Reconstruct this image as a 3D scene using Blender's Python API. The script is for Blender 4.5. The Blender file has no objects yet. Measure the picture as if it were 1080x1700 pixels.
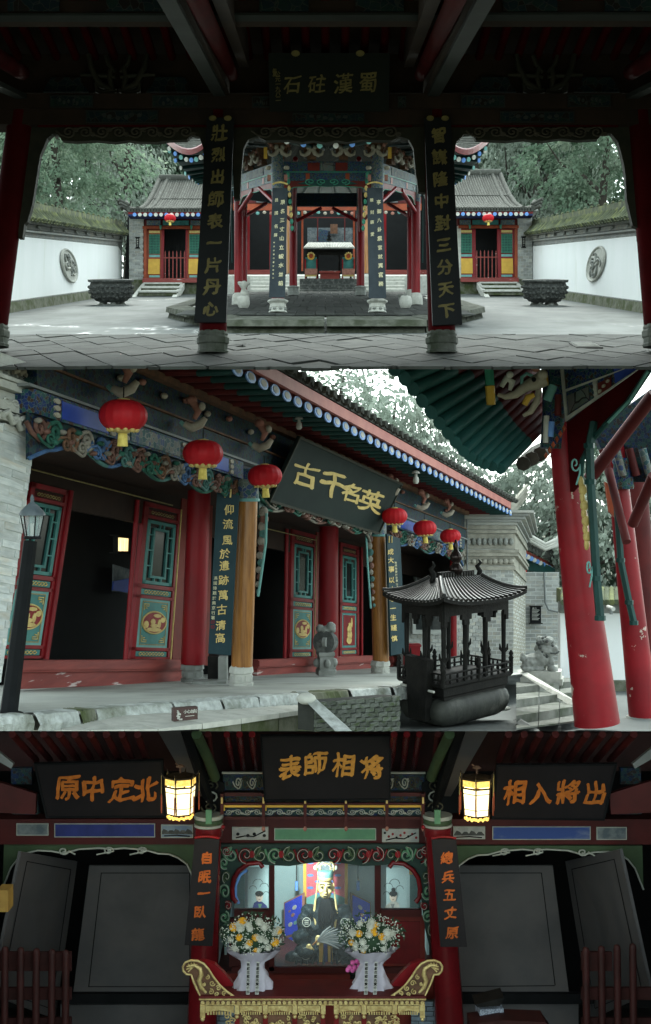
import bpy, bmesh, math, random
from mathutils import Vector as V, Matrix, noise
random.seed(7)
R = random.Random(11)
SC = bpy.context.scene
COL = SC.collection
# ------------------------------------------------------------------ camera
F, CZ = 2000.0, 12.0            # focal length in pixels of the 1080 x 1700 photograph, eye height
cd = bpy.data.cameras.new('camera'); cam = bpy.data.objects.new('camera', cd); COL.objects.link(cam)
cam.location = (0, 0, CZ); cam.rotation_euler = (math.pi/2, 0, 0)
cd.sensor_fit = 'VERTICAL'; cd.sensor_height = 36; cd.lens = 36*F/1700; cd.clip_end = 3000; cd.clip_start = .2
SC.camera = cam
# ------------------------------------------------------------------ sky, sun, exposure
W = bpy.data.worlds.new('World'); SC.world = W; W.use_nodes = True
nt = W.node_tree; bg = nt.nodes['Background']
sky = nt.nodes.new('ShaderNodeTexSky'); sky.sky_type = 'NISHITA'; sky.sun_disc = False
SUN_EL, SUN_AZ = math.radians(52), math.radians(2)      # sun behind the court
sky.sun_elevation = SUN_EL; sky.sun_rotation = SUN_AZ
sky.air_density = 1.0; sky.dust_density = 2.0; sky.ozone_density = 1.0
hs = nt.nodes.new('ShaderNodeHueSaturation'); hs.inputs['Saturation'].default_value = .22
tint = nt.nodes.new('ShaderNodeMix'); tint.data_type = 'RGBA'; tint.blend_type = 'MULTIPLY'; tint.inputs[0].default_value = 1
tint.inputs[7].default_value = (.88, 1.0, .95, 1)      # the greenish cast of an overcast day under trees
nt.links.new(sky.outputs[0], hs.inputs['Color']); nt.links.new(hs.outputs[0], tint.inputs[6])
nt.links.new(tint.outputs[2], bg.inputs[0]); bg.inputs[1].default_value = .15
sl = bpy.data.lights.new('sun', 'SUN'); sl.energy = .5; sl.angle = math.radians(20); sl.color = (1, .97, .92)
so = bpy.data.objects.new('sun', sl); COL.objects.link(so)
so.rotation_euler = (math.pi/2 - SUN_EL, 0, math.pi - SUN_AZ)
SC.view_settings.view_transform = 'Standard'; SC.view_settings.look = 'None'
SC.view_settings.exposure = 2.45; SC.view_settings.gamma = 1; SC.view_settings.use_curve_mapping = False
SC.render.engine = 'CYCLES'
SC.cycles.use_denoising = True; SC.cycles.max_bounces = 7; SC.cycles.transparent_max_bounces = 12
SC.cycles.sample_clamp_indirect = 6

# ------------------------------------------------------------------ helpers
def P(px, py, d): return V(((px-540)/F*d, d, CZ+(850-py)/F*d))
ORG, WM = {}, {}
def S4(c): return (c[0], c[1], c[2], 1)
def mat(name, a, b=None, sc=3, rough=.7, bump=0, bsc=None, metal=0, rv=0, st=(1,1,1), dirt=None, dsc=.7, dlo=.5, dhi=.62, spec=.22, trans=0, emis=0, lo=.38, hi=.62, coat=0, wet=None):
    m = bpy.data.materials.new(name); m.use_nodes = True; t = m.node_tree; N = t.nodes; L = t.links
    p = N['Principled BSDF']; p.inputs['Roughness'].default_value = rough; p.inputs['Metallic'].default_value = metal
    p.inputs['Specular IOR Level'].default_value = spec; p.inputs['Coat Weight'].default_value = coat
    tc = N.new('ShaderNodeTexCoord'); oi = N.new('ShaderNodeObjectInfo')
    ml = N.new('ShaderNodeVectorMath'); ml.operation = 'MULTIPLY_ADD'
    cb = N.new('ShaderNodeCombineXYZ')
    for k in range(3): L.new(oi.outputs['Random'], cb.inputs[k])
    ml.inputs[1].default_value = (37, 53, 71); L.new(cb.outputs[0], ml.inputs[0]); L.new(tc.outputs['Object'], ml.inputs[2])
    mp = N.new('ShaderNodeMapping'); mp.inputs['Scale'].default_value = st; L.new(ml.outputs[0], mp.inputs[0])
    def noi(s, det=6):
        n = N.new('ShaderNodeTexNoise'); n.inputs['Scale'].default_value = s; n.inputs['Detail'].default_value = det
        n.inputs['Roughness'].default_value = .62; L.new(mp.outputs[0], n.inputs['Vector']); return n
    def mix(f, x, y, mode='MIX'):
        k = N.new('ShaderNodeMix'); k.data_type = 'RGBA'; k.blend_type = mode
        for s, v in ((0, f), (6, x), (7, y)):
            if hasattr(v, 'is_linked'): L.new(v, k.inputs[s])
            elif isinstance(v, (int, float)): k.inputs[s].default_value = v
            else: k.inputs[s].default_value = S4(v)
        return k.outputs[2]
    def ramp(src, l, h):
        r = N.new('ShaderNodeMapRange'); r.inputs[1].default_value = l; r.inputs[2].default_value = h; L.new(src, r.inputs[0]); return r.outputs[0]
    n1 = noi(sc); col = mix(ramp(n1.outputs[0], lo, hi), a, b if b else tuple(x*.8 for x in a))
    if dirt is not None: n2 = noi(dsc, 8); col = mix(ramp(n2.outputs[0], dlo, dhi), col, dirt)
    if rv:
        r2 = N.new('ShaderNodeMapRange'); r2.inputs[3].default_value = 1-rv; r2.inputs[4].default_value = 1+rv; L.new(oi.outputs['Random'], r2.inputs[0])
        h = N.new('ShaderNodeHueSaturation'); L.new(col, h.inputs['Color']); L.new(r2.outputs[0], h.inputs['Value']); col = h.outputs[0]
    L.new(col, p.inputs['Base Color'])
    if bump:
        n3 = noi(bsc or sc*4, 8); bp = N.new('ShaderNodeBump'); bp.inputs['Strength'].default_value = bump; bp.inputs['Distance'].default_value = .02
        L.new(n3.outputs[0], bp.inputs['Height']); L.new(bp.outputs[0], p.inputs['Normal'])
    if wet:
        n5 = noi(wet, 4); rr = N.new('ShaderNodeMapRange'); rr.inputs[1].default_value = .63; rr.inputs[2].default_value = .7; rr.inputs[3].default_value = rough; rr.inputs[4].default_value = .16
        L.new(n5.outputs[0], rr.inputs[0]); L.new(rr.outputs[0], p.inputs['Roughness'])
    if emis:
        L.new(col, p.inputs['Emission Color']); p.inputs['Emission Strength'].default_value = emis
    if trans:
        o = N['Material Output']; tr = N.new('ShaderNodeBsdfTranslucent'); L.new(col, tr.inputs[0])
        ms = N.new('ShaderNodeMixShader'); ms.inputs[0].default_value = trans; L.new(p.outputs[0], ms.inputs[1]); L.new(tr.outputs[0], ms.inputs[2]); L.new(ms.outputs[0], o.inputs[0])
    m['c'] = 1
    return m
def matcai(name, cols, sc=6, rough=.6, line=(.5,.42,.2), lw=.06, rnd=1.0):
    """painted ornament: cells of several paints with pale outlines"""
    m = bpy.data.materials.new(name); m.use_nodes = True; t = m.node_tree; N = t.nodes; L = t.links
    p = N['Principled BSDF']; p.inputs['Roughness'].default_value = rough; p.inputs['Specular IOR Level'].default_value = .15
    tc = N.new('ShaderNodeTexCoord'); vz = N.new('ShaderNodeTexNoise'); vz.inputs['Scale'].default_value = sc*.8; L.new(tc.outputs['Object'], vz.inputs['Vector'])
    ad = N.new('ShaderNodeVectorMath'); ad.operation = 'MULTIPLY_ADD'; ad.inputs[1].default_value = (.25/sc*2,)*3
    L.new(vz.outputs['Color'], ad.inputs[0]); L.new(tc.outputs['Object'], ad.inputs[2])
    a = N.new('ShaderNodeTexVoronoi'); a.feature = 'F1'; b = N.new('ShaderNodeTexVoronoi'); b.feature = 'DISTANCE_TO_EDGE'
    for k in (a, b): k.inputs['Scale'].default_value = sc; k.inputs['Randomness'].default_value = rnd; L.new(ad.outputs[0], k.inputs['Vector'])
    sp = N.new('ShaderNodeSeparateColor'); L.new(a.outputs['Color'], sp.inputs[0])
    cr = N.new('ShaderNodeValToRGB'); cr.color_ramp.interpolation = 'CONSTANT'; e = cr.color_ramp.elements
    for i, c in enumerate(cols):
        if i < 2: el = e[i]; el.position = i/len(cols)
        else: el = e.new(i/len(cols))
        el.color = S4(c)
    L.new(sp.outputs[0], cr.inputs[0])
    lt = N.new('ShaderNodeMath'); lt.operation = 'LESS_THAN'; lt.inputs[1].default_value = lw; L.new(b.outputs['Distance'], lt.inputs[0])
    k = N.new('ShaderNodeMix'); k.data_type = 'RGBA'; L.new(lt.outputs[0], k.inputs[0]); L.new(cr.outputs[0], k.inputs[6]); k.inputs[7].default_value = S4(line)
    n4 = N.new('ShaderNodeTexNoise'); n4.inputs['Scale'].default_value = sc*3; L.new(tc.outputs['Object'], n4.inputs['Vector'])
    k2 = N.new('ShaderNodeMix'); k2.data_type = 'RGBA'; k2.blend_type = 'MULTIPLY'; k2.inputs[0].default_value = .5
    L.new(k.outputs[2], k2.inputs[6]); L.new(n4.outputs['Color'], k2.inputs[7]); L.new(k2.outputs[2], p.inputs['Base Color'])
    return m

class MB:
    def __init__(s): s.v, s.f, s.s = [], [], []
    def add(s, vs, fs, sm=False):
        o = len(s.v); s.v += [V(x) for x in vs]; s.f += [tuple(i+o for i in q) for q in fs]; s.s += [sm]*len(fs); return s
    def hexa(s, p):
        return s.add(p, [(0,1,2,3), (7,6,5,4), (0,4,5,1), (1,5,6,2), (2,6,7,3), (3,7,4,0)])
    def box(s, c, z, rz=0):
        x, y, h = z[0]/2, z[1]/2, z[2]/2; c = V(c); m = Matrix.Rotation(rz, 3, 'Z')
        return s.hexa([c+m@V(q) for q in ((-x,-y,-h),(x,-y,-h),(x,y,-h),(-x,y,-h),(-x,-y,h),(x,-y,h),(x,y,h),(-x,y,h))])
    def slab(s, poly, vec):
        n = len(poly); vec = V(vec); a = [V(q) for q in poly]
        fs = [tuple(range(n)), tuple(range(2*n-1, n-1, -1))] + [(i, (i+1) % n, n+(i+1) % n, n+i) for i in range(n)]
        return s.add(a+[q+vec for q in a], fs)
    def sheet(s, *polys):
        for q in polys: s.add(q, [tuple(range(len(q)))])
        return s
    def tube(s, pts, r, n=8, cap=True, sm=True):
        pts = [V(q) for q in pts]; k = len(pts); rs = r if isinstance(r, (list, tuple)) else [r]*k
        vs, fs = [], []; prev = None
        for i, q in enumerate(pts):
            t = (pts[min(i+1, k-1)]-pts[max(i-1, 0)])
            if t.length < 1e-9: t = V((0,0,1))
            t.normalize()
            if prev is None:
                a = t.cross(V((0,0,1)) if abs(t.z) < .9 else V((1,0,0))); a.normalize()
            else:
                a = prev - t*prev.dot(t)
                if a.length < 1e-6: a = t.orthogonal()
                a.normalize()
            prev = a; b = t.cross(a)
            for j in range(n):
                g = 2*math.pi*j/n; vs.append(q+(a*math.cos(g)+b*math.sin(g))*rs[i])
        for i in range(k-1):
            for j in range(n): fs.append((i*n+j, i*n+(j+1) % n, (i+1)*n+(j+1) % n, (i+1)*n+j))
        s.add(vs, fs, sm)
        if cap: s.add(vs[:n], [tuple(range(n-1, -1, -1))]); s.add(vs[-n:], [tuple(range(n))])
        return s
    def lathe(s, c, prof, n=16, sx=1, sy=1, sm=True, ph=0):
        c = V(c); vs, fs = [], []
        for r, z in prof:
            for j in range(n): g = 2*math.pi*j/n+ph; vs.append(c+V((r*math.cos(g)*sx, r*math.sin(g)*sy, z)))
        for i in range(len(prof)-1):
            for j in range(n): fs.append((i*n+j, i*n+(j+1) % n, (i+1)*n+(j+1) % n, (i+1)*n+j))
        s.add(vs, fs, sm); s.add(vs[:n], [tuple(range(n-1, -1, -1))]); s.add(vs[-n:], [tuple(range(n))]); return s
    def ball(s, c, r, n=12, m=8, sm=True):
        r = r if isinstance(r, (tuple, list)) else (r, r, r)
        pr = [(max(math.sin(math.pi*i/m), .01), -math.cos(math.pi*i/m)) for i in range(m+1)]
        o = len(s.v); s.lathe((0,0,0), pr, n, sm=sm)
        for i in range(o, len(s.v)): q = s.v[i]; s.v[i] = V(c)+V((q.x*r[0], q.y*r[1], q.z*r[2]))
        return s
    def mesh(s, name, m, o=V((0,0,0))):
        me = bpy.data.meshes.new(name); me.from_pydata([q-o for q in s.v], [], s.f); me.materials.append(m)
        me.polygons.foreach_set('use_smooth', s.s); me.update(); return me
    def build(s, name, m, par=None, label=None, kind=None):
        o0 = ORG.get(par.name, V((0,0,0))) if par else V((0,0,0))
        ob = bpy.data.objects.new(name, s.mesh(name, m, o0)); COL.objects.link(ob)
        if par: ob.parent = par; ORG[ob.name] = o0
        if label: ob['label'] = label
        if kind: ob['kind'] = kind
        return ob
    def solo(s, name, m, label, cat, group=None, loc=None):
        """a thing that is one mesh, with its origin at its base"""
        if loc is None: loc = V((sum(q.x for q in s.v)/len(s.v), sum(q.y for q in s.v)/len(s.v), min(q.z for q in s.v)))
        ob = bpy.data.objects.new(name, s.mesh(name, m, V(loc))); COL.objects.link(ob); ob.location = loc; tag(ob, label, cat, group); return ob
def tag(o, label, cat, group=None):
    o['label'] = label; o['category'] = cat
    if group: o['group'] = group
def thing(name, label, cat, loc=(0,0,0), group=None):
    o = bpy.data.objects.new(name, None); o.empty_display_size = .2; COL.objects.link(o); o.location = loc; ORG[o.name] = V(loc); tag(o, label, cat, group); return o
def copy_tree(o, par=None):
    c = o.copy(); COL.objects.link(c); ORG[c.name] = ORG.get(o.name, V((0,0,0)))
    if par: c.parent = par
    for ch in list(o.children): copy_tree(ch, c)
    return c
def inst(name, me, par, M):
    """one more piece sharing a mesh, placed under its thing by a world matrix"""
    ob = bpy.data.objects.new(name, me); COL.objects.link(ob)
    WM[ob.name] = M.copy()
    if par:
        ob.parent = par; M = (WM[par.name] if par.name in WM else Matrix.Translation(ORG.get(par.name, V((0,0,0))))).inverted() @ M
    ob.matrix_local = M; return ob
def basis(o, x, y, z):
    return Matrix(((x.x,y.x,z.x,o.x),(x.y,y.y,z.y,o.y),(x.z,y.z,z.z,o.z),(0,0,0,1)))

GL = {}
def glyph(ch, fat=.02):
    if (ch, fat) in GL: return GL[ch, fat]
    cu = bpy.data.curves.new('lettering', 'FONT'); cu.body = ch; cu.size = 1; cu.resolution_u = 3; cu.align_x = 'CENTER'
    ob = bpy.data.objects.new('lettering', cu); me = bpy.data.meshes.new_from_object(ob)
    bm = bmesh.new(); bm.from_mesh(me)
    for _ in range(2):
        lg = [e for e in bm.edges if e.calc_length() > .13]
        if lg: bmesh.ops.subdivide_edges(bm, edges=lg, cuts=1)
    bmesh.ops.triangulate(bm, faces=bm.faces); bm.to_mesh(me); bm.free()
    vs = [q.co.copy() for q in me.vertices]; fs = [tuple(p.vertices) for p in me.polygons]
    bpy.data.objects.remove(ob); bpy.data.curves.remove(cu); bpy.data.meshes.remove(me)
    if vs:
        x0, x1 = min(q.x for q in vs), max(q.x for q in vs); y0, y1 = min(q.y for q in vs), max(q.y for q in vs)
        cx, cy = (x0+x1)/2, (y0+y1)/2
        vs = [(q.x-cx, q.y-cy) for q in vs]
    GL[ch, fat] = (vs, fs); return GL[ch, fat]
class Quad:
    """a four-cornered board in space: TL, TR, BR, BL; n points out of its face"""
    def __init__(s, tl, tr, br, bl):
        s.c = [V(tl), V(tr), V(br), V(bl)]; s.n = (s.c[1]-s.c[0]).cross(s.c[3]-s.c[0]).normalized()
        if s.n.dot(V((0,0,CZ))-s.c[0]) < 0: s.n = -s.n
        s.w = ((s.c[1]-s.c[0]).length+(s.c[2]-s.c[3]).length)/2; s.h = ((s.c[3]-s.c[0]).length+(s.c[2]-s.c[1]).length)/2
    def at(s, u, v, o=0):
        a, b, c, d = s.c; return (a*(1-u)+b*u)*(1-v)+(d*(1-u)+c*u)*v+s.n*o
    def rect(s, mb, u0, v0, u1, v1, o0=0, o1=.03):
        k = [(u0,v0),(u1,v0),(u1,v1),(u0,v1)]
        return mb.hexa([s.at(u,v,o0) for u, v in k]+[s.at(u,v,o1) for u, v in k])
    def poly(s, mb, uv, o0=0, o1=.03):
        n = len(uv); a = [s.at(u,v,o0) for u, v in uv]; b = [s.at(u,v,o1) for u, v in uv]
        return mb.add(a+b, [tuple(range(n)), tuple(range(2*n-1, n-1, -1))]+[(i,(i+1) % n,n+(i+1) % n,n+i) for i in range(n)])
    def disc(s, mb, u, v, ru, rv, o0=0, o1=.03, n=20):
        return s.poly(mb, [(u+ru*math.cos(2*math.pi*i/n), v+rv*math.sin(2*math.pi*i/n)) for i in range(n)], o0, o1)
    def ring(s, mb, u, v, ru, rv, r, o=.02, n=28, k=5):
        return mb.tube([s.at(u+ru*math.cos(2*math.pi*i/n), v+rv*math.sin(2*math.pi*i/n), o) for i in range(n+1)], r, k, False)
    def tube(s, mb, uv, r, o=.02, n=5): return mb.tube([s.at(u,v,o) for u, v in uv], r, n)
    def frame(s, mb, u0, v0, u1, v1, t, o0=0, o1=.03):
        tu, tv = t/s.w, t/s.h
        s.rect(mb,u0,v0,u1,v0+tv,o0,o1); s.rect(mb,u0,v1-tv,u1,v1,o0,o1); s.rect(mb,u0,v0+tv,u0+tu,v1-tv,o0,o1); s.rect(mb,u1-tu,v0+tv,u1,v1-tv,o0,o1); return mb
    def hit(s, px, py, o=0):
        d = V(((px-540)/F, 1, (850-py)/F)); e = V((0,0,CZ)); p0 = s.c[0]+s.n*o
        return e+d*((p0-e).dot(s.n)/d.dot(s.n))
    def _char(s, mb, ch, fat, rough, sh, fn, th, o):
        """one brushed character: the glyph and thin shifted layers that make the strokes bolder"""
        vs, fs = glyph(ch, 0); sd = R.random()*50; rot = R.uniform(-.05, .05); k = len(vs)
        sides = set(); 
        for f in fs:
            for i in range(len(f)): sides.add((f[i], f[(i+1) % len(f)]))
        side = [(a, b, b+k, a+k) for a, b in sides if (b, a) not in sides]
        offs = [(0,0)] if fat <= 0 else [(0,0),(fat,fat*.4),(-fat,-fat*.4),(fat*.3,fat),(-fat*.3,-fat)]
        for q, (ox, oy) in enumerate(offs):
            out = []
            for x, y in vs:
                n = V((x*2.0, y*2.0, sd)); nx, ny = noise.noise(n), noise.noise(n+V((0,0,9)))
                n2 = V((x*9, y*9, sd+3)); mx, my = noise.noise(n2), noise.noise(n2+V((0,0,5)))
                wd = 1+1.1*noise.noise(V((x*2.6, y*2.6, sd+20)))
                X = x+rough*1.5*nx+.35*rough*mx+ox*wd+sh*y; out.append((X, y+rough*1.5*ny+.35*rough*my+oy*wd+(rot+.09*min(1,rough*25))*x))
            t = o+th-q*.0006
            mb.add([fn(a, b, t) for a, b in out]+[fn(a, b, o-.003) for a, b in out], list(fs)+side)
        return mb
    def char(s, mb, ch, u, v, size, o=.03, th=.012, fat=.02, rough=.02, sh=0, ax=1):
        return s._char(mb, ch, fat, rough, sh, lambda x, y, t: s.at(u+x*ax*size/s.w, v-y*size/s.h, t), th, o)
    def charpx(s, ch, px, py, size, m, par, o=.01, th=.008, fat=.03, rough=.05, sh=0, sk=0, name='gilt_character', w=1):
        """a character by its place in the photograph, size in pixels, lying on this board"""
        mb = MB(); s._char(mb, ch, fat, rough, sh, lambda x, y, t: s.hit(px+x*size*w, py-y*size+sk*x*size, t), th, o); return mb.build(name, m, par)
    def text(s, txt, pos, size, m, par, o=.03, th=.012, fat=.025, rough=.03, sh=0, ax=1, name='gilt_character'):
        for ch, (u, v) in zip(txt, pos): s.char(MB(), ch, u, v, size, o, th, fat, rough, sh, ax) if 0 else s.char(_m := MB(), ch, u, v, size*R.uniform(.93,1.07), o, th, fat, rough, sh, ax); _m.build(name, m, par)
    def small(s, txt, u, v0, v1, size, m, par, o=.03, name='inscription', fat=.01, ax=1):
        mb = MB()
        for i, ch in enumerate(txt): s.char(mb, ch, u, v0+(v1-v0)*i/max(1, len(txt)-1), size, o, .006, fat, .02, 0, ax)
        return mb.build(name, m, par)
def spiral(u, v, ru, rv, turns=1.6, a0=0, d=1, n=22, tail=None):
    pts = []
    for i in range(n+1):
        t = i/n; g = a0+d*turns*2*math.pi*t; k = 1-.85*t; pts.append((u+ru*k*math.cos(g), v+rv*k*math.sin(g)))
    return (tail or [])+pts
def scrolls(Q, par, mats, n, v, ru, rv, r, u0=0, u1=1, o=.03, name='carved_scroll', vf=None):
    du = (u1-u0)/n
    for i in range(n):
        u = u0+du*(i+.5); vv = vf(u) if vf else v; d = 1 if i % 2 else -1; mb = MB()
        sp = spiral(u, vv, ru, rv, 1.5, -d*math.pi/2, d)
        Q.tube(mb, [(u-du*.75, vv+rv*d*.2), (u-du*.45, vv-rv*d*.55)]+sp, r, o)
        Q.disc(mb, u+du*.45, vv+rv*.4*d, du*.17, rv*.36, o-.02, o+r*.7, 8)
        mb.build(name, mats[i % len(mats)], par)
# ------------------------------------------------------------------ paints and stones
M = {}
M['black'] = mat('black_lacquer', (.006,.007,.0075), (.01,.011,.012), 2, .55, .05, spec=.06)
M['board'] = mat('couplet_board', (.012,.02,.026), (.022,.032,.04), 2.5, .5, .08)
M['shadewood'] = mat('shaded_beam_paint', (.024,.017,.014), (.036,.023,.017), 2, .85, .1, spec=.15)  # this and the next six: gallery shade put into darker paint colours
M['shadered'] = mat('shaded_red_lacquer', (.06,.004,.005), (.04,.0035,.004), 2, .85, .05, spec=.03)
M['shadegrey'] = mat('shaded_grey_soffit', (.032,.037,.036), (.024,.028,.027), 2, .8, .1, spec=.1)
M['shadeboard'] = mat('shaded_couplet_board', (.005,.0065,.008), (.008,.0105,.012), 2.5, .6, .06, spec=.2)
M['shadegold'] = mat('shaded_gilt', (.21,.172,.062), (.15,.122,.044), 9, .6)
M['shadecai'] = matcai('shaded_beam_painting', [(.014,.03,.04),(.018,.038,.042),(.013,.026,.034),(.02,.042,.038),(.024,.02,.018)], 12, .8, line=(.05,.06,.056), lw=.03)
M['shadeink'] = mat('shaded_flower_paint', (.05,.058,.055), (.035,.04,.04), 9, .8)
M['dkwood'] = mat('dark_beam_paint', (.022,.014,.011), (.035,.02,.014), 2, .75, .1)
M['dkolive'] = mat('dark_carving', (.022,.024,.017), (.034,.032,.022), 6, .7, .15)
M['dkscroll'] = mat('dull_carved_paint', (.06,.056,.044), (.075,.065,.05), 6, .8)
M['olive'] = mat('olive_carving', (.035,.038,.026), (.06,.055,.035), 6, .7, .15)
M['red'] = mat('red_lacquer', (.23,.008,.012), (.15,.007,.01), 1.5, .42, .06, st=(1.4,1.4,.4), spec=.2, dirt=(.16,.02,.02), dsc=1.2, dlo=.58, dhi=.72)
M['redworn'] = mat('worn_red_lacquer', (.25,.009,.015), (.17,.008,.012), 1.2, .42, .08, spec=.2, dirt=(.42,.33,.28), dsc=2.6, dlo=.655, dhi=.67)
M['redb'] = mat('red_board', (.17,.022,.014), (.11,.016,.012), 2, .55, .1)
M['redd'] = mat('dull_red_paint', (.10,.013,.012), (.065,.01,.01), 2, .65, .1)
M['orange'] = mat('orange_red_paint', (.30,.058,.02), (.21,.04,.015), 2, .5)
M['sill'] = mat('scuffed_red_sill', (.25,.05,.04), (.18,.035,.03), 3, .5, .15, dirt=(.5,.42,.4), dsc=2.4, dlo=.64, dhi=.67, st=(.35,.35,3))
M['gold'] = mat('gilt_lettering', (.62,.47,.17), (.5,.36,.12), 9, .45, .1)
M['golddull'] = mat('dull_gilt', (.3,.24,.1), (.22,.17,.07), 9, .5)
M['gilt'] = mat('gilded_carving', (.62,.5,.22), (.42,.3,.12), 14, .42, .3, metal=.45)
M['orangegilt'] = mat('orange_gilt_lettering', (.75,.25,.04), (.6,.16,.03), 12, .4, .2)
M['pale'] = mat('pale_lettering', (.72,.66,.42), (.6,.54,.33), 8, .5)
M['white'] = mat('whitewashed_wall', (.87,.88,.87), (.83,.85,.83), .6, .85, .05, dirt=(.68,.7,.62), dsc=.5, dlo=.6, dhi=.8, st=(1,1,.3))
M['warmst'] = mat('warm_carved_stone', (.36,.345,.29), (.26,.25,.21), 5, .85, .35, dirt=(.15,.15,.12), dsc=1.6, dlo=.5, dhi=.72)
M['stone'] = mat('grey_stone', (.27,.28,.26), (.19,.2,.18), 3, .85, .4, dirt=(.1,.11,.085), dsc=1.4, dlo=.55, dhi=.72)
M['palest'] = mat('pale_stone', (.5,.5,.45), (.4,.4,.36), 5, .8, .3, dirt=(.24,.24,.2), dsc=2, dlo=.56, dhi=.74)
M['dkstone'] = mat('dark_stone', (.075,.08,.075), (.045,.048,.045), 6, .75, .5, dirt=(.17,.175,.16), dsc=5, dlo=.5, dhi=.7)
M['edge'] = mat('rough_kerb_stone', (.52,.55,.53), (.36,.38,.36), 14, .9, .8, dirt=(.12,.13,.09), dsc=1.6, dlo=.5, dhi=.7, rv=.12)
M['moss'] = mat('mossy_stone', (.16,.165,.125), (.1,.105,.075), 4, .95, .6, dirt=(.06,.075,.03), dsc=1.5, dlo=.45, dhi=.62)
M['pave'] = mat('court_concrete', (.092,.101,.096), (.06,.067,.064), .5, .85, .12, 14, dirt=(.115,.126,.121), dsc=.28, dlo=.5, dhi=.66, wet=.33, spec=.25, st=(1,.45,1))
M['porch'] = mat('porch_paving', (.40,.41,.37), (.3,.31,.285), .8, .7, .2, 14, dirt=(.2,.21,.18), dsc=.6, dlo=.52, dhi=.7)
M['tile_pav'] = mat('grey_paving_tile', (.052,.055,.05), (.034,.036,.033), 2.2, .85, .3, 20, spec=.06, rv=.22, dirt=(.03,.03,.027), dsc=1.6, dlo=.55, dhi=.7)
M['joint'] = mat('dark_joint', (.05,.052,.045), None, 5, .95, .3)
M['roof'] = mat('grey_roof_tile', (.078,.08,.07), (.045,.047,.041), 2.2, .9, .5, 30, spec=.08, dirt=(.14,.145,.13), dsc=2.2, dlo=.56, dhi=.7, rv=.15)
M['roofmoss'] = mat('mossy_roof_tile', (.10,.115,.07), (.055,.065,.04), 2, .95, .6, 20, dirt=(.15,.165,.07), dsc=1.4, dlo=.5, dhi=.62, rv=.2)
M['brickp'] = mat('pale_grey_brick', (.60,.62,.60), (.46,.49,.48), 2, .9, .25, 20, rv=.16, dirt=(.52,.46,.36), dsc=.9, dlo=.5, dhi=.75)
M['brick'] = mat('grey_brick', (.34,.35,.33), (.27,.28,.265), 2, .9, .25, 20, rv=.22, dirt=(.42,.38,.3), dsc=.9, dlo=.5, dhi=.75)
M['brickd'] = mat('dark_damp_brick', (.12,.13,.115), (.07,.078,.065), 3, .9, .5, 14, rv=.3, dirt=(.05,.07,.03), dsc=1.2, dlo=.5, dhi=.66)
M['mortar'] = mat('lime_mortar', (.52,.54,.52), (.42,.44,.42), 6, .95, .2)
M['mortard'] = mat('dark_mortar', (.035,.037,.032), None, 6, .95, .2)
M['greyw'] = mat('grey_painted_soffit', (.2,.215,.21), (.15,.16,.155), 2, .6, .1)
M['greendk'] = mat('dark_green_paint', (.012,.055,.05), (.01,.04,.036), 2, .45, .05)
M['green'] = mat('green_paint', (.05,.26,.17), (.035,.19,.13), 3, .5)
M['teal'] = mat('teal_door_paint', (.06,.22,.2), (.045,.165,.155), 3, .5, .05)
M['tealp'] = mat('pale_teal_paint', (.16,.36,.33), (.12,.29,.27), 3, .55)
M['blue'] = mat('blue_paint', (.03,.07,.36), (.02,.05,.26), 3, .5)
M['bluep'] = mat('pale_blue_paint', (.14,.3,.62), (.1,.22,.52), 3, .5)
M['yellow'] = mat('yellow_ochre_panel', (.62,.38,.06), (.52,.31,.05), 2, .55)
M['cream'] = mat('cream_carving', (.42,.38,.31), (.3,.27,.21), 6, .7, .2)
M['pink'] = mat('pinkish_carving', (.36,.17,.13), (.25,.11,.08), 6, .7)
for k_, a_ in (('pinkm',(.17,.085,.065)),('greenm',(.03,.12,.085)),('creamm',(.24,.22,.18)),('bluem',(.06,.13,.27)),('tealm',(.07,.17,.155))): M[k_] = mat('muted_carving_'+k_, a_, tuple(v*.55 for v in a_), 7, .75, .2)
M['stair'] = mat('weathered_stair_stone', (.17,.175,.155), (.11,.115,.1), 3, .9, .5, dirt=(.05,.06,.04), dsc=1.8, dlo=.48, dhi=.66, rv=.15)
M['mossdk'] = mat('damp_kerb_stone', (.095,.098,.078), (.055,.058,.045), 4, .95, .6, dirt=(.035,.04,.025), dsc=1.5, dlo=.45, dhi=.62, rv=.2)
M['raf'] = mat('teal_green_rafter', (.02,.095,.09), (.015,.07,.066), 2, .5, .08)
M['brown'] = mat('brown_carving', (.16,.08,.045), (.09,.05,.03), 6, .7)
M['void'] = mat('room_shade_black', (.012,.013,.013), None, 2, .9)  # near-black colour stands in for the shade inside open rooms
M['iron'] = mat('cast_iron', (.008,.008,.0075), (.014,.0135,.012), 7, .6, .3, spec=.08)
M['ironr'] = mat('worn_iron_roof', (.008,.008,.007), (.018,.017,.015), 8, .36, .3, spec=.2)
M['wood'] = mat('varnished_wood', (.34,.15,.04), (.2,.08,.02), 3, .35, .1, st=(6,6,.5), coat=.3)
M['lantern'] = mat('red_lantern_silk', (.62,.02,.03), (.5,.015,.022), 3, .5, trans=.3)
M['tassel'] = mat('yellow_tassel', (.75,.6,.16), (.6,.46,.1), 20, .7)
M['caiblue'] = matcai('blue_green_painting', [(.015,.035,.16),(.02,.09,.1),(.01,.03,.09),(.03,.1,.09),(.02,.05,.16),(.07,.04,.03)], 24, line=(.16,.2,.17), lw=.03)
M['caidark'] = matcai('dim_beam_painting', [(.01,.03,.09),(.015,.05,.06),(.01,.02,.05),(.02,.06,.05),(.03,.02,.02),(.01,.035,.045)], 22, line=(.07,.085,.07), lw=.025)
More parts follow.
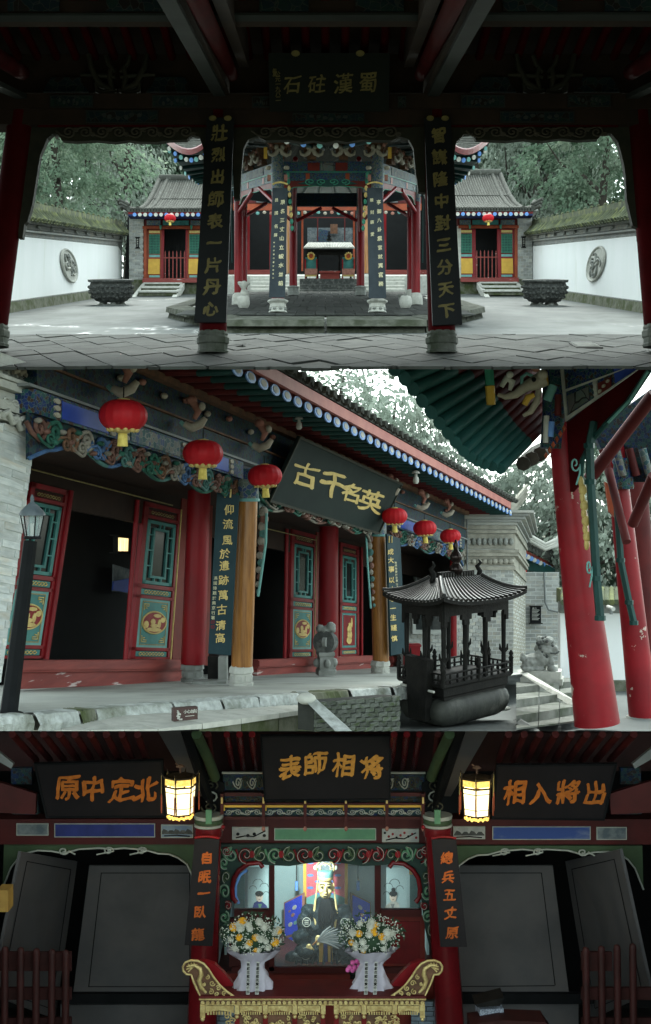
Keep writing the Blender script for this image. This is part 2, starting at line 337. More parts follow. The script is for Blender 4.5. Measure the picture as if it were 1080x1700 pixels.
M['caipale'] = matcai('pale_beam_painting', [(.10,.16,.17),(.06,.1,.22),(.16,.19,.17),(.2,.2,.18),(.05,.12,.13)], 15, line=(.28,.3,.27), lw=.04)
M['landscape'] = matcai('ink_painting', [(.14,.17,.16),(.17,.19,.175),(.11,.13,.13),(.16,.16,.15)], 3, line=(.03,.03,.03), lw=.02)
M['ink'] = mat('dim_ink_panel', (.16,.18,.18), (.07,.09,.1), 5, .7)
M['bark'] = mat('cypress_bark', (.07,.06,.05), (.045,.04,.033), 3, .95, .6, st=(4,4,1))
M['leaf'] = mat('cypress_leaf', (.17,.235,.165), (.10,.16,.105), .22, .75, rv=.2, dirt=(.22,.27,.2), dsc=.5, dlo=.5, dhi=.66, trans=.5)
M['leafhaze'] = mat('hazed_cypress_leaf', (.36,.41,.345), (.26,.315,.255), .3, .75, rv=.2, dirt=(.42,.46,.4), dsc=.6, dlo=.5, dhi=.66, trans=.5)  # mist and glare over the far trees put into a lighter leaf colour

# ------------------------------------------------------------------ wide ground
mb = MB(); mb.sheet([(-900,-200,-14),(900,-200,-14),(900,2400,-14),(-900,2400,-14)])
mb.build('hillside_ground', mat('hillside_soil', (.06,.065,.04), (.09,.085,.06), .05, .95), kind='structure')

# ================================================================== GATE GALLERY (looking out of it)
UN = .65                                   # one building module of the gallery in metres
def N_(x, d, h): return V((x*UN, d*UN, CZ+UN*(.21*d-1.6+h)))
def PN(px, r, d): return P(px, r, d*UN)
fl = MB(); fl.sheet([N_(-9,18,-.03), N_(9,18,-.03), N_(9,25.75,-.03), N_(-9,25.75,-.03)])
floor = fl.build('paved_floor', M['joint'], kind='structure')
def clip(poly, lo, hi):
    for sgn, lim in ((1, lo), (-1, -hi)):
        out = []
        for i in range(len(poly)):
            a, b = poly[i], poly[(i+1) % len(poly)]; da, db = sgn*a[1]-lim, sgn*b[1]-lim
            if da >= 0: out.append(a)
            if (da >= 0) != (db >= 0): t = da/(da-db); out.append((a[0]+t*(b[0]-a[0]), a[1]+t*(b[1]-a[1])))
        poly = out
        if len(poly) < 3: return None
    return poly
S = .56
for i in range(-16, 40):
    for j in range(-40, 16):
        u, v = i*S, j*S; a = math.radians(38)
        def tr(p, q): return (p*math.cos(a)+q*math.sin(a), 2.5*(8.3+(p*math.sin(a)-q*math.cos(a))*.8))
        g = .012
        q = clip([tr(u+g,v+g), tr(u+S-g,v+g), tr(u+S-g,v+S-g), tr(u+g,v+S-g)], 18.0, 25.7)
        if not q: continue
        cx, cy = sum(k[0] for k in q)/len(q), sum(k[1] for k in q)/len(q)
        if abs(cx) > .3*cy: continue
        hh = R.uniform(-.012, .006); tx, ty = R.uniform(-.012,.012), R.uniform(-.004,.004)
        if R.random() < .03: hh -= .03
        top = [N_(p, r, hh+(p-cx)*tx+(r-cy)*ty*.4) for p, r in q]
        MB().slab(top, (0,0,-.03)).build('paving_tile', M['tile_pav'], floor)

gh = thing('gate_gallery', 'dark timber gate gallery with carved valances framing the upper court', 'gallery', N_(0,20.6,0))
def ncol(bx, br, tx, tr_, d=20.6, r=.225):
    a, b = PN(bx, br, d), PN(tx, tr_, d); c = MB().tube([a, b], [r*UN*1.04, r*UN*.97], 20).build('column', M['shadered'], gh)
    g = MB().lathe(a-V((0,0,.36*UN)), [(q*UN, z*UN) for q, z in ((.26,0),(.27,.04),(.25,.06),(.25,.15),(.275,.17),(.28,.26),(.25,.3),(.26,.33),(.24,.38))], 10, sm=False); g.build('column_base', M['stair'], c)
ncol(353, 552, 364, 175); ncol(733, 552, 723, 175)
ncol(-11, 541, 38, 170, 20.6); ncol(1092, 541, 1060, 170, 20.6)
VY = V((0, .1*UN, 0))
def plate(pts, d, m, name, th=.1, par=gh): return MB().slab([PN(x, y, d) for x, y in pts], (0, th*UN, 0)).build(name, m, par)
vl = [(42,206),(345,206),(345,300),(338,300),(337,245),(330,226),(318,224),(310,232),(280,233),(260,236),(230,235),(214,233),(190,236),(160,233),(125,235),(102,233),(97,224),(88,222),(78,230),(66,258),(60,296),(53,340),(45,368),(40,372),(37,395),(30,395),(30,380),(36,300)]
vc = [(384,206),(706,206),(706,320),(694,318),(692,300),(690,290),(686,246),(678,231),(664,227),(650,233),(600,232),(575,236),(560,233),(540,237),(520,233),(500,236),(480,232),(440,233),(428,226),(412,231),(404,246),(400,290),(398,330),(388,330)]
vr = [(735,206),(1062,206),(1070,300),(1066,400),(1060,398),(1058,378),(1050,374),(1040,330),(1038,290),(1035,270),(1026,236),(1014,221),(1000,222),(992,231),(960,233),(930,230),(900,234),(870,231),(840,234),(800,232),(790,232),(784,221),(770,223),(757,236),(753,262),(755,300),(750,300)]
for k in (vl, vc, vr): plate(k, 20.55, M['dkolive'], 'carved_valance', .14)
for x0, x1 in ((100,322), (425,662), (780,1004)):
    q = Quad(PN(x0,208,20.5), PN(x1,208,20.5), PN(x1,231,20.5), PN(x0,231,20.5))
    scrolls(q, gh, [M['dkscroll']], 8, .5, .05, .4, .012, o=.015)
    plate([(x0-38,205),(x1+22,205),(x1+22,210),(x0-38,210)], 20.45, M['shadered'], 'red_fillet', .04)
plate([(-120,181),(1200,181),(1200,206),(-120,206)], 20.4, M['shadewood'], 'tie_beam', .45)
plate([(-120,155),(1200,155),(1200,180),(-120,180)], 20.35, M['shadewood'], 'plate_beam', .5)
plate([(-120,90),(1200,90),(1200,154),(-120,154)], 20.7, M['shadewood'], 'frieze_board', .1)
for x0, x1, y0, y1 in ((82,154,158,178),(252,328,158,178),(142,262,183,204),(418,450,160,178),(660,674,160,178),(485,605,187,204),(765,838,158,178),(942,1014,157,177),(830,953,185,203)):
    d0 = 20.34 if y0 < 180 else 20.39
    c = plate([(x0,y0),(x1,y0),(x1,y1),(x0,y1)], d0-.02, M['shadecai'], 'painted_panel', .02)
    q = Quad(PN(x0,y0,d0-.02), PN(x1,y0,d0-.02), PN(x1,y1,d0-.02), PN(x0,y1,d0-.02)); f = MB(); q.frame(f, 0, 0, 1, 1, .012, 0, .008); q.rect(f,.12,.06,.13,.94,0,.006); q.rect(f,.87,.06,.88,.94,0,.006); f.build('panel_border', M['shadegrey'], c)
    for k in range(6): q.disc(MB(), .25+.1*k+R.uniform(-.02,.02), R.uniform(.3,.7), .035, .16, 0, .01, 7).build('painted_flower', M['shadeink'], c)
for cx, s in ((195, 1), (905, 1)):           # winged bracket over each side bay
    for sx in (-1, 1):
        for pts, r in (([(8,152),(14,128),(10,112)],5), ([(8,150),(30,140),(44,112),(48,90)],6), ([(4,128),(20,126),(50,124),(62,124)],4), ([(2,150),(22,154),(34,150),(36,138)],5), ([(4,120),(16,106),(20,92)],4)):
            MB().tube([PN(cx+sx*x, y, 20.5) for x, y in pts], [r*.0067*k for k in (.8,1.0,.9,.7)[:len(pts)]], 6).build('bracket_leaf', M['dkolive'], gh)
    plate([(cx-110,128),(cx-62,128),(cx-58,140),(cx-48,152),(cx-124,152),(cx-118,140)], 20.6, M['shadecai'], 'scalloped_board', .06)
    plate([(cx+62,128),(cx+110,128),(cx+118,140),(cx+124,152),(cx+48,152),(cx+58,140)], 20.6, M['shadecai'], 'scalloped_board', .06)
# ceiling timbers that run toward the viewer
def run(a, b, w, hh, m, name):
    x0, y0, d0 = a; x1, y1, d1 = b
    A_, B_ = PN(x0,y0,d0), PN(x1,y1,d1); dx = V((w*UN/2,0,0)); up = V((0,0,hh*UN))
    return MB().hexa([A_-dx,A_+dx,B_+dx,B_-dx,A_-dx+up,A_+dx+up,B_+dx+up,B_-dx+up]).build(name, m, gh)
for s in (1, -1):
    f = lambda x: x if s > 0 else 1083-x
    run((f(364),160,20.3), (f(268),-14,12.4), .2, .06, M['shadegrey'], 'soffit_board')
    run((f(366),156,20.35), (f(270),-28,12.45), .3, .5, M['shadewood'], 'cross_beam')
    MB().tube([PN(f(384),124,20.3), PN(f(318),-20,12.6)], .115*UN, 12).build('purlin', M['shadered'], gh)
    run((f(405),112,20.3), (f(352),-30,12.6), .16, .5, M['shadewood'], 'rail_beam')
    MB().tube([PN(f(36),120,20.2), PN(f(-60),60,15)], .13*UN, 10).build('purlin', M['shadered'], gh)
    run((f(34),164,20.3), (f(-60),120,16), .2, .08, M['shadegrey'], 'soffit_board')
q = [PN(-60,1,15.6), PN(1140,1,15.6), PN(1140,21,15.6), PN(-60,21,15.6)]
MB().slab(q, (0,.3,0)).build('cross_beam', M['shadewood'], gh)
plate([(-60,22),(1140,20),(1140,24),(-60,26)], 15.55, M['shadegrey'], 'edge_board', .2)
for x0, x1 in ((12,98),(176,272),(835,925),(1004,1090),(430,512),(590,670)):
    plate([(x0,-8),(x1,-8),(x1,18),(x0,18)], 15.55, M['shadecai'], 'painted_panel', .03)
raf = MB().tube([N_(0,22.5,4.5)-N_(0,0,0), N_(0,12.2,7.8)-N_(0,0,0)], .075*UN, 7).mesh('rafter', M['shadered'])
for i in range(-22, 23): inst('rafter', raf, gh, Matrix.Translation(N_(i*.33,0,0)))
MB().slab([N_(-8.6,23.6,4.35), N_(8.6,23.6,4.35), N_(8.6,12,8.1), N_(-8.6,12,8.1)], (0,.05,.12)).build('roof', M['shadewood'], gh)
for s in (-1, 1): MB().hexa([N_(s*8.2,d,h) for d, h in ((13,-.3),(20.6,-.3),(20.6,5.2),(13,7.7))]+[N_(s*8.4,d,h) for d, h in ((13,-.3),(20.6,-.3),(20.6,5.2),(13,7.7))]).build('side_wall', M['shadewood'], gh)

def couplet(name, label, tl, tr, br, bl, P_, d, m, th, txt, v0, v1, size, tm, group=None, us=.5, fat=.035, cat='couplet board', dtop=0, o=.02, lean=0):
    q = Quad(P_(*tl, d), P_(*tr, d), P_(*br, d-lean), P_(*bl, d-lean)); t = thing(name, label, cat, q.at(.5,1,0), group)
    q.rect(MB(), 0, 0, 1, 1, -th, 0).build('board', m, t)
    n = len(txt); q.text(txt, [(us, v0+(v1-v0)*i/(n-1)) for i in range(n)], size, tm, t, o=.004, th=.008, fat=fat, rough=.05)
    return t, q
t, q = couplet('couplet_board', 'tall black couplet board ending in a heart character, on the gallery column beside the vase', (343,195),(388,195),(375,535),(322,535), PN, 20.28, M['shadeboard'], .05, '壯烈出師表一片丹心', .075, .935, .175, M['shadegold'], 'couplets of the gate gallery')
t2, q2 = couplet('couplet_board', 'tall black couplet board headed by a wisdom character, on the gallery column by the stool', (704,195),(748,195),(767,538),(718,540), PN, 20.28, M['shadeboard'], .05, '智謀隆中對三分天下', .085, .935, .175, M['shadegold'], 'couplets of the gate gallery')
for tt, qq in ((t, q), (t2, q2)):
    for u in (.22, .78): qq.disc(MB(), u, .005, .14, .012, 0, .02, 10).build('hanging_hook', M['shadegold'], tt)
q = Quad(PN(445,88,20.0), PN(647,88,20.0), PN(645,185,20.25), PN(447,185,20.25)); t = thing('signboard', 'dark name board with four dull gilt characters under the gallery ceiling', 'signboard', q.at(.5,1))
q.rect(MB(), 0, 0, 1, 1, -.05, 0).build('board', mat('shaded_green_lacquer', (.006,.009,.008), (.008,.012,.01), 2, .7, spec=.2), t)  # gallery shade is put into this lacquer colour too
q.text('石砫漢蜀', [(.19,.55),(.4,.52),(.62,.52),(.82,.5)], .21, M['shadegold'], t, o=.004, th=.006, fat=.012, rough=.05, sh=.1)
q.small('公元一九八二', .075, .36, .78, .06, M['shadegold'], t, .004); q.small('年夏', .05, .3, .36, .05, M['shadegold'], t, .004)
for u in (.225, .755): q.disc(MB(), u, .01, .035, .05, 0, .05, 12).build('hanging_boss', M['shadegold'], t)
for s_ in (-1, 1): MB().hexa([V((s_*3.5,7.7,CZ+.62)),V((s_*5.45,7.7,CZ+.62)),V((s_*5.45,7.9,CZ+.62)),V((s_*3.5,7.9,CZ+.62)),V((s_*3.5,7.7,CZ+6)),V((s_*5.45,7.7,CZ+6)),V((s_*5.45,7.9,CZ+6)),V((s_*3.5,7.9,CZ+6))]).build('rear_wall', M['shadewood'], gh)  # unseen walls and lintel added to block front sky light from the gallery
MB().box((0,7.8,CZ+4.85), (7.0,.2,2.3)).build('added_rear_lintel', M['shadewood'], gh)
dg = thing('drain_grate', 'dark slotted drain grate let into the gallery paving near the outer column', 'drain grate', N_(4.8,22.5,0))
q = Quad(N_(4.62,22.9,.02), N_(5.06,22.9,.02), N_(4.98,21.6,.02), N_(4.5,21.6,.02)); q.rect(MB(), 0,0,1,1,-.02,.0).build('frame', M['joint'], dg)
for k in range(5): q.rect(MB(), .06,.1+.17*k,.94,.17+.17*k,.0,.008).build('bar', M['stone'], dg)
# ================================================================== UPPER COURT
UA = 1.7
KA = UA/1.35
def A_(x, d, h): return V((x*UA, d*UA, CZ+UA*(.21*d-1.6+h)))
def PA(px, r, d): return P(px, r, d*UA)
def UAm(k): return k*UA
mb = MB(); mb.sheet([A_(-26,24.8,0), A_(26,24.8,0), A_(26,110,0), A_(-26,110,0)])
mb.build('court_ground', M['pave'], kind='structure')
def brickwall(par, o, x, up, n, w, h, bw, bh, m, mm, gap=.012, dep=.05, jit=.004, sk=.0, backing=True, name='brick', bname='mortar_bed'):
    """courses of separate bricks on a mortar bed; o lower-left corner, x/up unit vectors along the wall, n out of it"""
    o, x, up, n = V(o), V(x).normalized(), V(up), V(n).normalized()
    if backing: MB().slab([o-n*dep*.1, o+x*w-n*dep*.1, o+x*w+up*h-n*dep*.1, o+up*h-n*dep*.1], -n*.03).build(bname, mm, par)
    k = MB(); a = .5-gap/bw/2; b = .5-gap/bh/2; e = .012
    k.hexa([V((-a,0,-b)),V((a,0,-b)),V((a,0,b)),V((-a,0,b)),V((-a+e,1,-b+e*2)),V((a-e,1,-b+e*2)),V((a-e,1,b-e*2)),V((-a+e,1,b-e*2))])
    me = k.mesh(name, m); rows = max(1, int(h/bh+.5))
    for r in range(rows):
        xx = -(bw/2 if r % 2 else 0)
        while xx < w-.02*bw:
            lo, hi = max(xx, 0), min(xx+bw, w)
            if hi-lo > bw*.12:
                s = (hi-lo)/bw; c = o+x*((lo+hi)/2)+up*(bh*(r+.5))-n*dep*.6
                inst(name, me, par, basis(c, x*bw*s, n*dep*(.62+R.uniform(0,.22)), up*bh))
            xx += bw

# ---- octagonal pavilion
pv = thing('octagonal_pavilion', 'eight-sided red pavilion with black couplet boards, on a low stone platform in the upper court', 'pavilion', A_(.03,36,.29))
OC = [(-2.16,26.2),(2.16,26.2),(4.26,33),(4.26,43.8),(2.16,50.6),(-2.16,50.6),(-4.26,43.8),(-4.26,33)]
def ring_at(s, h, dx=0): return [A_(x*s+dx, 38.4+(d-38.4)*s, h) for x, d in OC]
lo, hi = ring_at(1,0), ring_at(1,.21)
MB().slab(ring_at(.985,0), (0,0,.23*UA)).build('platform', M['palest'], pv)
for i in range(8):                                   # kerb stones of the platform, one by one
    a, b = OC[i], OC[(i+1) % 8]; nseg = 2 if i == 0 else 3
    if i in (3,4,5): continue
    for k in range(nseg):
        t0, t1 = (k+.012)/nseg, (k+1-.012)/nseg
        def pp(t, s, h): x, d = a[0]+(b[0]-a[0])*t, a[1]+(b[1]-a[1])*t; return A_(x*s, 38.4+(d-38.4)*s, h)
        MB().hexa([pp(t0,1.012,.0),pp(t1,1.012,.0),pp(t1,.9,.0),pp(t0,.9,.0),pp(t0,1.004,.15),pp(t1,1.004,.15),pp(t1,.9,.15),pp(t0,.9,.15)]).build('kerb_stone', M['mossdk'], pv)
        MB().hexa([pp(t0,1.025,.155),pp(t1,1.025,.155),pp(t1,.9,.155),pp(t0,.9,.155),pp(t0,1.02,.292),pp(t1,1.02,.292),pp(t1,.9,.30),pp(t0,.9,.30)]).build('kerb_stone', M['mossdk'], pv)
for i in range(-9, 10):                              # slabs of the platform floor
    for j in range(9):
        d0 = 28.2+j*2.2; w = .47; x0 = i*w+(w/2 if j % 2 else 0)
        if abs(x0)+w/2 > 3.6 or abs(x0) > (d0-24.0)*.62+.9: continue
        MB().slab([A_(x0-w/2+.008,d0+.02,.305+R.uniform(0,.006)), A_(x0+w/2-.008,d0+.02,.305+R.uniform(0,.006)), A_(x0+w/2-.008,d0+2.16,.305), A_(x0-w/2+.008,d0+2.16,.305)], (0,0,-.05)).build('floor_slab', M['tile_pav'], pv)
CX = .05
PC = [(-1.2,29.1),(1.2,29.1),(2.5,34),(2.62,37.6),(1.2,43),(-1.2,43),(-2.62,37.6),(-2.5,34)]
HB = 3.48                                            # underside of the painted beams above the court floor
for i, (x, d) in enumerate(PC):
    a, b = A_(x+CX,d,.62), A_(x+CX,d,4.4); r = .145 if i < 2 else (.14 if i in (4,5) else .125)
    c = MB().tube([a, b], UA*r, 16).build('column', M['red'], pv)
    if i < 2: pr = [(.2,0),(.23,.02),(.215,.05),(.2,.06),(.19,.12),(.205,.14),(.2,.16),(.19,.22),(.21,.24),(.25,.27),(.25,.31),(.2,.33)]; m_ = M['palest']; n_ = 8
    elif i in (4,5): pr = [(.2,0),(.2,.12),(.18,.14),(.19,.24),(.22,.28),(.2,.32),(.15,.34)]; m_ = M['stone']; n_ = 8
    else: pr = [(.19,0),(.2,.05),(.19,.2),(.17,.3),(.14,.34)]; m_ = M['palest']; n_ = 14
    MB().lathe(A_(x+CX,d,.29), [(p*UA,z*UA) for p, z in pr], n_, sm=n_ > 8).build('column_base', m_, c)
    if i < 2:
        for k in range(8):
            g = 2*math.pi*(k+.5)/8; p = A_(x+CX,d,.29+.09)+V((math.cos(g)*.185*UA, math.sin(g)*.185*UA, 0)); MB().ball(p, (.05*UA,.05*UA,.035*UA), 6, 4).build('carved_lotus', M['stone'], c)
    MB().tube([A_(x+CX,d,HB-.28), A_(x+CX,d,4.42)], UA*r*1.06, 14).build('painted_collar', M['caipale'], c)
def between(i, j): return PC[i], PC[j]
def beamq(i, j, h0, h1, out=0):
    (x0,d0),(x1,d1) = PC[i], PC[j]; k = 1+out
    f = lambda x, d, h: A_(x*k+CX, 36+(d-36)*k, h)
    return Quad(f(x0,d0,h1), f(x1,d1,h1), f(x1,d1,h0), f(x0,d0,h0))
for i in range(8):
    j = (i+1) % 8
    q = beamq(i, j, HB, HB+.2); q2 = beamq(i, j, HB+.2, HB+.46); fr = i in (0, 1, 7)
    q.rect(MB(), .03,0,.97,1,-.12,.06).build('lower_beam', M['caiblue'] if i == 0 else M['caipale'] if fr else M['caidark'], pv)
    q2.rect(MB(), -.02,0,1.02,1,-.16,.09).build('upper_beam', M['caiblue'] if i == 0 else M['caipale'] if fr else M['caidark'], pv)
    if fr:
        for u0, u1, m_ in ((.3,.42,'redb'),(.43,.57,'landscape'),(.58,.7,'redb')) if i == 0 else ((.28,.72,'landscape'),):
            q2.rect(MB(), u0,.12,u1,.86,.09,.11).build('painted_panel', M[m_], pv)
        e = MB(); q2.rect(e, 0,.93,1,1.02,.09,.105); e.build('beam_moulding', M['green'], pv)
        for u in (.1,.3,.7,.9): q.rect(MB(), u-.02,.1,u+.02,.9,.06,.075).build('beam_band', M['orange'] if u in (.3,.7) else M['greyw'], pv)
        ap = beamq(i, j, HB-.34, HB)                  # shaped apron board under the beam
        pts = [(.03,0),(.97,0),(.97,1.0),(.93,.98),(.9,.62),(.84,.42),(.7,.36),(.62,.3),(.5,.36),(.38,.3),(.3,.36),(.16,.42),(.1,.62),(.07,.98),(.03,1.0)]
        ap.poly(MB(), pts, -.05, .03).build('apron_board', M['redb'], pv)
        e = MB(); ap.tube(e, [(u, v+.03) for u, v in pts[2:]], .022, .03); e.build('apron_edging', M['green'], pv)
q = beamq(0, 0+1, HB-.12, HB+.06, .01)
for k in range(4):                                   # green cloud scrolls in the middle of the front beam
    u = .5+(k-1.5)*.115; d = 1 if k < 2 else -1
    MB().tube([q.at(a, b, .08) for a, b in spiral(u, .5, .055, .42, 1.4, math.pi*.5 if d > 0 else math.pi*.5, d)], KA*.017, 6).build('cloud_scroll', M['green'], pv)
q.poly(MB(), [(.2,.75),(.28,.4),(.4,.35),(.5,.2),(.6,.35),(.72,.4),(.8,.75),(.62,.95),(.5,1.1),(.38,.95)], .02, .05).build('cloud_board', M['greendk'], pv)
for i in (0, 1):                                     # knobs where the beams meet over the front columns
    x, d = PC[i]
    for s in (-1, 1):
        c0 = A_(x+CX+s*.22, d-.3, HB+.3); MB().lathe(c0, [(.02,-.06),(.1,-.06),(.12,0),(.1,.06),(.02,.06)], 8).build('beam_end', M['cream'], pv)
        MB().box(A_(x+CX+s*.2, d-.3, HB+.06), (.13,.1,.24)).build('beam_tongue', M['pink'], pv)
# bracket sets with curled trunks
def bracket(i, j, u, big=1):
    q = beamq(i, j, HB+.46, HB+.95, .0); k = MB(); c = MB()
    for lv, (w, o) in enumerate(((.05,.15),(.085,.3),(.12,.42))):
        q.rect(k, u-w*big, .9-lv*.27, u+w*big, .74-lv*.27, -.1, o)
        for s in (-1, 0, 1): q.rect(k, u+s*w*big*.85-.018, .74-lv*.27, u+s*w*big*.85+.018, .64-lv*.27, -.05, o+.02)
    k.build('bracket_block', M['brown'], pv)
    for s in (-1, 1):
        pts = [(u+s*.01,.5),(u+s*.035,.72),(u+s*.07,.82),(u+s*.105,.76),(u+s*.115,.58)]
        t = MB(); t.tube([q.at(a,b,.42) for a, b in pts], [KA*r_ for r_ in (.07,.075,.06,.045,.03)], 7); t.build('curled_trunk', M['cream'], pv)
        t = MB(); t.ball(q.at(u+s*.03,.42,.42), (.1,.1,.12), 8, 6); t.build('carved_head', M['cream'], pv)
        for e in range(3):
            t = MB(); t.ball(q.at(u+s*(.06+.022*e),.4-.1*e,.42), .075, 7, 5); t.build('carved_petal', M['pink'] if e % 2 else M['brown'], pv)
for u in (.02,.34,.66,.98): bracket(0, 1, u, .9)
for u in (.3,.65): bracket(7, 0, u); bracket(1, 2, u)
for i in (0,1): MB().box(A_(PC[i][0]*1.22+CX, 28.4, HB+.62), (.14,.14,.42)).build('corner_bracket', M['yellow'], pv)
for u, m_ in ((.38,'tealp'),(.44,'bluep'),(.5,'green'),(.56,'bluep'),(.62,'green'),(.68,'bluep')):
    p = A_(-1.2+2.4*u+CX-.3, 26.0, 4.24); MB().lathe(p, [(.02,-.09),(.065,-.07),(.08,0),(.065,.07),(.02,.09)], 10).build('eave_drop', M[m_], pv)
# braces between the columns
for i, j in ((7,6),(2,3),(0,7),(1,2),(5,4),(5,6),(4,3)):
    for a, b in (((PC[i]),(PC[j])),((PC[j]),(PC[i]))):
        MB().tube([A_(a[0]+CX,a[1],2.9), A_(a[0]+(b[0]-a[0])*.42+CX,a[1]+(b[1]-a[1])*.42,HB-.05)], UA*.06, 8).build('slanting_brace', M['red'], pv)
for s in (-1, 1):
    MB().tube([A_(s*1.2+CX,42.6,2.6), A_(s*.95+CX,36,4.6)], UA*.075, 8).build('slanting_brace', M['red'], pv)
    e = MB(); q = Quad(A_(s*1.2+CX-.06,28.9,3.5), A_(s*1.2+CX+.06,28.9,3.5), A_(s*1.2+CX+.06,28.9,2.9), A_(s*1.2+CX-.06,28.9,2.9))
    pts = [(.9*(-s)*.0+.5, 0)]
    for k in range(9):
        c0 = A_(s*(1.2-.25-.012*k)+CX, 28.95, 3.62-.16*k); MB().ball(c0, (.075,.05,.12), 7, 5).build('gilt_foliage', M['gold'] if k in (2,3,5,6) else M['green'], pv)
    for cz in (0, 1): MB().tube([A_(s*2.52+CX+s*.15, 33.8, 3.5-1.2*cz*.0-t*.25) for t in range(9)], KA*.035, 6).build('hanging_strip', M['greendk'], pv)
# roof
EV = [(-2.16,26.2),(2.16,26.2),(4.28,33),(4.28,43.8),(2.16,50.6),(-2.16,50.6),(-4.28,43.8),(-4.28,33)]
def eave(i, t, s=1.0, dh=0):
    a, b = EV[i], EV[(i+1) % 8]; sg = 4*(t-.5)**2
    sg = abs(2*t-1)**2.2
    k = s*(1+.04*sg); x, d = a[0]+(b[0]-a[0])*t, a[1]+(b[1]-a[1])*t
    return A_(x*k+CX, 38.4+(d-38.4)*k, 4.2+.62*sg+dh)
AP = A_(CX, 38.4, 7.6)
def roofpt(i, t, w):
    e = eave(i, t); p = e.lerp(AP, w); p.z -= .95*UA*math.sin(math.pi*w)*.8; return p
rafter_m = [M['greendk'], M['greendk']]
for i in range(8):
    if i in (3,4,5): nb = 6
    else: nb = 12
    v = [roofpt(i, t/8, w/6) for w in range(7) for t in range(9)]; fs = [(w*9+t, w*9+t+1, w*9+t+10, w*9+t+9) for w in range(6) for t in range(8)]
    vv = [p+V((0,0,.12)) for p in v]; MB().add(vv, fs, True).build('roof_slope', M['roof'], pv)
    MB().add([p-V((0,0,.03)) for p in v[:27]], fs[:16]).build('eave_soffit', M['greendk'], pv)
    for k in range(nb*2):
        t = (k+.5)/(nb*2); pts = [roofpt(i, t, w)+V((0,0,.16)) for w in (0,.15,.35,.6,.92)]
        MB().tube(pts, [KA*.075,KA*.075,KA*.06,KA*.045,KA*.02], 6).build('tile_row', M['roof'], pv)
    for k in range(nb):
        t = (k+.5)/nb; a = eave(i, t, .985, -.12); x = eave(i, .5+(t-.5)*.9, .62, .22)
        MB().tube([x, a], KA*.07, 7).build('eave_rafter', M['greendk'], pv)
        dr = (a-x).normalized(); MB().tube([a, a+dr*.05], KA*.085, 9).build('rafter_end', (M['palest'], M['bluep'], M['tealp'])[k % 3], pv)
    e = MB(); pts = [eave(i, t/12, 1.0, 0) for t in range(13)]
    for a, b in zip(pts, pts[1:]): e.hexa([a,b,b+V((0,0,.045)),a+V((0,0,.045))]+[p*.985+V((0,0,p.z*.015)) for p in (a,b,b+V((0,0,.045)),a+V((0,0,.045)))])
    e.build('eave_board', M['red'], pv)
    r = [roofpt(i, 0, w)+V((0,0,.2)) for w in (0,.2,.4,.6,.8,1)]; MB().tube(r, [KA*r_ for r_ in (.17,.15,.13,.12,.11,.1)], 7).build('hip_ridge', M['roof'], pv)
MB().lathe(AP, [(.3,-.2),(.35,.1),(.25,.3),(.4,.6),(.2,1.0),(.05,1.3)], 12).build('roof_finial', M['roof'], pv)

t, q = couplet('couplet_board', 'slim black pavilion couplet board with a column of tiny writing, beside the vase', (452,312),(477,312),(473,494),(446,494), PA, 28.55, M['board'], .05, '原名三丈山立峻水並前', .13, .87, .2, M['pale'], 'couplets of the pavilion', us=.7, fat=.012)
q.text('邑國名屏', [(.3,v) for v in (.11,.23,.35,.43)], .16, M['pale'], t, o=.004, th=.006, fat=.01); q.small('甲子年春月書於定軍山', .22, .5, .82, .07, M['pale'], t, .004)
t2, q2 = couplet('couplet_board', 'slim black pavilion couplet board without tiny writing, beside the bare drum stool', (609,312),(635,312),(641,495),(612,495), PA, 28.55, M['board'], .05, '亭御八卦震宮就異官務', .13, .87, .2, M['pale'], 'couplets of the pavilion', us=.72, fat=.012)
q2.text('雕刻寐愛', [(.28,v) for v in (.11,.22,.31,.42)], .16, M['pale'], t2, o=.004, th=.006, fat=.01)
for tt, qq in ((t,q),(t2,q2)):
    MB().tube([qq.at(u,-.03-.02*math.sin(math.pi*u),.05) for u in (0,.25,.5,.75,1)], KA*.03, 6).build('gilt_crest', M['gold'], tt)

# ---- drum stools, vase, cauldrons
def lathe_thing(name, label, cat, base, prof, m, n=16, group=None, sm=True):
    t = thing(name, label, cat, base, group); MB().lathe(base, prof, n, sm=sm).build('body', m, t); t.rotation_euler = (.15,0,0); return t
drum = [(.18,0),(.22,.05),(.27,.2),(.28,.34),(.26,.5),(.2,.62),(.17,.64),(.1,.645)]
b1 = A_(-2.15,31.6,.31); t = lathe_thing('drum_stool', 'bluish stone drum stool carrying the white vase beside a pavilion column', 'stool', b1, [(r*1.02,z*.86) for r, z in drum], M['palest'])
t = thing('stone_vase', 'white crumpled stone vase with a flaring lip, on the drum stool', 'vase', b1+V((0,0,.555)))
MB().lathe(b1+V((.01,0,.555)), [(.13,0),(.17,.1),(.12,.22),(.1,.32),(.17,.4),(.26,.56),(.2,.6),(.12,.52)], 10).build('body', M['palest'], t)
for k in range(9): g = 2*math.pi*k/9; MB().ball(b1+V((.01+.2*math.cos(g),.2*math.sin(g),1.1+.03*(k % 2))), (.09,.06,.06), 6, 4).build('lip_lobe', M['palest'], t)
lathe_thing('drum_stool', 'bare bluish stone drum stool standing free on the pavilion platform', 'stool', A_(2.1,31.6,.31), [(r*1.02,z*.86) for r, z in drum], M['palest'])
lathe_thing('stone_block', 'low grey stone seat behind the bare drum stool near a pavilion column', 'stone seat', A_(2.25,35.2,.31), [(.16,0),(.2,.1),(.18,.3),(.24,.36),(.24,.44),(.1,.45)], M['stone'], 8, None, False)
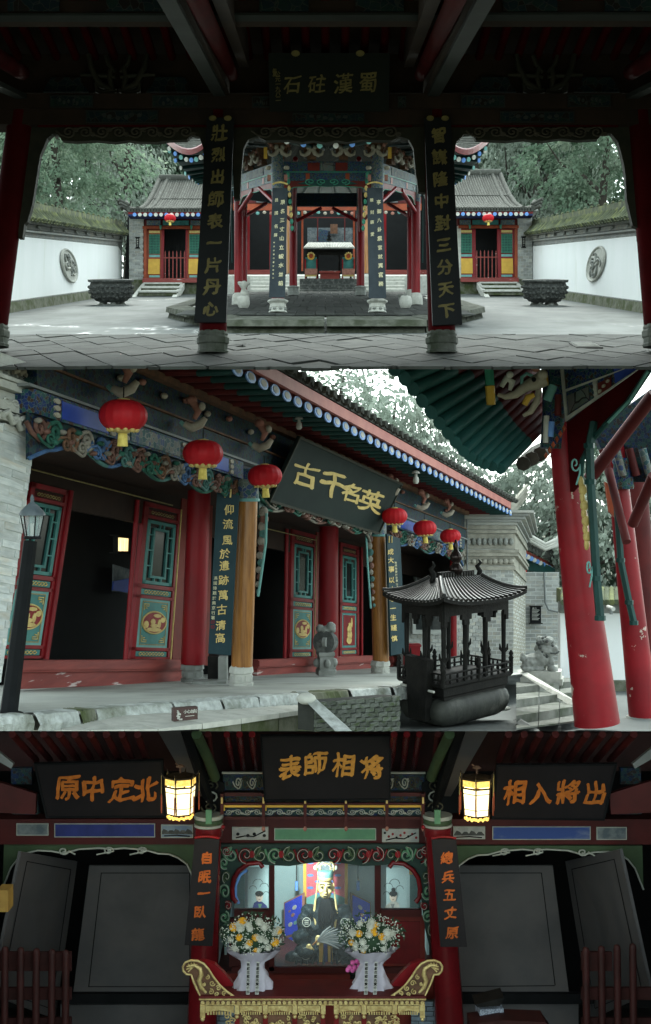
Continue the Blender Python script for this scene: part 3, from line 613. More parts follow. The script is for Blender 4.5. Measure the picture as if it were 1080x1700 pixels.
def cauldron(c, label, feet):
    t = thing('stone_cauldron', label, 'cauldron', c, 'stone cauldrons in the upper court'); k = .78*UA
    MB().lathe(c, [(k*r, UA*z) for r, z in ((.5,.1),(.7,.14),(.86,.3),(.95,.48),(.96,.64),(.91,.74),(.88,.77),(1.0,.79),(1.02,.87),(.9,.88),(.84,.8),(.6,.4))], 28).build('bowl', M['dkstone'], t)
    for j in range(feet):
        g = 2*math.pi*j/feet; p = c+V((math.cos(g)*k*.46, math.sin(g)*k*.46, 0)); MB().lathe(p, [(.2,0),(.22,.04),(.16,.12),(.15,.24)], 8).build('foot', M['stone'], t)
    MB().lathe(c, [(k*.62,0),(k*.6,.05),(k*.1,.06)], 20).build('plinth', M['stone'], t)
    for j in range(14):
        g = 2*math.pi*j/14
        for a, (dz, rr) in enumerate(((.28,.84),(.45,.93),(.62,.96))):
            for b in range(2): p = c+V((math.cos(g+b*.22)*k*rr, math.sin(g+b*.22)*k*rr, UA*(dz+R.uniform(-.03,.03)))); MB().ball(p, (.1+.05*R.random(),.1,.09), 6, 4).build('carved_relief', M['dkstone'], t)
    t.rotation_euler = (.207,0,0); return t
cauldron(A_(-7.45,42,0), 'carved grey stone cauldron by the wall near the hall with the shorter roof', 5)
cauldron(A_(7.55,41.6,0), 'black carved stone cauldron with a plain rim on the side of the bare drum stool', 6)

# ---- courtyard walls with tiled caps
def capped_wall(s, label, med):
    X = 9.5; d0, d1 = 24.5, 56.3; t = thing('courtyard_wall', label, 'wall', A_(s*X,40,0), 'white walls of the upper court')
    def w(d, h, o=0): return A_(s*(X-o), d, h)
    MB().hexa([w(d0,0,-.2),w(d1,0,-.2),w(d1,0),w(d0,0),w(d0,2.95,-.2),w(d1,2.78,-.2),w(d1,2.78),w(d0,2.95)]).build('masonry', M['brick'], t)
    MB().hexa([w(d0,0,0),w(d1,0,0),w(d1,0,.14),w(d0,0,.14),w(d0,.3,0),w(d1,.3,0),w(d1,.3,.1),w(d0,.3,.1)]).build('plinth', M['moss'], t)
    pts = [w(d0,.32),w(55.2,.32),w(55.9,.75),w(55.9,1.95),w(55.0,2.2),w(d0,2.42)]
    MB().slab(pts, (-s*.05,0,0)).build('whitewash', M['white'], t)
    fr = MB(); a = [p+V((-s*.05,0,0)) for p in pts]; fr.tube(a+[a[0]], KA*.035, 4); fr.build('panel_frame', M['stone'], t)
    for h0, h1, o in ((2.5,2.56,.1),(2.6,2.74,.06),(2.76,2.84,.16)):
        MB().hexa([w(d0,h0,-.1),w(d1,h0-.1,-.1),w(d1,h0-.1,o),w(d0,h0,o),w(d0,h1,-.1),w(d1,h1-.1,-.1),w(d1,h1-.1,o),w(d0,h1,o)]).build('brick_course', M['brick'], t)
    n = 16
    for k in range(n):
        d = d0+(d1-d0)*(k+.5)/n; MB().box(w(d,2.68-.1*k/n,.12), (.1,.5,.14)).build('corbel_block', M['stone'], t)
    n = 74
    for k in range(n):
        d = d0+(d1-d0)*(k+.5)/n; dh = -.16*k/n; a, b = w(d,2.9+dh,.42), w(d,3.3+dh,.02); mid = (a+b)/2-V((0,0,.05))
        MB().tube([a,mid,b], KA*.12, 6).build('cap_tile', M['roofmoss'], t)
        e = MB(); e.tube([a, a+(a-mid).normalized()*.03], KA*.135, 7); e.build('tile_end', M['roofmoss'], t)
    v = [w(d,h+(-.16*(d-d0)/(d1-d0)),o) for d in (d0,d1) for h, o in ((2.86,.42),(3.06,.2),(3.3,0),(2.95,-.35))]
    MB().add(v, [(0,4,5,1),(1,5,6,2),(2,6,7,3),(3,7,4,0)]).build('cap_bed', M['roofmoss'], t)
    MB().hexa([w(d0,3.28,-.08),w(d1,3.12,-.08),w(d1,3.12,.08),w(d0,3.28,.08),w(d0,3.5,-.08),w(d1,3.34,-.08),w(d1,3.34,.08),w(d0,3.5,.08)]).build('cap_ridge', M['roofmoss'], t)
    n = 30
    for k in range(n):
        d = d0+(d1-d0)*(k+.5)/n; MB().ball(w(d,3.52-.16*k/n,0), (.1,.34,.1), 6, 4).build('ridge_tile', M['roofmoss'], t)
    # round relief
    dm, hm = med; c = w(dm, hm, .06); m_ = thing('round_relief', label.split(' ')[0]+' round carved stone medallion set in the white wall '+('beside the cauldron' if s < 0 else 'facing the black cauldron'), 'medallion', c, 'round reliefs on the white walls')
    def e(g, r, o): return c+V((-s*o, math.cos(g)*r*1.42*UA, math.sin(g)*r*.56*UA))
    vs = []; 
    for r, o in ((1.0,0),(1.0,.08),(.9,.1),(.86,.04),(.02,.05)): vs += [e(2*math.pi*j/32, r, o) for j in range(32)]
    MB().add(vs, [(i*32+j,i*32+(j+1) % 32,(i+1)*32+(j+1) % 32,(i+1)*32+j) for i in range(4) for j in range(32)], False).build('disc', M['palest'], m_)
    MB().tube([e(2*math.pi*j/28, .95, .09) for j in range(29)], .035, 5, False).build('rim', M['palest'], m_)
    for k in range(9):
        g0 = R.uniform(0,6.3); r0 = R.uniform(.15,.55); pts = []
        for j in range(8): r = max(.05, min(.8, r0+.25*math.sin(j*.9+k))); g = g0+j*.33; pts.append(e(g, r, .09))
        MB().tube(pts, [.05,.07,.08,.08,.07,.06,.05,.03], 6).build('relief_carving', M['stone'] if k % 3 else M['palest'], m_)
    return t
capped_wall(-1, 'Left-hand whitewashed court wall with mossy tiled cap, behind the cauldron by the vase side', (44.3, 1.35))
capped_wall(1, 'Right-hand whitewashed court wall with mossy tiled cap, behind the black plain-rimmed cauldron', (42.0, 1.42))

# ---- side halls
def side_hall(s, ridge_px, label, lab):
    """s = -1 west hall, +1 east hall; the facade stands square to the court at d = 55"""
    D = 55.0; f = lambda px: px if s < 0 else 1097-px          # the east hall mirrors the west one, a little further out
    dy = 0 if s < 0 else -1
    t = thing('side_hall', label, 'hall', PA(f(280),489,D), 'side halls of the upper court')
    def pl(pts, d, m, name, th=.25, par=t): return MB().slab([PA(f(x), y+dy, d) for x, y in pts], (0, th*UA, .21*th*UA)).build(name, m, par)
    pl([(205,487),(350,487),(350,352),(212,352)], D+1.6, M['void'], 'room_shade_slab', .3)
    # brick pier
    px = MB(); x0, x1 = f(214), f(238)
    pr = PA(min(x0,x1)+0, 490+dy, D); wv = (PA(max(x0,x1),490,D)-PA(min(x0,x1),490,D)).length; hv = (PA(0,356,D)-PA(0,489,D)).length
    MB().hexa([pr, pr+V((wv,0,0)), pr+V((wv,2,0)), pr+V((0,2,0))]+[p+V((0,0,hv)) for p in (pr, pr+V((wv,0,0)), pr+V((wv,2,0)), pr+V((0,2,0)))]).build('brick_pier', M['mortar'], t)
    brickwall(t, pr-V((0,.02,0)), (1,0,0), V((0,0,1)), (0,-1,0), wv, hv, wv/2.6, hv/27, M['brick'], M['mortar'], gap=.02, dep=.05, backing=False)
    pr2 = PA(min(f(331),f(340)), 478+dy, D); MB().box(pr2+V((.2,.5,2.3)), (.4,.6,5.0)).build('brick_pier', M['palest'], t)
    for k in range(4): pl([(210-2*k,357-3*k),(240,357-3*k),(240,360-3*k),(210-2*k,360-3*k)], D-.2-.12*k, M['brick'], 'corbel_course', .6)
    # podium and steps
    pl([(212,464),(345,464),(345,489),(212,489)], D-.1, M['moss'], 'podium', 2.5)
    pl([(236,462),(332,462),(332,469),(236,469)], D-.35, M['sill'], 'door_sill', .4)
    for k in range(3):
        pl([(239-5*k,471+7*k),(300-4*k,471+7*k),(300-4*k,491),(239-5*k,491)], D-.6-1.5*k, M['moss'], 'step', 1.6)
        pl([(238-5*k,469+7*k),(301-4*k,469+7*k),(301-4*k,471.4+7*k),(238-5*k,471.4+7*k)], D-.66-1.5*k, M['palest'], 'step_tread', 1.6)  # light on the tread put into paler stone over darker risers
    for xa, xb in (((236,241),(217,224)), ((300,306),(284,292))):
        a = [PA(f(xa[0]),470+dy,D-.4), PA(f(xa[1]),470+dy,D-.4), PA(f(xb[1]),494+dy,D-4.4), PA(f(xb[0]),494+dy,D-4.4)]
        MB().slab(a, (0,.05,-.45)).build('stair_cheek', M['palest'], t)
    # timber front
    pl([(237,375),(243,375),(243,462),(236,462)], D, M['orange'], 'door_jamb', .3)
    pl([(236,375),(336,375),(336,380),(236,380)], D-.02, M['orange'], 'door_head', .3)
    pl([(236,364),(338,364),(338,375),(236,375)], D+.05, M['redd'], 'lintel', .3)
    pl([(240,352),(338,352),(338,364),(240,364)], D+.1, M['caidark'], 'frieze_beam', .3)
    pl([(270,366),(313,366),(313,374),(270,374)], D, M['teal'], 'lintel_panel', .05); pl([(243,366),(266,366),(266,374),(243,374)], D, M['caipale'], 'lintel_panel', .05); pl([(316,366),(334,366),(334,374),(316,374)], D, M['caipale'], 'lintel_panel', .05)
    for x in (264, 315): pl([(x,374),(x+4,374),(x+3,381),(x+1,381)], D-.1, M['green'], 'peg', .08)
    for a, b in ((244,268),(311,335)):
        leaf = pl([(a,381),(b,381),(b-1,462),(a-1,462)], D+.12, M['red'] if s > 0 else M['orange'], 'door_leaf', .08)
        for y0, y1, m_ in ((383,387,'gold'),(423,427,'tealp'),(457,460.5,'tealp')): pl([(a+3,y0),(b-3,y0),(b-3,y1),(a+3,y1)], D+.1, M[m_], 'door_panel', .03, leaf)
        pl([(a+2,430),(b-3,430),(b-3.5,455),(a+1.5,455)], D+.08, M['yellow'], 'door_panel', .05, leaf)
        pl([(a+3,389),(b-3,389),(b-3,421),(a+3,421)], D+.1, M['greendk'], 'lattice_ground', .03, leaf)
        la = MB()
        q = Quad(PA(f(a+3),389+dy,D+.06), PA(f(b-3),389+dy,D+.06), PA(f(b-3),421+dy,D+.06), PA(f(a+3),421+dy,D+.06))
        q.frame(la, 0,0,1,1,.03,-.03,.02)
        for i in range(1, 7): q.rect(la, i/7-.014, 0, i/7+.014, 1, -.03, .0)
        for i in range(1, 12): q.rect(la, 0, i/12-.009, 1, i/12+.009, -.03, .005)
        la.build('lattice', M['green'], leaf)
    pl([(268,381),(272,381),(271,462),(266,462)], D+.1, M['red'], 'door_post', .15); pl([(308,381),(311,381),(310,462),(307,462)], D+.1, M['red'], 'door_post', .15)
    g = thing('picket_gate', lab[0], 'gate', PA(f(288),462+dy,D), 'low picket gates of the side halls')
    pl([(271,427),(308,427),(308,429),(271,429)], D+.02, M['sill'], 'rail', .05, g)
    for k in range(6):
        x = 273+6.4*k; pl([(x,419),(x+.8,416),(x+1.7,419),(x+1.7,462),(x,462)], D+.05, M['sill'], 'picket', .05, g)
    p = PA(f(228),403+dy,D-.05)
    b = thing('wall_plaque', lab[1], 'plaque', p-V((0,0,.4)), 'dark plaques on the brick piers')
    MB().box(p, (.24,.06,.78)).build('board', M['black'], b)
    for z in (-.41,.41): MB().box(p+V((0,-.01,z)), (.36,.08,.07)).build('moulding', M['iron'], b)
    qq = Quad(p+V((-.1,-.035,.36)), p+V((.1,-.035,.36)), p+V((.1,-.035,-.36)), p+V((-.1,-.035,-.36))); qq.small('展廳簡介', .5,.16,.86,.13, M['palest'], b, .004)
    # roof: tile rows from eave to ridge
    e0, r0 = 350, ridge_px; De, Dr = D-1.6, D+8.5
    xe = PA(f(212),e0,De).x; xi = PA(f(372),e0,De).x
    ze, zr = PA(0,e0+dy,De).z, PA(0,r0,Dr).z
    def rp(u, w): return V((xe+(xi-xe)*u, UA*(De+(Dr-De)*w), ze+(zr-ze)*(w-.16*math.sin(math.pi*w))))
    v = [rp(u/6, w/6) for w in range(7) for u in range(7)]; fs = [(w*7+u,w*7+u+1,w*7+u+8,w*7+u+7) for w in range(6) for u in range(6)]
    MB().add(v, fs, True).build('roof_slope', M['roof'], t)
    back = [rp(0,1), rp(1,1), rp(1,1)+V((0,9,-4)), rp(0,1)+V((0,9,-4))]; MB().sheet(back).build('roof_slope', M['roof'], t)
    n = 34
    for k in range(n):
        u = (k+.5)/n
        for w0, w1 in ((0,.34),(.34,.67),(.67,1)):
            MB().tube([rp(u,w0+(w1-w0)*i/2)+V((0,0,.07+.04*(1-i/2))) for i in range(3)], [KA*.115,KA*.105,KA*.095], 6).build('tile_row', M['roof'], t)
        MB().tube([rp(u,0)+V((0,-.03,.06)), rp(u,0)+V((0,.03,.06))], KA*.13, 7).build('tile_end', M['roof'], t)
    MB().tube([rp(u/4,1)+V((0,0,.25)) for u in range(5)], KA*.28, 8).build('roof_ridge', M['roof'], t)
    for u, r in ((0,.2),(.1,.16)): MB().tube([rp(u,w/6)+V((0,0,.2)) for w in range(7)], r, 7).build('verge_ridge', M['roof'], t)
    for k in range(3):                                   # stepped upturned verge end
        MB().tube([rp(0,.02)+V((-s*-.0,0,.05+.22*k)), rp(0,0)+V((s*(.5+.08*k),-.3,.28+.25*k))], KA*.1, 5).build('verge_horn', M['roof'], t)
        MB().tube([rp(0,.02)+V((0,0,.05+.22*k)), rp(0,.1)+V((s*.5,.6,.55+.2*k))], KA*.1, 5).build('verge_horn', M['roof'], t)
    MB().box((rp(0,0)+rp(1,0))/2+V((0,.15,-.14)), (abs(xi-xe),.1,.14)).build('eave_board', M['red'], t)
    MB().box((rp(0,0)+rp(1,0))/2+V((0,.6,-.3)), (abs(xi-xe),.9,.12)).build('eave_soffit', mat('blue_black_eave', (.012,.02,.09), None, 3, .6) if s < 0 else bpy.data.materials['blue_black_eave'], t)
    for k in range(17):
        c = rp(.07+.055*k,0)+V((0,-.02,-.3)); MB().tube([c, c+V((0,.8,.1))], KA*.1, 7).build('eave_rafter', M['greendk'], t)
        MB().tube([c-V((0,.05,0)), c], KA*.115, 10).build('rafter_end', M['palest'] if k % 3 else M['bluep'], t)
    return t
side_hall(-1, 301, 'grey-tiled side hall with yellow door panels, behind the cauldron by the vase side', ('low red picket gate across the side-hall doorway beyond the vase side','small dark plaque on the side-hall brick pier beyond the vase side'))
side_hall(1, 292, 'grey-tiled side hall with yellow door panels, behind the black cauldron with the plain rim', ('low red picket gate across the side-hall doorway beyond the bare stool side','small dark plaque on the side-hall brick pier beyond the bare stool side'))

def lantern(c, r, label, group, ratio=.72, ribs=16):
    t = thing('red_lantern', label, 'lantern', c-V((0,0,r*1.3)), group)
    vs, fs = [], []; n, m = 48, 14
    for i in range(m+1):
        g = math.pi*(.1+.8*i/m); rr, z = math.sin(g)**.8, -math.cos(g)
        for j in range(n): k = 1+.07*abs(math.sin(j*ribs/2*2*math.pi/n)); vs.append(c+V((rr*r*k*math.cos(2*math.pi*j/n), rr*r*k*math.sin(2*math.pi*j/n), z*r*ratio)))
    fs = [(i*n+j,i*n+(j+1) % n,(i+1)*n+(j+1) % n,(i+1)*n+j) for i in range(m) for j in range(n)]
    MB().add(vs, fs, True).build('silk_globe', M['lantern'], t)
    MB().lathe(c-V((0,0,r*ratio)), [(r*.66,.17*r),(r*.56,.06*r),(r*.3,-.0*r),(r*.2,-.06*r)], 16).build('gilt_collar', M['gold'], t)
    for k in range(12): g = 2*math.pi*k/12; MB().ball(c+V((math.cos(g)*r*.62, math.sin(g)*r*.62, -r*ratio*.84)), r*.12, 6, 4).build('collar_petal', M['gold'], t)
    MB().lathe(c+V((0,0,r*ratio*.9)), [(r*.3,0),(r*.28,.08*r),(r*.1,.12*r)], 12).build('top_cap', M['gold'], t)
    MB().tube([c+V((0,0,r*.7)), c+V((0,0,r*1.25))], r*.03, 5).build('cord', M['iron'], t)
    MB().lathe(c-V((0,0,r*ratio+r*.62)), [(r*.24,0),(r*.22,.25*r),(r*.2,.55*r),(r*.1,.62*r)], 14, sm=False).build('tassel', M['tassel'], t)
    t.rotation_euler = (R.uniform(-.05,.05), R.uniform(-.05,.05), R.uniform(0,.4)); return t
lantern(PA(282,362,52.9), .24*UA, 'small red lantern under the side-hall eave on the vase side', 'lanterns of the upper court')
lantern(PA(810.5,362,52.9), .24*UA, 'small red lantern under the side-hall eave on the bare stool side', 'lanterns of the upper court')

# ---- main hall seen through the pavilion, incense canopy, chairs, red table
mh = thing('far_hall', 'shadowed timber hall with open black doorways seen through the pavilion', 'hall', PA(543,465,60))
def pm(pts, d, m, name, th=.3, par=None): return MB().slab([PA(x, y, d) for x, y in pts], (0, th*UA, .21*th*UA)).build(name, m, par or mh)
pm([(330,262),(760,262),(760,460),(330,460)], 64, M['void'], 'room_shade_slab', .4)
pm([(330,458),(760,458),(760,492),(330,492)], 55.2, M['palest'], 'podium', 6)
for k in range(5): pm([(415,462+6*k),(672,462+6*k),(672,492),(415,492)], 54.6-.8*k, M['palest'] if k < 4 else M['stone'], 'step', .9)
for k in range(3): pm([(497,463+9*k),(594,463+9*k),(594,492),(497,492)], 50.6-.5*k, M['dkstone'], 'dark_step', .6)
pm([(330,448),(470,448),(470,459),(330,459)], 60, M['sill'], 'door_sill', .3); pm([(618,448),(760,448),(760,459),(618,459)], 60, M['sill'], 'door_sill', .3)
for x0, x1, m_ in ((405,414,'red'),(447,458,'red'),(632,641,'red'),(676,684,'red'),(500,503,'orange'),(586,589,'orange')): pm([(x0,350),(x1,350),(x1,450),(x0,450)], 60.2, M[m_], 'door_frame', .2)
for x in (482, 607): MB().tube([PA(x,455,57), PA(x,325,57)], .2*UA, 12).build('timber_column', M['wood'], mh); MB().lathe(PA(x,462,57), [(.4,0),(.36,.1),(.34,.3)], 10).build('column_base', M['palest'], mh)
for y0, y1, m_ in ((312,325,'caidark'),(327,337,'redd'),(338,349,'orange')): pm([(380,y0),(700,y0),(700,y1),(380,y1)], 57.5, M[m_], 'beam', .4)
for x0, x1 in ((425,446),(516,568),(640,660)): pm([(x0,328),(x1,328),(x1,336),(x0,336)], 57.3, M['ink'], 'painted_panel', .1)
for k in range(26): MB().ball(PA(405+11.2*k,354-1.5*(k % 2),57.4), (.16,.1,.14), 6, 4).build('fringe_carving', (M['cream'],M['pink'],M['tealp'])[k % 3], mh)
pm([(505,360),(585,360),(585,362),(505,362)], 61, M['redd'], 'inner_beam', .1)
for x in (526,571): pm([(x,362),(x+2,362),(x+2,400),(x,400)], 61, M['redd'], 'inner_post', .1)
pm([(510,378),(585,378),(585,404),(510,404)], 62.5, M['ink'], 'grey_backdrop', .1)  # plain grey panel behind the inner posts
pm([(530,380),(550,384),(546,402),(527,402)], 62.3, M['caiblue'], 'painted_screen', .1); pm([(548,372),(560,372),(560,388),(548,388)], 62.2, M['brown'], 'painted_screen', .1)
ic = thing('incense_canopy', 'dark incense burner with a pale ribbed canopy roof in front of the far hall', 'incense burner', PA(546,470,51.5))
q = [PA(511,405,52.2), PA(582,405,52.2), PA(589,413,50.8), PA(503,413,50.8)]
MB().slab(q, (0,0,.08)).build('roof_slope', M['stone'], ic)
qq = Quad(*q)
for k in range(30): MB().tube([qq.at((k+.5)/30,0,.1), qq.at((k+.5)/30,1,.1)], KA*.028, 5).build('tile_row', M['palest'], ic)
pm([(508,414),(584,414),(584,424),(508,424)], 51.2, M['iron'], 'frieze', .8, ic)
for x in (508, 582, 527, 563): pm([(x-1.5,424),(x+1.5,424),(x+1.5,466),(x-1.5,466)], 51.3, M['iron'], 'post', .12, ic)
pm([(506,462),(586,462),(586,470),(506,470)], 51.2, M['dkstone'], 'base', .8, ic)
MB().lathe(PA(546,400,51.6), [(.16,0),(.2,.1),(.1,.22),(.17,.34),(.06,.46),(.09,.58),(.02,.72)], 10).build('finial', M['iron'], ic)
def chair(px, label):
    t = thing('ceremonial_chair', label, 'chair', PA(px,463,50.9), 'ceremonial chairs'); w = 9.5
    pm([(px-w,427),(px+w,427),(px+w,447),(px-w,447)], 51.0, M['teal'], 'backrest', .1, t)
    pm([(px-w-1,446),(px+w+1,446),(px+w+1,456),(px-w-1,456)], 50.8, M['pink'], 'seat_front', .5, t)
    for s in (-1, 1): pm([(px+s*w-1,430),(px+s*w+1,430),(px+s*w+1,463),(px+s*w-1,463)], 50.9, M['red'], 'side_post', .12, t)
    pm([(px-w,456),(px+w,456),(px+w,459),(px-w,459)], 50.85, M['gold'], 'fringe', .05, t)
    q = Quad(PA(px-7,420,50.9), PA(px+7,420,50.9), PA(px+7,436,50.9), PA(px-7,436,50.9)); q.disc(MB(), .5,.35,.42,.36,-.05,.03).build('crest', M['yellow'], t); q.disc(MB(), .5,.33,.24,.24,.03,.06,10).build('crest_flower', M['orange'], t)
    for k in range(5): g = math.pi*(1.15+.175*k); MB().ball(q.at(.5+.4*math.cos(g), .35+.36*math.sin(g), .03), .07, 6, 4).build('crest_lobe', M['gold'], t)
chair(516, 'green-backed ceremonial chair with gilt crest, on the vase side of the red table'); chair(578, 'green-backed ceremonial chair with gilt crest, on the bare stool side of the red table')
rt = thing('red_table', 'low pinkish red table between the two ceremonial chairs', 'table', PA(547,464,50.8))
pm([(529,450),(565,450),(565,453),(529,453)], 50.7, M['sill'], 'tabletop', .6, rt); pm([(531,453),(563,453),(563,463),(531,463)], 50.8, M['sill'], 'apron', .4, rt)
for x in (531, 560.5): pm([(x,463),(x+2.5,463),(x+2.5,465),(x,465)], 50.8, M['redd'], 'foot', .3, rt)
# ================================================================== LOWER COURT: the main hall seen along its porch
UB, SB = .7, -.1085
def B_(x, d, h): return V((x*UB, d*UB, CZ+UB*(SB*d-1.6+h)))
def PB(px, r, d): return P(px, r, d*UB)
def fd(px, Xo): return Xo/((px-540)/F-.36)                       # depth where the sight line of a column of pixels meets a plane parallel to the facade
def FB(px, r, Xo): return PB(px, r, fd(px, Xo))
def FH(px, H, Xo): d = fd(px, Xo); return V(((Xo+.36*d)*UB, d*UB, CZ+UB*(SB*d+H)))
def QB(tl, tr, br, bl, Xo): return Quad(FB(*tl,Xo), FB(*tr,Xo), FB(*br,Xo), FB(*bl,Xo))
def QH(p0, p1, H1, H0, Xo): return Quad(FH(p0,H1,Xo), FH(p1,H1,Xo), FH(p1,H0,Xo), FH(p0,H0,Xo))
FT = V((.36,1,SB)).normalized(); FN = V((1,-.36,0)).normalized()
XC, XW, XE = -10.35, -13.2, -8.8
mb = MB(); mb.sheet([B_(-9,21.8,0), B_(16,21.8,0), B_(40,100,0), B_(-30,100,0)]); mb.build('lower_court_ground', M['pave'], kind='structure')

hall = thing('main_hall', 'long timber hall with teal door panels and blue-tipped eaves, seen along its porch', 'hall', FB(400,1125,XC))
# podium
def dP(r): return 1700/(r-1067)
def drop(p, k): q = V(p); q.z = min(q.z-.003, max(q.z-k, CZ-(1213.6-850)/F*q.y)); return q      # underside, kept above the shrine roof line
def pp(px, r, h=0): return PB(px, r, dP(r))
ed = [(-80,1197),(100,1183.5),(230,1172),(390,1161),(520,1151),(650,1141.5),(760,1133)]
top = [pp(*k) for k in ed]
inn = [B_(10,46,.75), B_(3,48,.75), B_(-9,18,.75), B_(-12,13,.75)]
MB().sheet(top+inn).build('podium_top', M['porch'], hall)
ev = V((0,0,-.235*UB))
def el(t):                                             # a point along the podium edge
    t *= len(top)-1; i = min(int(t), len(top)-2); return top[i].lerp(top[i+1], t-i)
ts = [0,.12,.2,.235,.385,.47,.545,.64,.735,.83,.92,1]
for a, b in zip(ts, ts[1:]):
    p, q = el(a+.002), el(b-.002); on = V((.6,-.45,0))*.02*R.uniform(.3,1); inw = V((-.55,.6,-.06))*.35
    s_ = MB(); n = 16; vs = []
    for i in range(n+1):
        c = p.lerp(q, i/n); j1 = V((R.uniform(0,.03),R.uniform(-.03,0),R.uniform(-.012,.012))); up = V((0,0,.006+R.uniform(-.004,.012)))
        bt = drop(c+on+j1, .165); vs += [bt, (bt+c+on+j1)/2+on+j1*.6, c+on+j1*.4+up*.2, c-on+up, c+inw+up]
    s_.add(vs, [(i*5+j,(i+1)*5+j,(i+1)*5+j+1,i*5+j+1) for i in range(n) for j in range(4)]); s_.build('edge_stone', M['edge'] if R.random() < .8 or a < .1 else M['moss'], hall)
# lower step of the podium: tread and mossy riser, its stones one by one
st = [(-80,1212.6),(150,1212.4),(262,1210.5),(400,1193),(520,1176)]
tr = [PB(x, r, 2100/(r-1067)) for x, r in st]
for i in range(len(tr)-1):
    nn = 2
    for k in range(nn):
        a, b = tr[i].lerp(tr[i+1], k/nn+.004), tr[i].lerp(tr[i+1], (k+1)/nn-.004); ia, ib = a+V((-.55,.75,-.0)), b+V((-.55,.75,-.0))
        MB().hexa([drop(a,.05),drop(b,.05),ib-V((0,0,.05)),ia-V((0,0,.05)),a,b,ib,ia]).build('step_tread', M['palest'], hall)
for x0, x1 in ((262,330),(331,400),(401,462),(463,520)):
    f = lambda x: 1211-(x-262)*35/258
    d0, d1 = 2100/(f(x0)-1067)*1.004, 2100/(f(x1)-1067)*1.004
    a = [PB(x0,f(x0)+4,d0), PB(x1,f(x1)+4,d1), PB(x1,1213.9,d1), PB(x0,1213.9,d0)]
    if a[0].z > a[3].z: MB().slab(a, (-.1,.3,0)).build('step_riser', M['moss'], hall)
# brick retaining wall right of the steps
q = Quad(pp(522,1166), pp(662,1155), PB(662,1213.9,dP(1155)), PB(522,1213.9,dP(1166)))
q.rect(MB(), 0,0,1,1,-.2,-.01).build('retaining_wall', M['mortard'], hall)
me = MB(); me.hexa([V((-.47,0,-.44)),V((.47,0,-.44)),V((.47,0,.44)),V((-.47,0,.44)),V((-.46,1,-.41)),V((.46,1,-.41)),V((.46,1,.41)),V((-.46,1,.41))]); bm_ = me.mesh('brick', M['brickd'])
rows = 7
for r in range(rows):
    for c in range(-1, 10):
        u0, u1 = max(0,(c+(r % 2)*.5)/9), min(1,(c+1+(r % 2)*.5)/9)
        if u1-u0 < .02: continue
        c0 = q.at((u0+u1)/2,(r+.5)/rows,-.012); x = (q.at(u1,(r+.5)/rows)-q.at(u0,(r+.5)/rows)); z = q.at((u0+u1)/2,r/rows)-q.at((u0+u1)/2,(r+1)/rows)
        inst('brick', bm_, hall, basis(c0, x, q.n*(.02+R.uniform(0,.018)), z))
a = [PB(497,1154,17.3), PB(517,1154,17.3), PB(584,1213.6,16.5), PB(556,1213.6,16.4)]; MB().slab(a, (-.05,.3,-.0)).build('stair_cheek', M['edge'], hall)
MB().ball(PB(508,1160,17.2), (.1,.08,.06), 8, 6).build('cheek_head', M['palest'], hall)

# near-black wall standing in for the room's shade behind the doors, lintel wall
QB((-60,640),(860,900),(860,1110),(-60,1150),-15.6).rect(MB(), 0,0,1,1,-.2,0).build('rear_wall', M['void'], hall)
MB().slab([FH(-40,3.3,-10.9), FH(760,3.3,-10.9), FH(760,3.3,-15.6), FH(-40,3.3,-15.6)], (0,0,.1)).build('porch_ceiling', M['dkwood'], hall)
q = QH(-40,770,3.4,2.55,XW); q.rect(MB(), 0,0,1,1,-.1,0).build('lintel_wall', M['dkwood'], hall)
for a, b in (((52,779),(286,839)),((440,877),(524,897))):
    MB().tube([FB(*a,XW+.1), FB(*b,XW+.1)], .012, 5).build('gilt_fillet', M['golddull'], hall)
# thresholds
for pts in ([(28,1096),(304,1095),(304,1113),(28,1116)], [(424,1095),(618,1088),(618,1100),(424,1109)], [(648,1090),(700,1087),(700,1098),(648,1101)]):
    q = QB(*pts, XW+.25); k = MB()
    for o0, o1, v0, v1 in ((-.1,.05,0,1),(-.1,.075,.12,.8)): q.rect(k, 0,v0,1,v1,o0,o1)
    k.build('door_threshold', M['sill'], hall)
for pts in ([(28,1116.5),(304,1113.5),(304,1133),(28,1144)], [(424,1109.5),(618,1100.5),(618,1113),(424,1124)], [(648,1101.5),(700,1098.5),(700,1110),(648,1113)]):
    QB(*pts, XW+.22).rect(MB(), 0,0,1,1,-.1,.03).build('sill_board', M['sill'], hall)
QB((302,800),(352,810),(344,1105),(284,1096),XW).rect(MB(), 0,0,1,1,-.1,.02).build('plaster_wall', M['redb'], hall)
QB((524,880),(560,890),(560,1094),(521,1096),XW).rect(MB(), 0,0,1,1,-.1,.02).build('plaster_wall', M['redb'], hall)
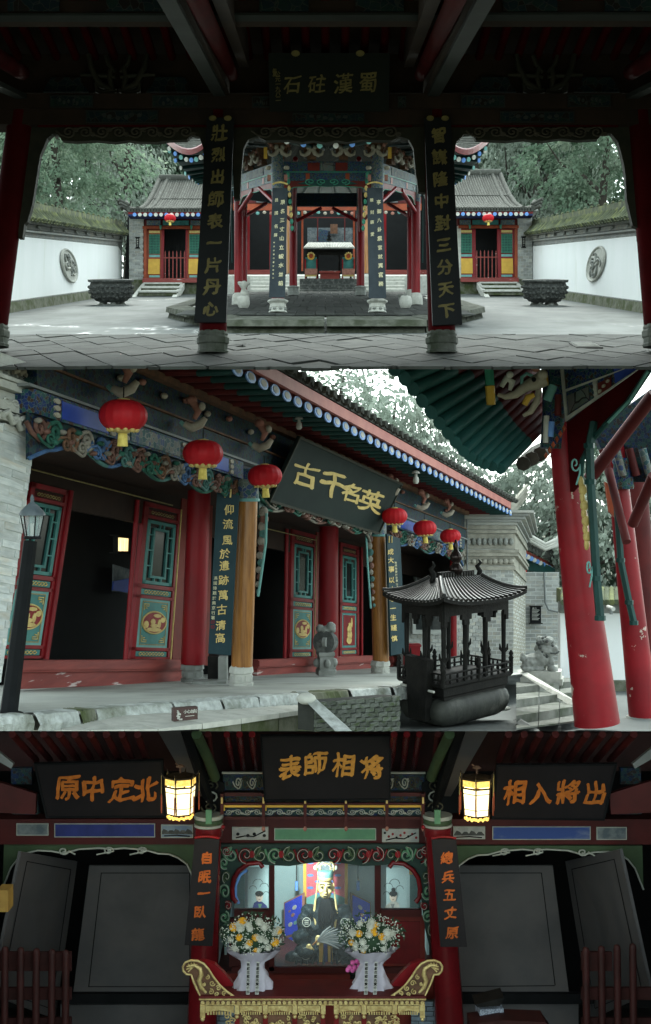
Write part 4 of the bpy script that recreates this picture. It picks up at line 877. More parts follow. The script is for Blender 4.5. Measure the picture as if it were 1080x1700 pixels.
def leaf(tl, tr_, br, bl, style, Xo=XW):
    q = QB(tl, tr_, br, bl, Xo); c = q.rect(MB(), 0,0,1,1,-.06,-.03).build('door_leaf', M['redd'], hall)
    f = MB(); W_ = .075
    for a in ((0,0,W_*1.4,1),(1-W_*1.4,0,1,1),(0,0,1,.03),(0,.08,1,.1),(0,.525,1,.55),(0,.595,1,.615),(0,.925,1,.945),(0,.985,1,1)): q.rect(f, *a, -.03, .03)
    f.build('door_rail', M['red'], c)
    q.rect(MB(), .1,.1,.9,.525,-.03,-.01).build('window_pane', mat('dark_window_glass', (.012,.016,.016), None, 2, .12) if 'dark_window_glass' not in bpy.data.materials else bpy.data.materials['dark_window_glass'], c)
    for a in ((.13,.11,.2,.52),(.8,.11,.87,.52),(.13,.11,.87,.13),(.13,.5,.87,.52),(.3,.16,.34,.47),(.66,.16,.7,.47),(.3,.155,.7,.17),(.3,.465,.7,.48),(.2,.2,.3,.208),(.2,.4,.3,.408),(.7,.2,.8,.208),(.7,.4,.8,.408),(.2,.3,.3,.308),(.7,.3,.8,.308),(.45,.13,.48,.16),(.55,.13,.58,.16),(.4,.48,.43,.5),(.57,.48,.6,.5)):
        q.rect(MB(), *a, -.01, .02).build('lattice_bar', M['teal'], c)
    for v0, v1, m_ in ((.045,.075,'golddull'),(.555,.59,'teal'),(.95,.982,'teal')):
        k = q.rect(MB(), .12,v0,.88,v1,-.03,.012); k.build('small_panel', M['redd'] if m_ == 'golddull' else M['teal'], c)
        g = MB(); vm = (v0+v1)/2; dv = (v1-v0)*.3
        q.tube(g, [(.2+.6*i/24, vm+dv*math.sin(i*1.05)) for i in range(25)], .008, .016, 4); q.tube(g, [(.2+.6*i/24, vm-dv*math.sin(i*1.05)) for i in range(25)], .008, .018, 4); g.build('gilt_vine', M['gold'] if m_ != 'golddull' else M['golddull'], c)
    q.rect(MB(), .12,.615,.88,.925,-.03,.01).build('large_panel', M['tealp'] if style != 2 else M['teal'], c)
    if style == 2: q.rect(MB(), .2,.635,.8,.905,.01,.016).build('inner_panel', M['red'], c)
    else:
        q.rect(MB(), .2,.635,.8,.905,.01,.014).build('inner_panel', M['teal'], c); e = MB(); q.frame(e, .19,.63,.81,.91,.014,.012,.02); e.build('gilt_border', M['golddull'], c)
        for cu, cv, su, sv in ((.21,.64,1,1),(.79,.64,-1,1),(.21,.9,1,-1),(.79,.9,-1,-1)):
            e = MB(); q.tube(e, [(cu+su*x, cv+sv*y) for x, y in ((.02,.05),(.02,.01),(.13,.01),(.13,.022),(.05,.022),(.05,.036),(.09,.036))], .009, .018, 4); e.build('corner_fret', M['gold'], c)
    if style == 2:
        e = MB()
        for u, v, a, b in ((.5,.72,.07,.02),(.48,.76,.11,.035),(.5,.81,.12,.04),(.47,.86,.13,.035),(.6,.7,.04,.045)): q.disc(e, u, v, a, b, .016, .03, 9)
        e.build('gilt_figure', M['gold'], c)
    else:
        q.disc(MB(), .5,.765,.29,.07,.014,.022).build('medallion', M['orange'] if 0 else M['red'], c); e = MB(); q.ring(e, .5,.765,.29,.07,.014,.022); e.build('medallion_rim', M['gold'], c)
        e = MB()
        for u, v, a, b in ((.3,.78,.06,.025),(.46,.76,.06,.02),(.5,.785,.1,.014),(.5,.81,.19,.014),(.62,.77,.04,.03),(.7,.745,.06,.018),(.56,.72,.1,.012)): q.disc(e, u, v, a, b, .022, .03, 8)
        e.build('gilt_relief', M['gold'], c)
    return q
leaf((50,800),(113,815),(72,1093),(-10,1093), 1)
leaf((238,832),(300,847),(282,1095),(213,1094), 1)
leaf((482,878),(524,889),(520,1093),(478,1094), 1)
leaf((563,900),(594,908),(594,1088),(562,1090), 2)
for a, b in (((228,830),(208,1095)),((118,815),(76,1095)),((476,878),(472,1094)),((600,908),(600,1089)),((286,842),(0,0))):
    if b[1]: MB().tube([FB(*a,XW+.06), FB(*b,XW+.06)], .04, 6).build('door_post', M['red'], hall)
MB().tube([FB(301,846,XW+.12), FB(283,1095,XW+.12)], .014, 5).build('gilt_fillet', M['gold'], hall)
MB().tube([FB(525,890,XW+.12), FB(521,1093,XW+.12)], .012, 5).build('gilt_fillet', M['golddull'], hall)
# right bay: pale panel, dark recess and end wall
QB((692,898),(732,912),(732,1002),(692,1006),-13.4).rect(MB(), 0,0,1,1,-.05,0).build('grey_panel', mat('grey_plaster', (.3,.32,.31), (.25,.27,.26), 1, .8), hall)
q = Quad(PB(672,985,42), PB(800,985,44), PB(800,1112,44), PB(672,1110,42)); q.rect(MB(), 0,0,1,1,-.2,-.03).build('end_wall', M['mortar'], hall)
brickwall(hall, PB(672,1110,42), PB(800,1112,44)-PB(672,1110,42), V((0,0,1)), q.n, (PB(800,1112,44)-PB(672,1110,42)).length, (PB(672,985,42)-PB(672,1110,42)).length, .19, .094, M['brick'], M['mortar'], gap=.008, dep=.03, backing=False)
q2 = Quad(PB(681,1003,41.6), PB(740,1003,42.4), PB(740,1052,42.4), PB(681,1052,41.6)); f = MB(); q2.frame(f, 0,0,1,1,.1,0,.09); f.build('window_frame', M['stone'], hall); q2.rect(MB(), .08,.1,.92,.9,0,.02).build('window_pane', bpy.data.materials['dark_window_glass'], hall)

# columns
def bcol(b, t, r, d, m, Xo=None, base=None, bm=None, painted=None, n=20):
    a, c = PB(*b, d), PB(*t, d); k = d*UB/F
    o = MB().tube([a+(c-a)*i/6 for i in range(7)], [r*k*(1.02-.07*i/6) for i in range(7)], n).build('column', m, hall)
    if base:
        bw, y0, y1 = base; p = PB(b[0]-1, y1, d); hh = (y1-y0)*k; w = bw*k
        MB().lathe(p, [(w*.98,0),(w,.2*hh),(w*.86,.22*hh),(w*.9,.4*hh),(w*.88,.62*hh),(w,.66*hh),(w*1.0,.72*hh),(w*.95,.9*hh),(w*.8,1.0*hh)], 8, sm=False, ph=.3).build('column_base', bm, o)
        for j in range(8): g = .3+math.pi/4*(j+.5); MB().box(p+V((math.cos(g)*w*.83, math.sin(g)*w*.83, hh*.42)), (.02,w*.42,hh*.26), g).build('base_panel', bm, o)
    if painted:
        y0, y1 = painted; p = PB(t[0], y1, d); hh = (y1-y0)*k; w = r*k
        MB().lathe(p, [(w*1.06,0),(w*1.12,.08*hh),(w*1.05,.12*hh),(w*1.03,1*hh)], n).build('painted_collar', M['caipale'], o); MB().lathe(p, [(w*1.12,-.02*hh),(w*1.16,.05*hh),(w*1.1,.12*hh)], n).build('collar_ring', M['tealp'], o)
    return o
bcol((401,1106),(411,826), 17.5, 23.9, M['wood'], base=(21,1104,1140), bm=M['palest'], painted=(796,832))
bcol((632,1098),(627,886), 13.5, 33.3, M['wood'], base=(17.5,1096,1122), bm=M['palest'], painted=(866,890))
bcol((320,1102),(331,800), 20, 26.2, M['red'], base=(20,1100,1132), bm=M['stone'])
bcol((543,1096),(546,870), 16.5, 34.4, M['red'], base=(17,1094,1116), bm=M['stone'])
bcol((752,1090),(752,860), 6, 43, M['red'])

# frieze, beams and carved valances in the plane of the porch columns
def band(p0, p1, H1, H0, m, name, o0=-.15, o1=0, Xo=XC): q = QH(p0, p1, H1, H0, Xo); q.rect(MB(), 0,0,1,1,o0,o1).build(name, m, hall); return q
q = band(215, 772, 4.62, 4.5, M['brown'], 'cornice_rail', -.2, .1)
q = band(190, 772, 4.5, 4.02, M['caidark'], 'painted_frieze', -.2, -.02)
MB().slab([FH(82,4.02,XC), FH(190,4.02,XC), FH(190,4.46,XC)], -FN*.1).build('painted_frieze', M['caidark'], hall)
q = band(58, 772, 3.98, 3.66, M['caidark'], 'painted_frieze', -.2, .02)
band(84, 772, 4.02, 3.99, M['brown'], 'frieze_fillet', -.1, .05); band(40, 772, 3.66, 3.62, M['greyw'], 'frieze_fillet', -.1, .06)
for x0, x1 in ((48,398),(428,617),(646,768)):
    q = band(x0, x1, 3.60, 3.26, M['caiblue'], 'painted_beam', -.25, .05)
    for u in (.08,.3,.36,.64,.7,.92):
        for j in range(3): q.disc(MB(), u, .2+.3*j, .011, .12, .05, .07, 8).build('painted_rosette', M['cream'], hall)
    for u0, u1, m_ in ((.1,.28,'blue'),(.38,.62,'caipale'),(.72,.9,'blue')): q.rect(MB(), u0,.12,u1,.88,.05,.06).build('painted_panel', M[m_], hall)
def valance(x0, x1, cols, n, flower=False):
    q = QH(x0, x1, 3.28, 2.72, XC); N4 = n*6
    low = lambda u: .72+.16*math.sin(u*n*math.pi*.5)+(.5*max(0, 1-min(u,1-u)*14)**1.5)
    pts = [(0,0),(1,0)]+[(1-i/N4, low(1-i/N4)) for i in range(N4+1)]
    q.poly(MB(), pts, -.04, .0).build('carved_valance', M['caidark'] if not flower else M['greendk'], hall)
    for k in range(n):
        e = MB(); q.tube(e, [(u, low(u)-.03) for u in [(k+i/6)/n for i in range(7)]], .024, .0, 6); e.build('valance_edge', (cols if flower else [M['bluem'],M['bluem'],M['greenm'],M['greenm'],M['tealm']])[k % (len(cols) if flower else 5)], hall)
    scrolls(q, hall, cols, n, .36, .40/n, .30, .028, o=.02)
    scrolls(q, hall, cols[1:]+cols[:1], n-1, .6, .30/n, .2, .018, .5/n, 1-.5/n, o=.05)
    for k in range(n*2):
        u = (k+.5)/(n*2); MB().ball(q.at(u,.2+.55*((k*7) % 5)/5,.05), (.05,.04,.03), 6, 4).build('carved_bud', (M['creamm'],M['pinkm'],M['greenm'])[k % 3], hall)
    if flower:
        for k in range(n*2):
            u = (k+.5)/(n*2); c = q.at(u,.4+.28*R.uniform(-1,1),.05); m_ = (M['creamm'],M['pinkm'],M['greenm'])[k % 3]
            MB().ball(c, .055, 7, 5).build('carved_flower', m_, hall)
            for j in range(5): g = 2*math.pi*j/5; MB().ball(c+FT*math.cos(g)*.13+V((0,0,math.sin(g)*.06)), (.06,.06,.035), 6, 4).build('carved_petal', m_, hall)
    return q
valance(48, 398, [M['pinkm'],M['greenm'],M['brown'],M['creamm'],M['bluem'],M['pinkm'],M['tealm']], 17)
valance(430, 614, [M['greenm'],M['creamm'],M['pinkm']], 11, True)
valance(650, 768, [M['pinkm'],M['greenm'],M['creamm'],M['bluem']], 11)
def hang(pts, d, name='hanging_carving'):
    for k, (x, y, r) in enumerate(pts): MB().ball(PB(x, y, d), (r*d*UB/F*1.1, .05, r*d*UB/F*1.3), 8, 5).build(name, (M['creamm'],M['pinkm'],M['creamm'],M['tealm'])[k % 4], hall)
hang([(437-1.1*k*.9+2*(k % 2), 850+12*k, 7.5-.35*k) for k in range(12)], 24.6)
hang([(611+.7*k+1.5*(k % 2), 884+11*k, 5.6-.25*k) for k in range(12)], 32.6)
MB().tube([PB(442,852,24.5), PB(441,900,24.5), PB(434,950,24.5), PB(428,990,24.5)], .02, 5).build('carving_edge', M['tealp'], hall)
MB().tube([PB(607,884,32.5), PB(610,940,32.5), PB(615,1010,32.5)], .02, 5).build('carving_edge', M['tealp'], hall)
# dragon-headed brackets over the columns and between them
for x, y, s in ((203,640,1.25),(320,700,1.05),(432,735,.95),(648,815,.7),(700,838,.62),(742,850,.55)):
    d = fd(x, -10.0); k = d*UB/F*s
    for pts, r, m_ in (([(-8,-38),(2,-28),(8,-16),(2,-4)],6,'pink'), ([(-14,4),(-2,10),(12,4),(20,-6)],7,'cream'), ([(-20,0),(-12,8),(-4,6)],4,'tealp')):
        MB().tube([PB(x+a*s, y+b*s, d) for a, b in pts], [r*k*q_ for q_ in (.8,1.1,1,.6)[:len(pts)]], 7).build('carved_bracket', M[m_], hall)
    MB().ball(PB(x-2*s, y-34*s, d), (9*k,.08,8*k), 8, 6).build('carved_head', M['pink'], hall); MB().ball(PB(x+14*s, y-24*s, d), (6*k,.06,7*k), 7, 5).build('carved_lotus', M['cream'], hall)
for k in range(16):
    px = 200+36*k; MB().ball(FH(px, 4.28+.08*(k % 2), XC+.03), (.05,.1,.04), 6, 4).build('painted_blossom', M['pink'] if k % 2 else M['cream'], hall)

# eaves: rafters, painted tips and ends, each its own piece
raf = MB().tube([V((0,0,0)), -FN*1.5*UB+V((0,0,.01))], .075*UB, 6).mesh('eave_rafter', M['redd'])
tip = MB().tube([V((0,0,0)), -FN*.72*UB], .08*UB, 6).mesh('rafter_tip', M['greendk'])
def oval(a, b, r, n=14):
    c = [FT*math.cos(2*math.pi*j/n)*r*2.1+V((0,0,math.sin(2*math.pi*j/n)*r)) for j in range(n)]; return MB().slab([p+FN*a for p in c], FN*(b-a))
ring_ = oval(0, .02, .10*UB).mesh('rafter_end', M['bluep']); dot = oval(.018, .026, .062*UB, 12).mesh('end_disc', M['palest'])
d = 19.75
while d < 43.0:
    o = V(((XE+.36*d)*UB, d*UB, CZ+UB*(SB*d+4.58))); T = Matrix.Translation
    a = inst('eave_rafter', raf, hall, T(o-FN*.7*UB+V((0,0,.01))))
    for nm, me_ in (('rafter_tip', tip),): inst(nm, me_, a, T(o))
    e = inst('rafter_end', ring_, a, T(o+V((0,0,.005)))); inst('end_disc', dot, a, T(o+V((0,0,.012))))
    d += .53 if d < 30 else .58
def eb(H1, H0, Xo, o0, o1, m, name, x0=398, x1=848): return QH(x0, x1, H1, H0, Xo).rect(MB(), 0,0,1,1,o0,o1).build(name, m, hall)
eb(4.92, 4.7, XE+.1, -.1, 0, mat('faded_red_eave', (.42,.15,.12), (.33,.1,.085), 2, .6), 'eave_board')
MB().slab([FH(374,4.7,XE), FH(848,4.7,XE), FH(772,4.74,XC-.2), FH(200,4.74,XC-.2)], (0,0,.03)).build('eave_boarding', M['redd'], hall)
MB().slab([FH(403,4.95,XE+.1), FH(848,4.95,XE+.1), FH(772,5.0,XC-3), FH(120,5.0,XC-3)], (0,0,.05)).build('roof_slope', M['roof'], hall)
te = MB().tube([V((0,0,0)), -FN*.6], .065, 7).mesh('tile_end', M['roof']); tq = MB().lathe((0,0,-.05), [(.005,0),(.06,.03),(.065,.1)], 6, sm=False).mesh('drip_tile', M['roof'])
d = 20.9
while d < 43:
    o = V(((XE+.14+.36*d)*UB, d*UB, CZ+UB*(SB*d+5.06))); inst('tile_end', te, hall, Matrix.Translation(o+V((0,0,R.uniform(0,.02))))); inst('drip_tile', tq, hall, Matrix.Translation(o+FT*.1-V((0,0,.02)))); d += .42
for x, y, dd in ((496,705,24.5),(690,795,31.5)):
    b = thing('bulb_lamp', 'small white bulb lamp under the eave '+('beside the large signboard top' if x < 500 else 'above the lantern cluster'), 'lamp', PB(x,y+8,dd)); k = dd*UB/F
    MB().lathe(PB(x,y+8,dd), [(k*3,0),(k*5,k*3),(k*4.5,k*10),(k*2.5,k*12),(k*2.5,k*16)], 10).build('bulb', M['palest'], b); MB().lathe(PB(x,y-9,dd), [(k*7,0),(k*6,k*3),(k*2,k*5)], 10).build('holder', M['palest'], b)

# boards with writing
q = Quad(FB(497,724,-9.75), FB(668,803,-9.75), FB(628,887,-10.2), FB(446,833,-10.2)); t = thing('signboard', 'large dark green signboard with four bold gilt characters, slanting under the porch eave', 'signboard', q.at(.5,1))
q.rect(MB(), 0,0,1,1,-.04,0).build('board', mat('dark_green_lacquer', (.007,.014,.013), (.01,.019,.017), 2, .6, spec=.1), t)
for ch, x, y, s in (('古',508,788,45),('千',553,805,48),('名',583,818,37),('英',616,832,39)): q.charpx(ch, x, y, s, M['gold'], t, .004, .006, .022, .06, .22, .36)
f = MB(); q.frame(f, 0,0,1,1,.04,0,.02); f.build('board_frame', M['dkolive'], t)
q = Quad(PB(360,815,23.4), PB(397,823,23.4), PB(383,1088,23.2), PB(345,1085,23.2)); t = thing('couplet_board', 'dark blue couplet board of nine gilt characters beside the nearer varnished porch column', 'couplet board', q.at(.5,1), 'couplets of the main hall')
q.rect(MB(), 0,0,1,1,-.04,0).build('board', mat('blue_black_board', (.012,.03,.037), (.018,.04,.048), 2, .5, .05, spec=.1), t)
for ch, x, y in zip('仰流風於遺跡萬古清高', (380,378,377,373,372,371,370,368,366,365), (846,870,897,919,939,963,988,1012,1038,1059)): q.charpx(ch, x, y, 17.5, M['gold'], t, .004, .006, .016, .03)
for i, ch in enumerate('馮國璋題於南京行署'): q.charpx(ch, 357.5-.55*i, 960+8.2*i, 6.5, M['pale'], t, .004, .004, .0, .02, name='inscription')
for y in (1033,1041): q.charpx('印', 352.5, y, 7, M['red'], t, .004, .004, .02, 0, name='seal')
for x in (374,383): MB().tube([q.hit(x,812,.02), q.hit(x-1,826,.02)], .012, 5).build('hanging_hook', M['gold'], t)
q = Quad(PB(642,886,32.8), PB(664,894,33.4), PB(673,1084,33.4), PB(649,1088,32.8)); t = thing('couplet_board', 'dark blue couplet board of gilt characters, half hidden by the iron incense burner', 'couplet board', q.at(.5,1), 'couplets of the main hall')
q.rect(MB(), 0,0,1,1,-.04,0).build('board', bpy.data.materials['blue_black_board'], t)
for ch, x, y in zip('成大事以小心一生謹慎', (648,648.5,649.5,650,651,651.5,652,652.5,653.5,654.5), (916,930,945,963,978,994,1010,1025,1042,1060)): q.charpx(ch, x, y, 10.5, M['gold'], t, .004, .006, .02, .03)
for i, ch in enumerate('後學敬書於定軍山下'): q.charpx(ch, 656.5+.3*i, 934+5*i, 4, M['pale'], t, .004, .004, 0, 0, name='inscription')
for x in (645.5,650): MB().tube([q.hit(x,890,.02), q.hit(x,901,.02)], .012, 5).build('hanging_hook', M['gold'], t)
# lanterns under the eave
for x, y, r, lab in ((203,690,38,'largest red lantern, hanging nearest the brick pier'),(336,753,32,'red lantern hanging between the largest one and the varnished porch column'),(441,790,27,'red lantern hanging beside the nearer edge of the large signboard'),(655,857,20,'red lantern hanging beside the far edge of the large signboard'),(706,877,18.5,'red lantern in the middle of the far trio under the porch eave'),(748,890,16.5,'smallest red porch lantern, hanging nearest the far brick pier')):
    d = fd(x, -9.7); lantern(PB(x,y,d), r*d*UB/F, lab, 'lanterns under the porch eave')
t = thing('palace_lantern', 'small lit palace lantern hanging inside the dark doorway of the main hall', 'lantern', FB(203,917,-14.2))
glow = mat('glowing_lantern_panel', (1,.82,.42), (1,.74,.3), 4, .5, emis=.3); q = QB((193,890),(214,892),(213,917),(193,917),-14.2)
for i in range(3): q.rect(MB(), .03+.33*i,.05,.3+.33*i,.95,-.05,0).build('glowing_panel', glow, t)
f = MB(); q.frame(f, 0,0,1,1,.02,-.06,.02); q.rect(f, -.15,-.08,1.15,0,-.1,.05); q.rect(f, -.12,1,1.12,1.06,-.1,.05); f.build('lantern_frame', M['iron'], t)
MB().tube([FB(204,890,-14.2), FB(205,840,-14.2)], .01, 5).build('cord', M['iron'], t)
QB((188,937),(215,945),(213,985),(187,982),-15.3).rect(MB(), 0,0,1,1,-.02,0).build('painted_screen', M['ink'], hall); QB((188,965),(214,960),(213,984),(187,980),-15.2).rect(MB(), 0,0,1,1,-.02,0).build('painted_screen', M['blue'], hall)
t = thing('caution_sign', 'brown caution sign with white lettering fixed to the podium edge stone', 'sign'); 
e0, e1 = el(.39), el(.47); q = Quad(PB(288,1176,15.5), PB(328,1173,15.65), PB(328,1194,15.65), PB(288,1198,15.5))
t.location = q.at(.5,1); ORG[t.name] = V(t.location); q.rect(MB(), 0,0,1,1,-.06,0).build('sign_plate', mat('brown_sign_plate', (.07,.04,.035), (.055,.03,.027), 4, .5), t)
for i, ch in enumerate('小心台阶'): q.charpx(ch, 307.5+5.6*i, 1181.6-.45*i, 6.4, M['palest'], t, .002, .002, .03, 0, name='sign_character')
e = MB(); q.tube(e, [(.16,.3),(.2,.45),(.14,.6),(.24,.7)], .012, .004); q.tube(e, [(.2,.45),(.28,.5)], .009, .004); q.tube(e, [(.14,.78),(.22,.78),(.22,.88),(.34,.88)], .009, .004); q.disc(e, .16,.22,.03,.06,0,.006,8); e.build('falling_figure_mark', M['palest'], t)
e = MB(); q.rect(e, .48,.66,.85,.7,0,.003); e.build('small_lettering', M['palest'], t)

# left brick pier
XP = -10.6
pr = thing('brick_pier', 'pale grey brick pier with carved fret cornice at the near end of the porch', 'pier', FB(30,1130,XP), 'brick piers of the main hall')
b0, b1 = FB(-12,1140,XP), FB(1,1133,XP); t0 = FB(60,716,XP)
up = (FB(59,716,XP)-FB(1,1130,XP)); wv = FT; w = 1.05
o = b1-FT*w
MB().slab([o, o+FT*w, o+FT*w+up, o+up], -FN*.5).build('pier_core', M['mortar'], pr)
brickwall(pr, o, FT, up.normalized(), FN, w, up.length, w/2.15, up.length/29, M['brickp'], M['mortar'], gap=.014, dep=.05, backing=False)
def pq(y0, y1, x1, ov, m, name, o1, par=pr):
    a, b = FB(x1, y0, XP), FB(x1, y1, XP); return Quad(a-FT*w, a+FT*ov, b+FT*ov, b-FT*w).rect(MB(), 0,0,1,1,-.4,o1).build(name, m, par)
for y0, y1, x1, ov, m_, o1 in ((700,714,61,.03,'palest',.03),(683,699,63,.06,'palest',.05),(668,682,65,.02,'palest',.0),(655,667,66,.1,'palest',.08),(648,654,67,.13,'palest',.1),(628,647,68,.03,'palest',.02),(614,627,68,.02,'palest',.01),(610,613,68,.0,'palest',-.01)): pq(y0, y1, x1, ov, M[m_], 'cornice_course', o1)
for k in range(5):
    c = FB(8+13*k, 702-1.5+ (k % 2)*5+14*k*.35-8, XP)+FN*.06; MB().tube([c-FT*.12, c-FT*.04+V((0,0,.05)), c+FT*.04-V((0,0,.05)), c+FT*.14+V((0,0,.0))], .035, 6).build('carved_cloth', M['palest'], pr)
    c = FB(6+14*k, 668+14*k*.33-3, XP)+FN*.03; q = Quad(c-FT*.1+V((0,0,.05)), c+FT*.1+V((0,0,.05)), c+FT*.1-V((0,0,.05)), c-FT*.1-V((0,0,.05))); e = MB(); q.tube(e, spiral(.5,.5,.4,.45,1.3,0,1,14), .014, .01, 5); e.build('carved_scroll', M['palest'], pr)
    c = FB(6+14*k, 621+14*k*.33-2, XP)+FN*.02; q = Quad(c-FT*.13+V((0,0,.04)), c+FT*.13+V((0,0,.04)), c+FT*.13-V((0,0,.04)), c-FT*.13-V((0,0,.04))); e = MB(); q.tube(e, [(0,1),(0,0),(.8,0),(.8,.7),(.35,.7),(.35,.4),(.55,.4)], .01, .01, 4); e.build('fret_key', M['stone'], pr)
for k in range(4): MB().tube([FB(14+10*k,618+3*k,XP)+FN*.05, FB(20+10*k,615+2*k,XP)+FN*.07, FB(24+9*k,614+3*k,XP)+FN*.03], .03, 6).build('carved_leaf', M['cream'], pr)

# lamp post
lp = thing('lamp_post', 'black lamp post with a glass lantern head beside the near brick pier', 'lamp post', PB(14,1186,14.35)); d = 14.35; k = d*UB/F
MB().tube([PB(14,1186,d), PB(50,898,d)], [15*k, 11.5*k], 8, sm=False).build('post', M['black'], lp)
MB().lathe(PB(14,1188,d), [(24*k,0),(24*k,4*k),(16*k,7*k)], 16).build('base_plate', M['iron'], lp)
c = PB(53,893,d); MB().lathe(c, [(14*k,-2*k),(15*k,0),(13*k,3*k)], 8, sm=False).build('lantern_seat', M['black'], lp)
gl = bpy.data.materials.new('lamp_glass'); gl.use_nodes = True; g_ = gl.node_tree.nodes['Principled BSDF']; g_.inputs['Base Color'].default_value = (.5,.58,.58,1); g_.inputs['Roughness'].default_value = .12; g_.inputs['Alpha'].default_value = .35
MB().lathe(c, [(12*k,3*k),(19*k,38*k)], 6, sm=False).build('glass', gl, lp)
for j in range(6): g = 2*math.pi*j/6; MB().tube([c+V((math.cos(g)*12.5*k, math.sin(g)*12.5*k, 3*k)), c+V((math.cos(g)*19.5*k, math.sin(g)*19.5*k, 38*k))], 1.1*k, 5).build('glazing_bar', M['black'], lp)
MB().tube([c+V((0,0,2*k)), c+V((0,0,24*k))], 3*k, 8).build('bulb', M['palest'], lp)
MB().lathe(c, [(22*k,37*k),(22*k,40*k),(18*k,46*k),(10*k,54*k),(4*k,58*k),(2.5*k,62*k),(3.5*k,65*k),(1*k,72*k)], 16).build('cap', mat('grey_lamp_cap', (.09,.11,.12), (.06,.075,.085), 6, .45, .1), lp)

# red box, drum stones
t = thing('donation_box', 'bright red box standing by the far porch wall behind the incense burner', 'box', PB(683,1107,37)); k = 37*UB/F
MB().box(PB(683,1089,37), (27*k,.35,34*k)).build('body', M['red'], t); MB().box(PB(683,1071,37), (30*k,.4,3*k)).build('lid', M['red'], t)
for x in (672,694): MB().box(PB(x,1107.5,36.9), (3*k,.1,4*k)).build('foot', M['redd'], t)
def sculpt(name, balls, m, par, vox, nz=.0, ns=6):
    """one continuous carved body grown from overlapping lumps"""
    mb = MB()
    for c, r in balls: mb.ball(c, r, 14, 10)
    o0 = ORG.get(par.name, V((0,0,0))) if par else V((0,0,0)); ob = bpy.data.objects.new(name, mb.mesh(name, m, o0)); COL.objects.link(ob)
    md = ob.modifiers.new('r', 'REMESH'); md.mode = 'VOXEL'; md.voxel_size = vox; md.use_smooth_shade = True
    me = bpy.data.meshes.new_from_object(ob.evaluated_get(bpy.context.evaluated_depsgraph_get())); ob.modifiers.clear(); old = ob.data; ob.data = me; bpy.data.meshes.remove(old)
    if nz:
        for v in me.vertices: v.co += v.normal*nz*(noise.noise(v.co*ns)+.5*noise.noise(v.co*ns*2.3))
    me.materials.clear(); me.materials.append(m); me.polygons.foreach_set('use_smooth', [True]*len(me.polygons))
    if par: ob.parent = par; ORG[ob.name] = o0
    return ob
def drumstone(px, y0, y1, d, label):
    k = d*UB/F*(y1-y0)/80; o = PB(px, y1, d); t = thing('drum_stone', label, 'drum stone', o, 'carved drum stones at the hall door')
    MB().lathe(o, [(20*k,0),(20*k,8*k),(17*k,10*k),(16*k,30*k),(19*k,33*k),(19*k,38*k)], 4, sm=False, ph=math.pi/4+.2).build('pedestal', M['stone'], t)
    c = o+V((0,0,54*k)); MB().tube([c-FT*10*k, c+FT*10*k], 19*k, 18).build('drum', M['dkstone'], t)
    MB().tube([c+FN*6*k+FT*-11*k, c+FT*-11*k-FN*0*k], 8*k, 10).build('drum_boss', M['stone'], t)
    sculpt('lion', [(c+V((0,0,20*k)),(11*k,9*k,7*k)),(c+V((9*k,-3*k,26*k)),8*k),(c+V((-9*k,0,22*k)),7*k),(c+V((13*k,-6*k,20*k)),4*k)], M['stone'], t, 2*k, 1.5*k, .6/k)
    for j in range(4): g = .2+math.pi/2*j; MB().ball(o+V((math.cos(g)*15*k, math.sin(g)*15*k, 20*k)), (6*k,6*k,8*k), 6, 4).build('carved_panel', M['stone'], t)
drumstone(540, 1040, 1120, 30.5, 'grey carved drum stone topped by a small lion beside the open centre door')
t = thing('drum_stone', 'dark carved stone base glimpsed between the couplet board and varnished column', 'drum stone', PB(368,1128,25.4), 'carved drum stones at the hall door'); k = 25.4*UB/F
MB().box(PB(357,1108,25.5), (22*k,.3,40*k)).build('side_block', M['iron'], t); MB().box(PB(370,1110,25.3), (14*k,.25,40*k)).build('carved_block', M['stone'], t); MB().box(PB(348,1132,25.0), (56*k,.3,5*k)).build('plinth', M['stone'], t)

# incense burner
bn = thing('incense_burner', 'black cast iron incense burner with a tiled canopy roof and railings on a stone bowl', 'incense burner', PB(740,1209,23)); 
Nn, Ln, Rn = B_((735-540)/F*22.4,22.4,0), B_((662-540)/F*23.6,23.6,0), B_((848-540)/F*24.4,24.4,0)
Nn.z = Ln.z = Rn.z = B_(0,22.7,0).z; Cn = (Ln+Rn)/2
def bp(a, b, z, s=1.0): p = Nn+(Ln-Nn)*a+(Rn-Nn)*b; p = Cn+(p-Cn)*s; return V((p.x, p.y, Nn.z+z))
def bring(s, z): return [bp(0,0,z,s), bp(0,1,z,s), bp(1,1,z,s), bp(1,0,z,s)]
def loft(rings, m, name, sm=False):
    n = len(rings[0]); v = [p for r in rings for p in r]; fs = [(i*n+j,i*n+(j+1) % n,(i+1)*n+(j+1) % n,(i+1)*n+j) for i in range(len(rings)-1) for j in range(n)]
    return MB().add(v, fs+[tuple(range(n-1,-1,-1)), tuple(range(len(v)-n,len(v)))], sm).build(name, m, bn)
def rr(s, z, n=6):
    out = []; cs = [(0,0),(0,1),(1,1),(1,0)]; e = .16
    for i, (a, b) in enumerate(cs):
        pa, pn = cs[i-1], cs[(i+1) % 4]
        for j in range(n+1):
            t = j/n; p0 = (a+(pa[0]-a)*e, b+(pa[1]-b)*e); p1 = (a+(pn[0]-a)*e, b+(pn[1]-b)*e)
            x = (1-t)**2*p0[0]+2*t*(1-t)*a+t*t*p1[0]; y = (1-t)**2*p0[1]+2*t*(1-t)*b+t*t*p1[1]; out.append(bp(x, y, z, s))
    return out
stb = mat('sooty_stone_bowl', (.045,.047,.04), (.022,.024,.021), 3, .6, .35, dirt=(.11,.11,.095), dsc=2.2, dlo=.55, dhi=.72)
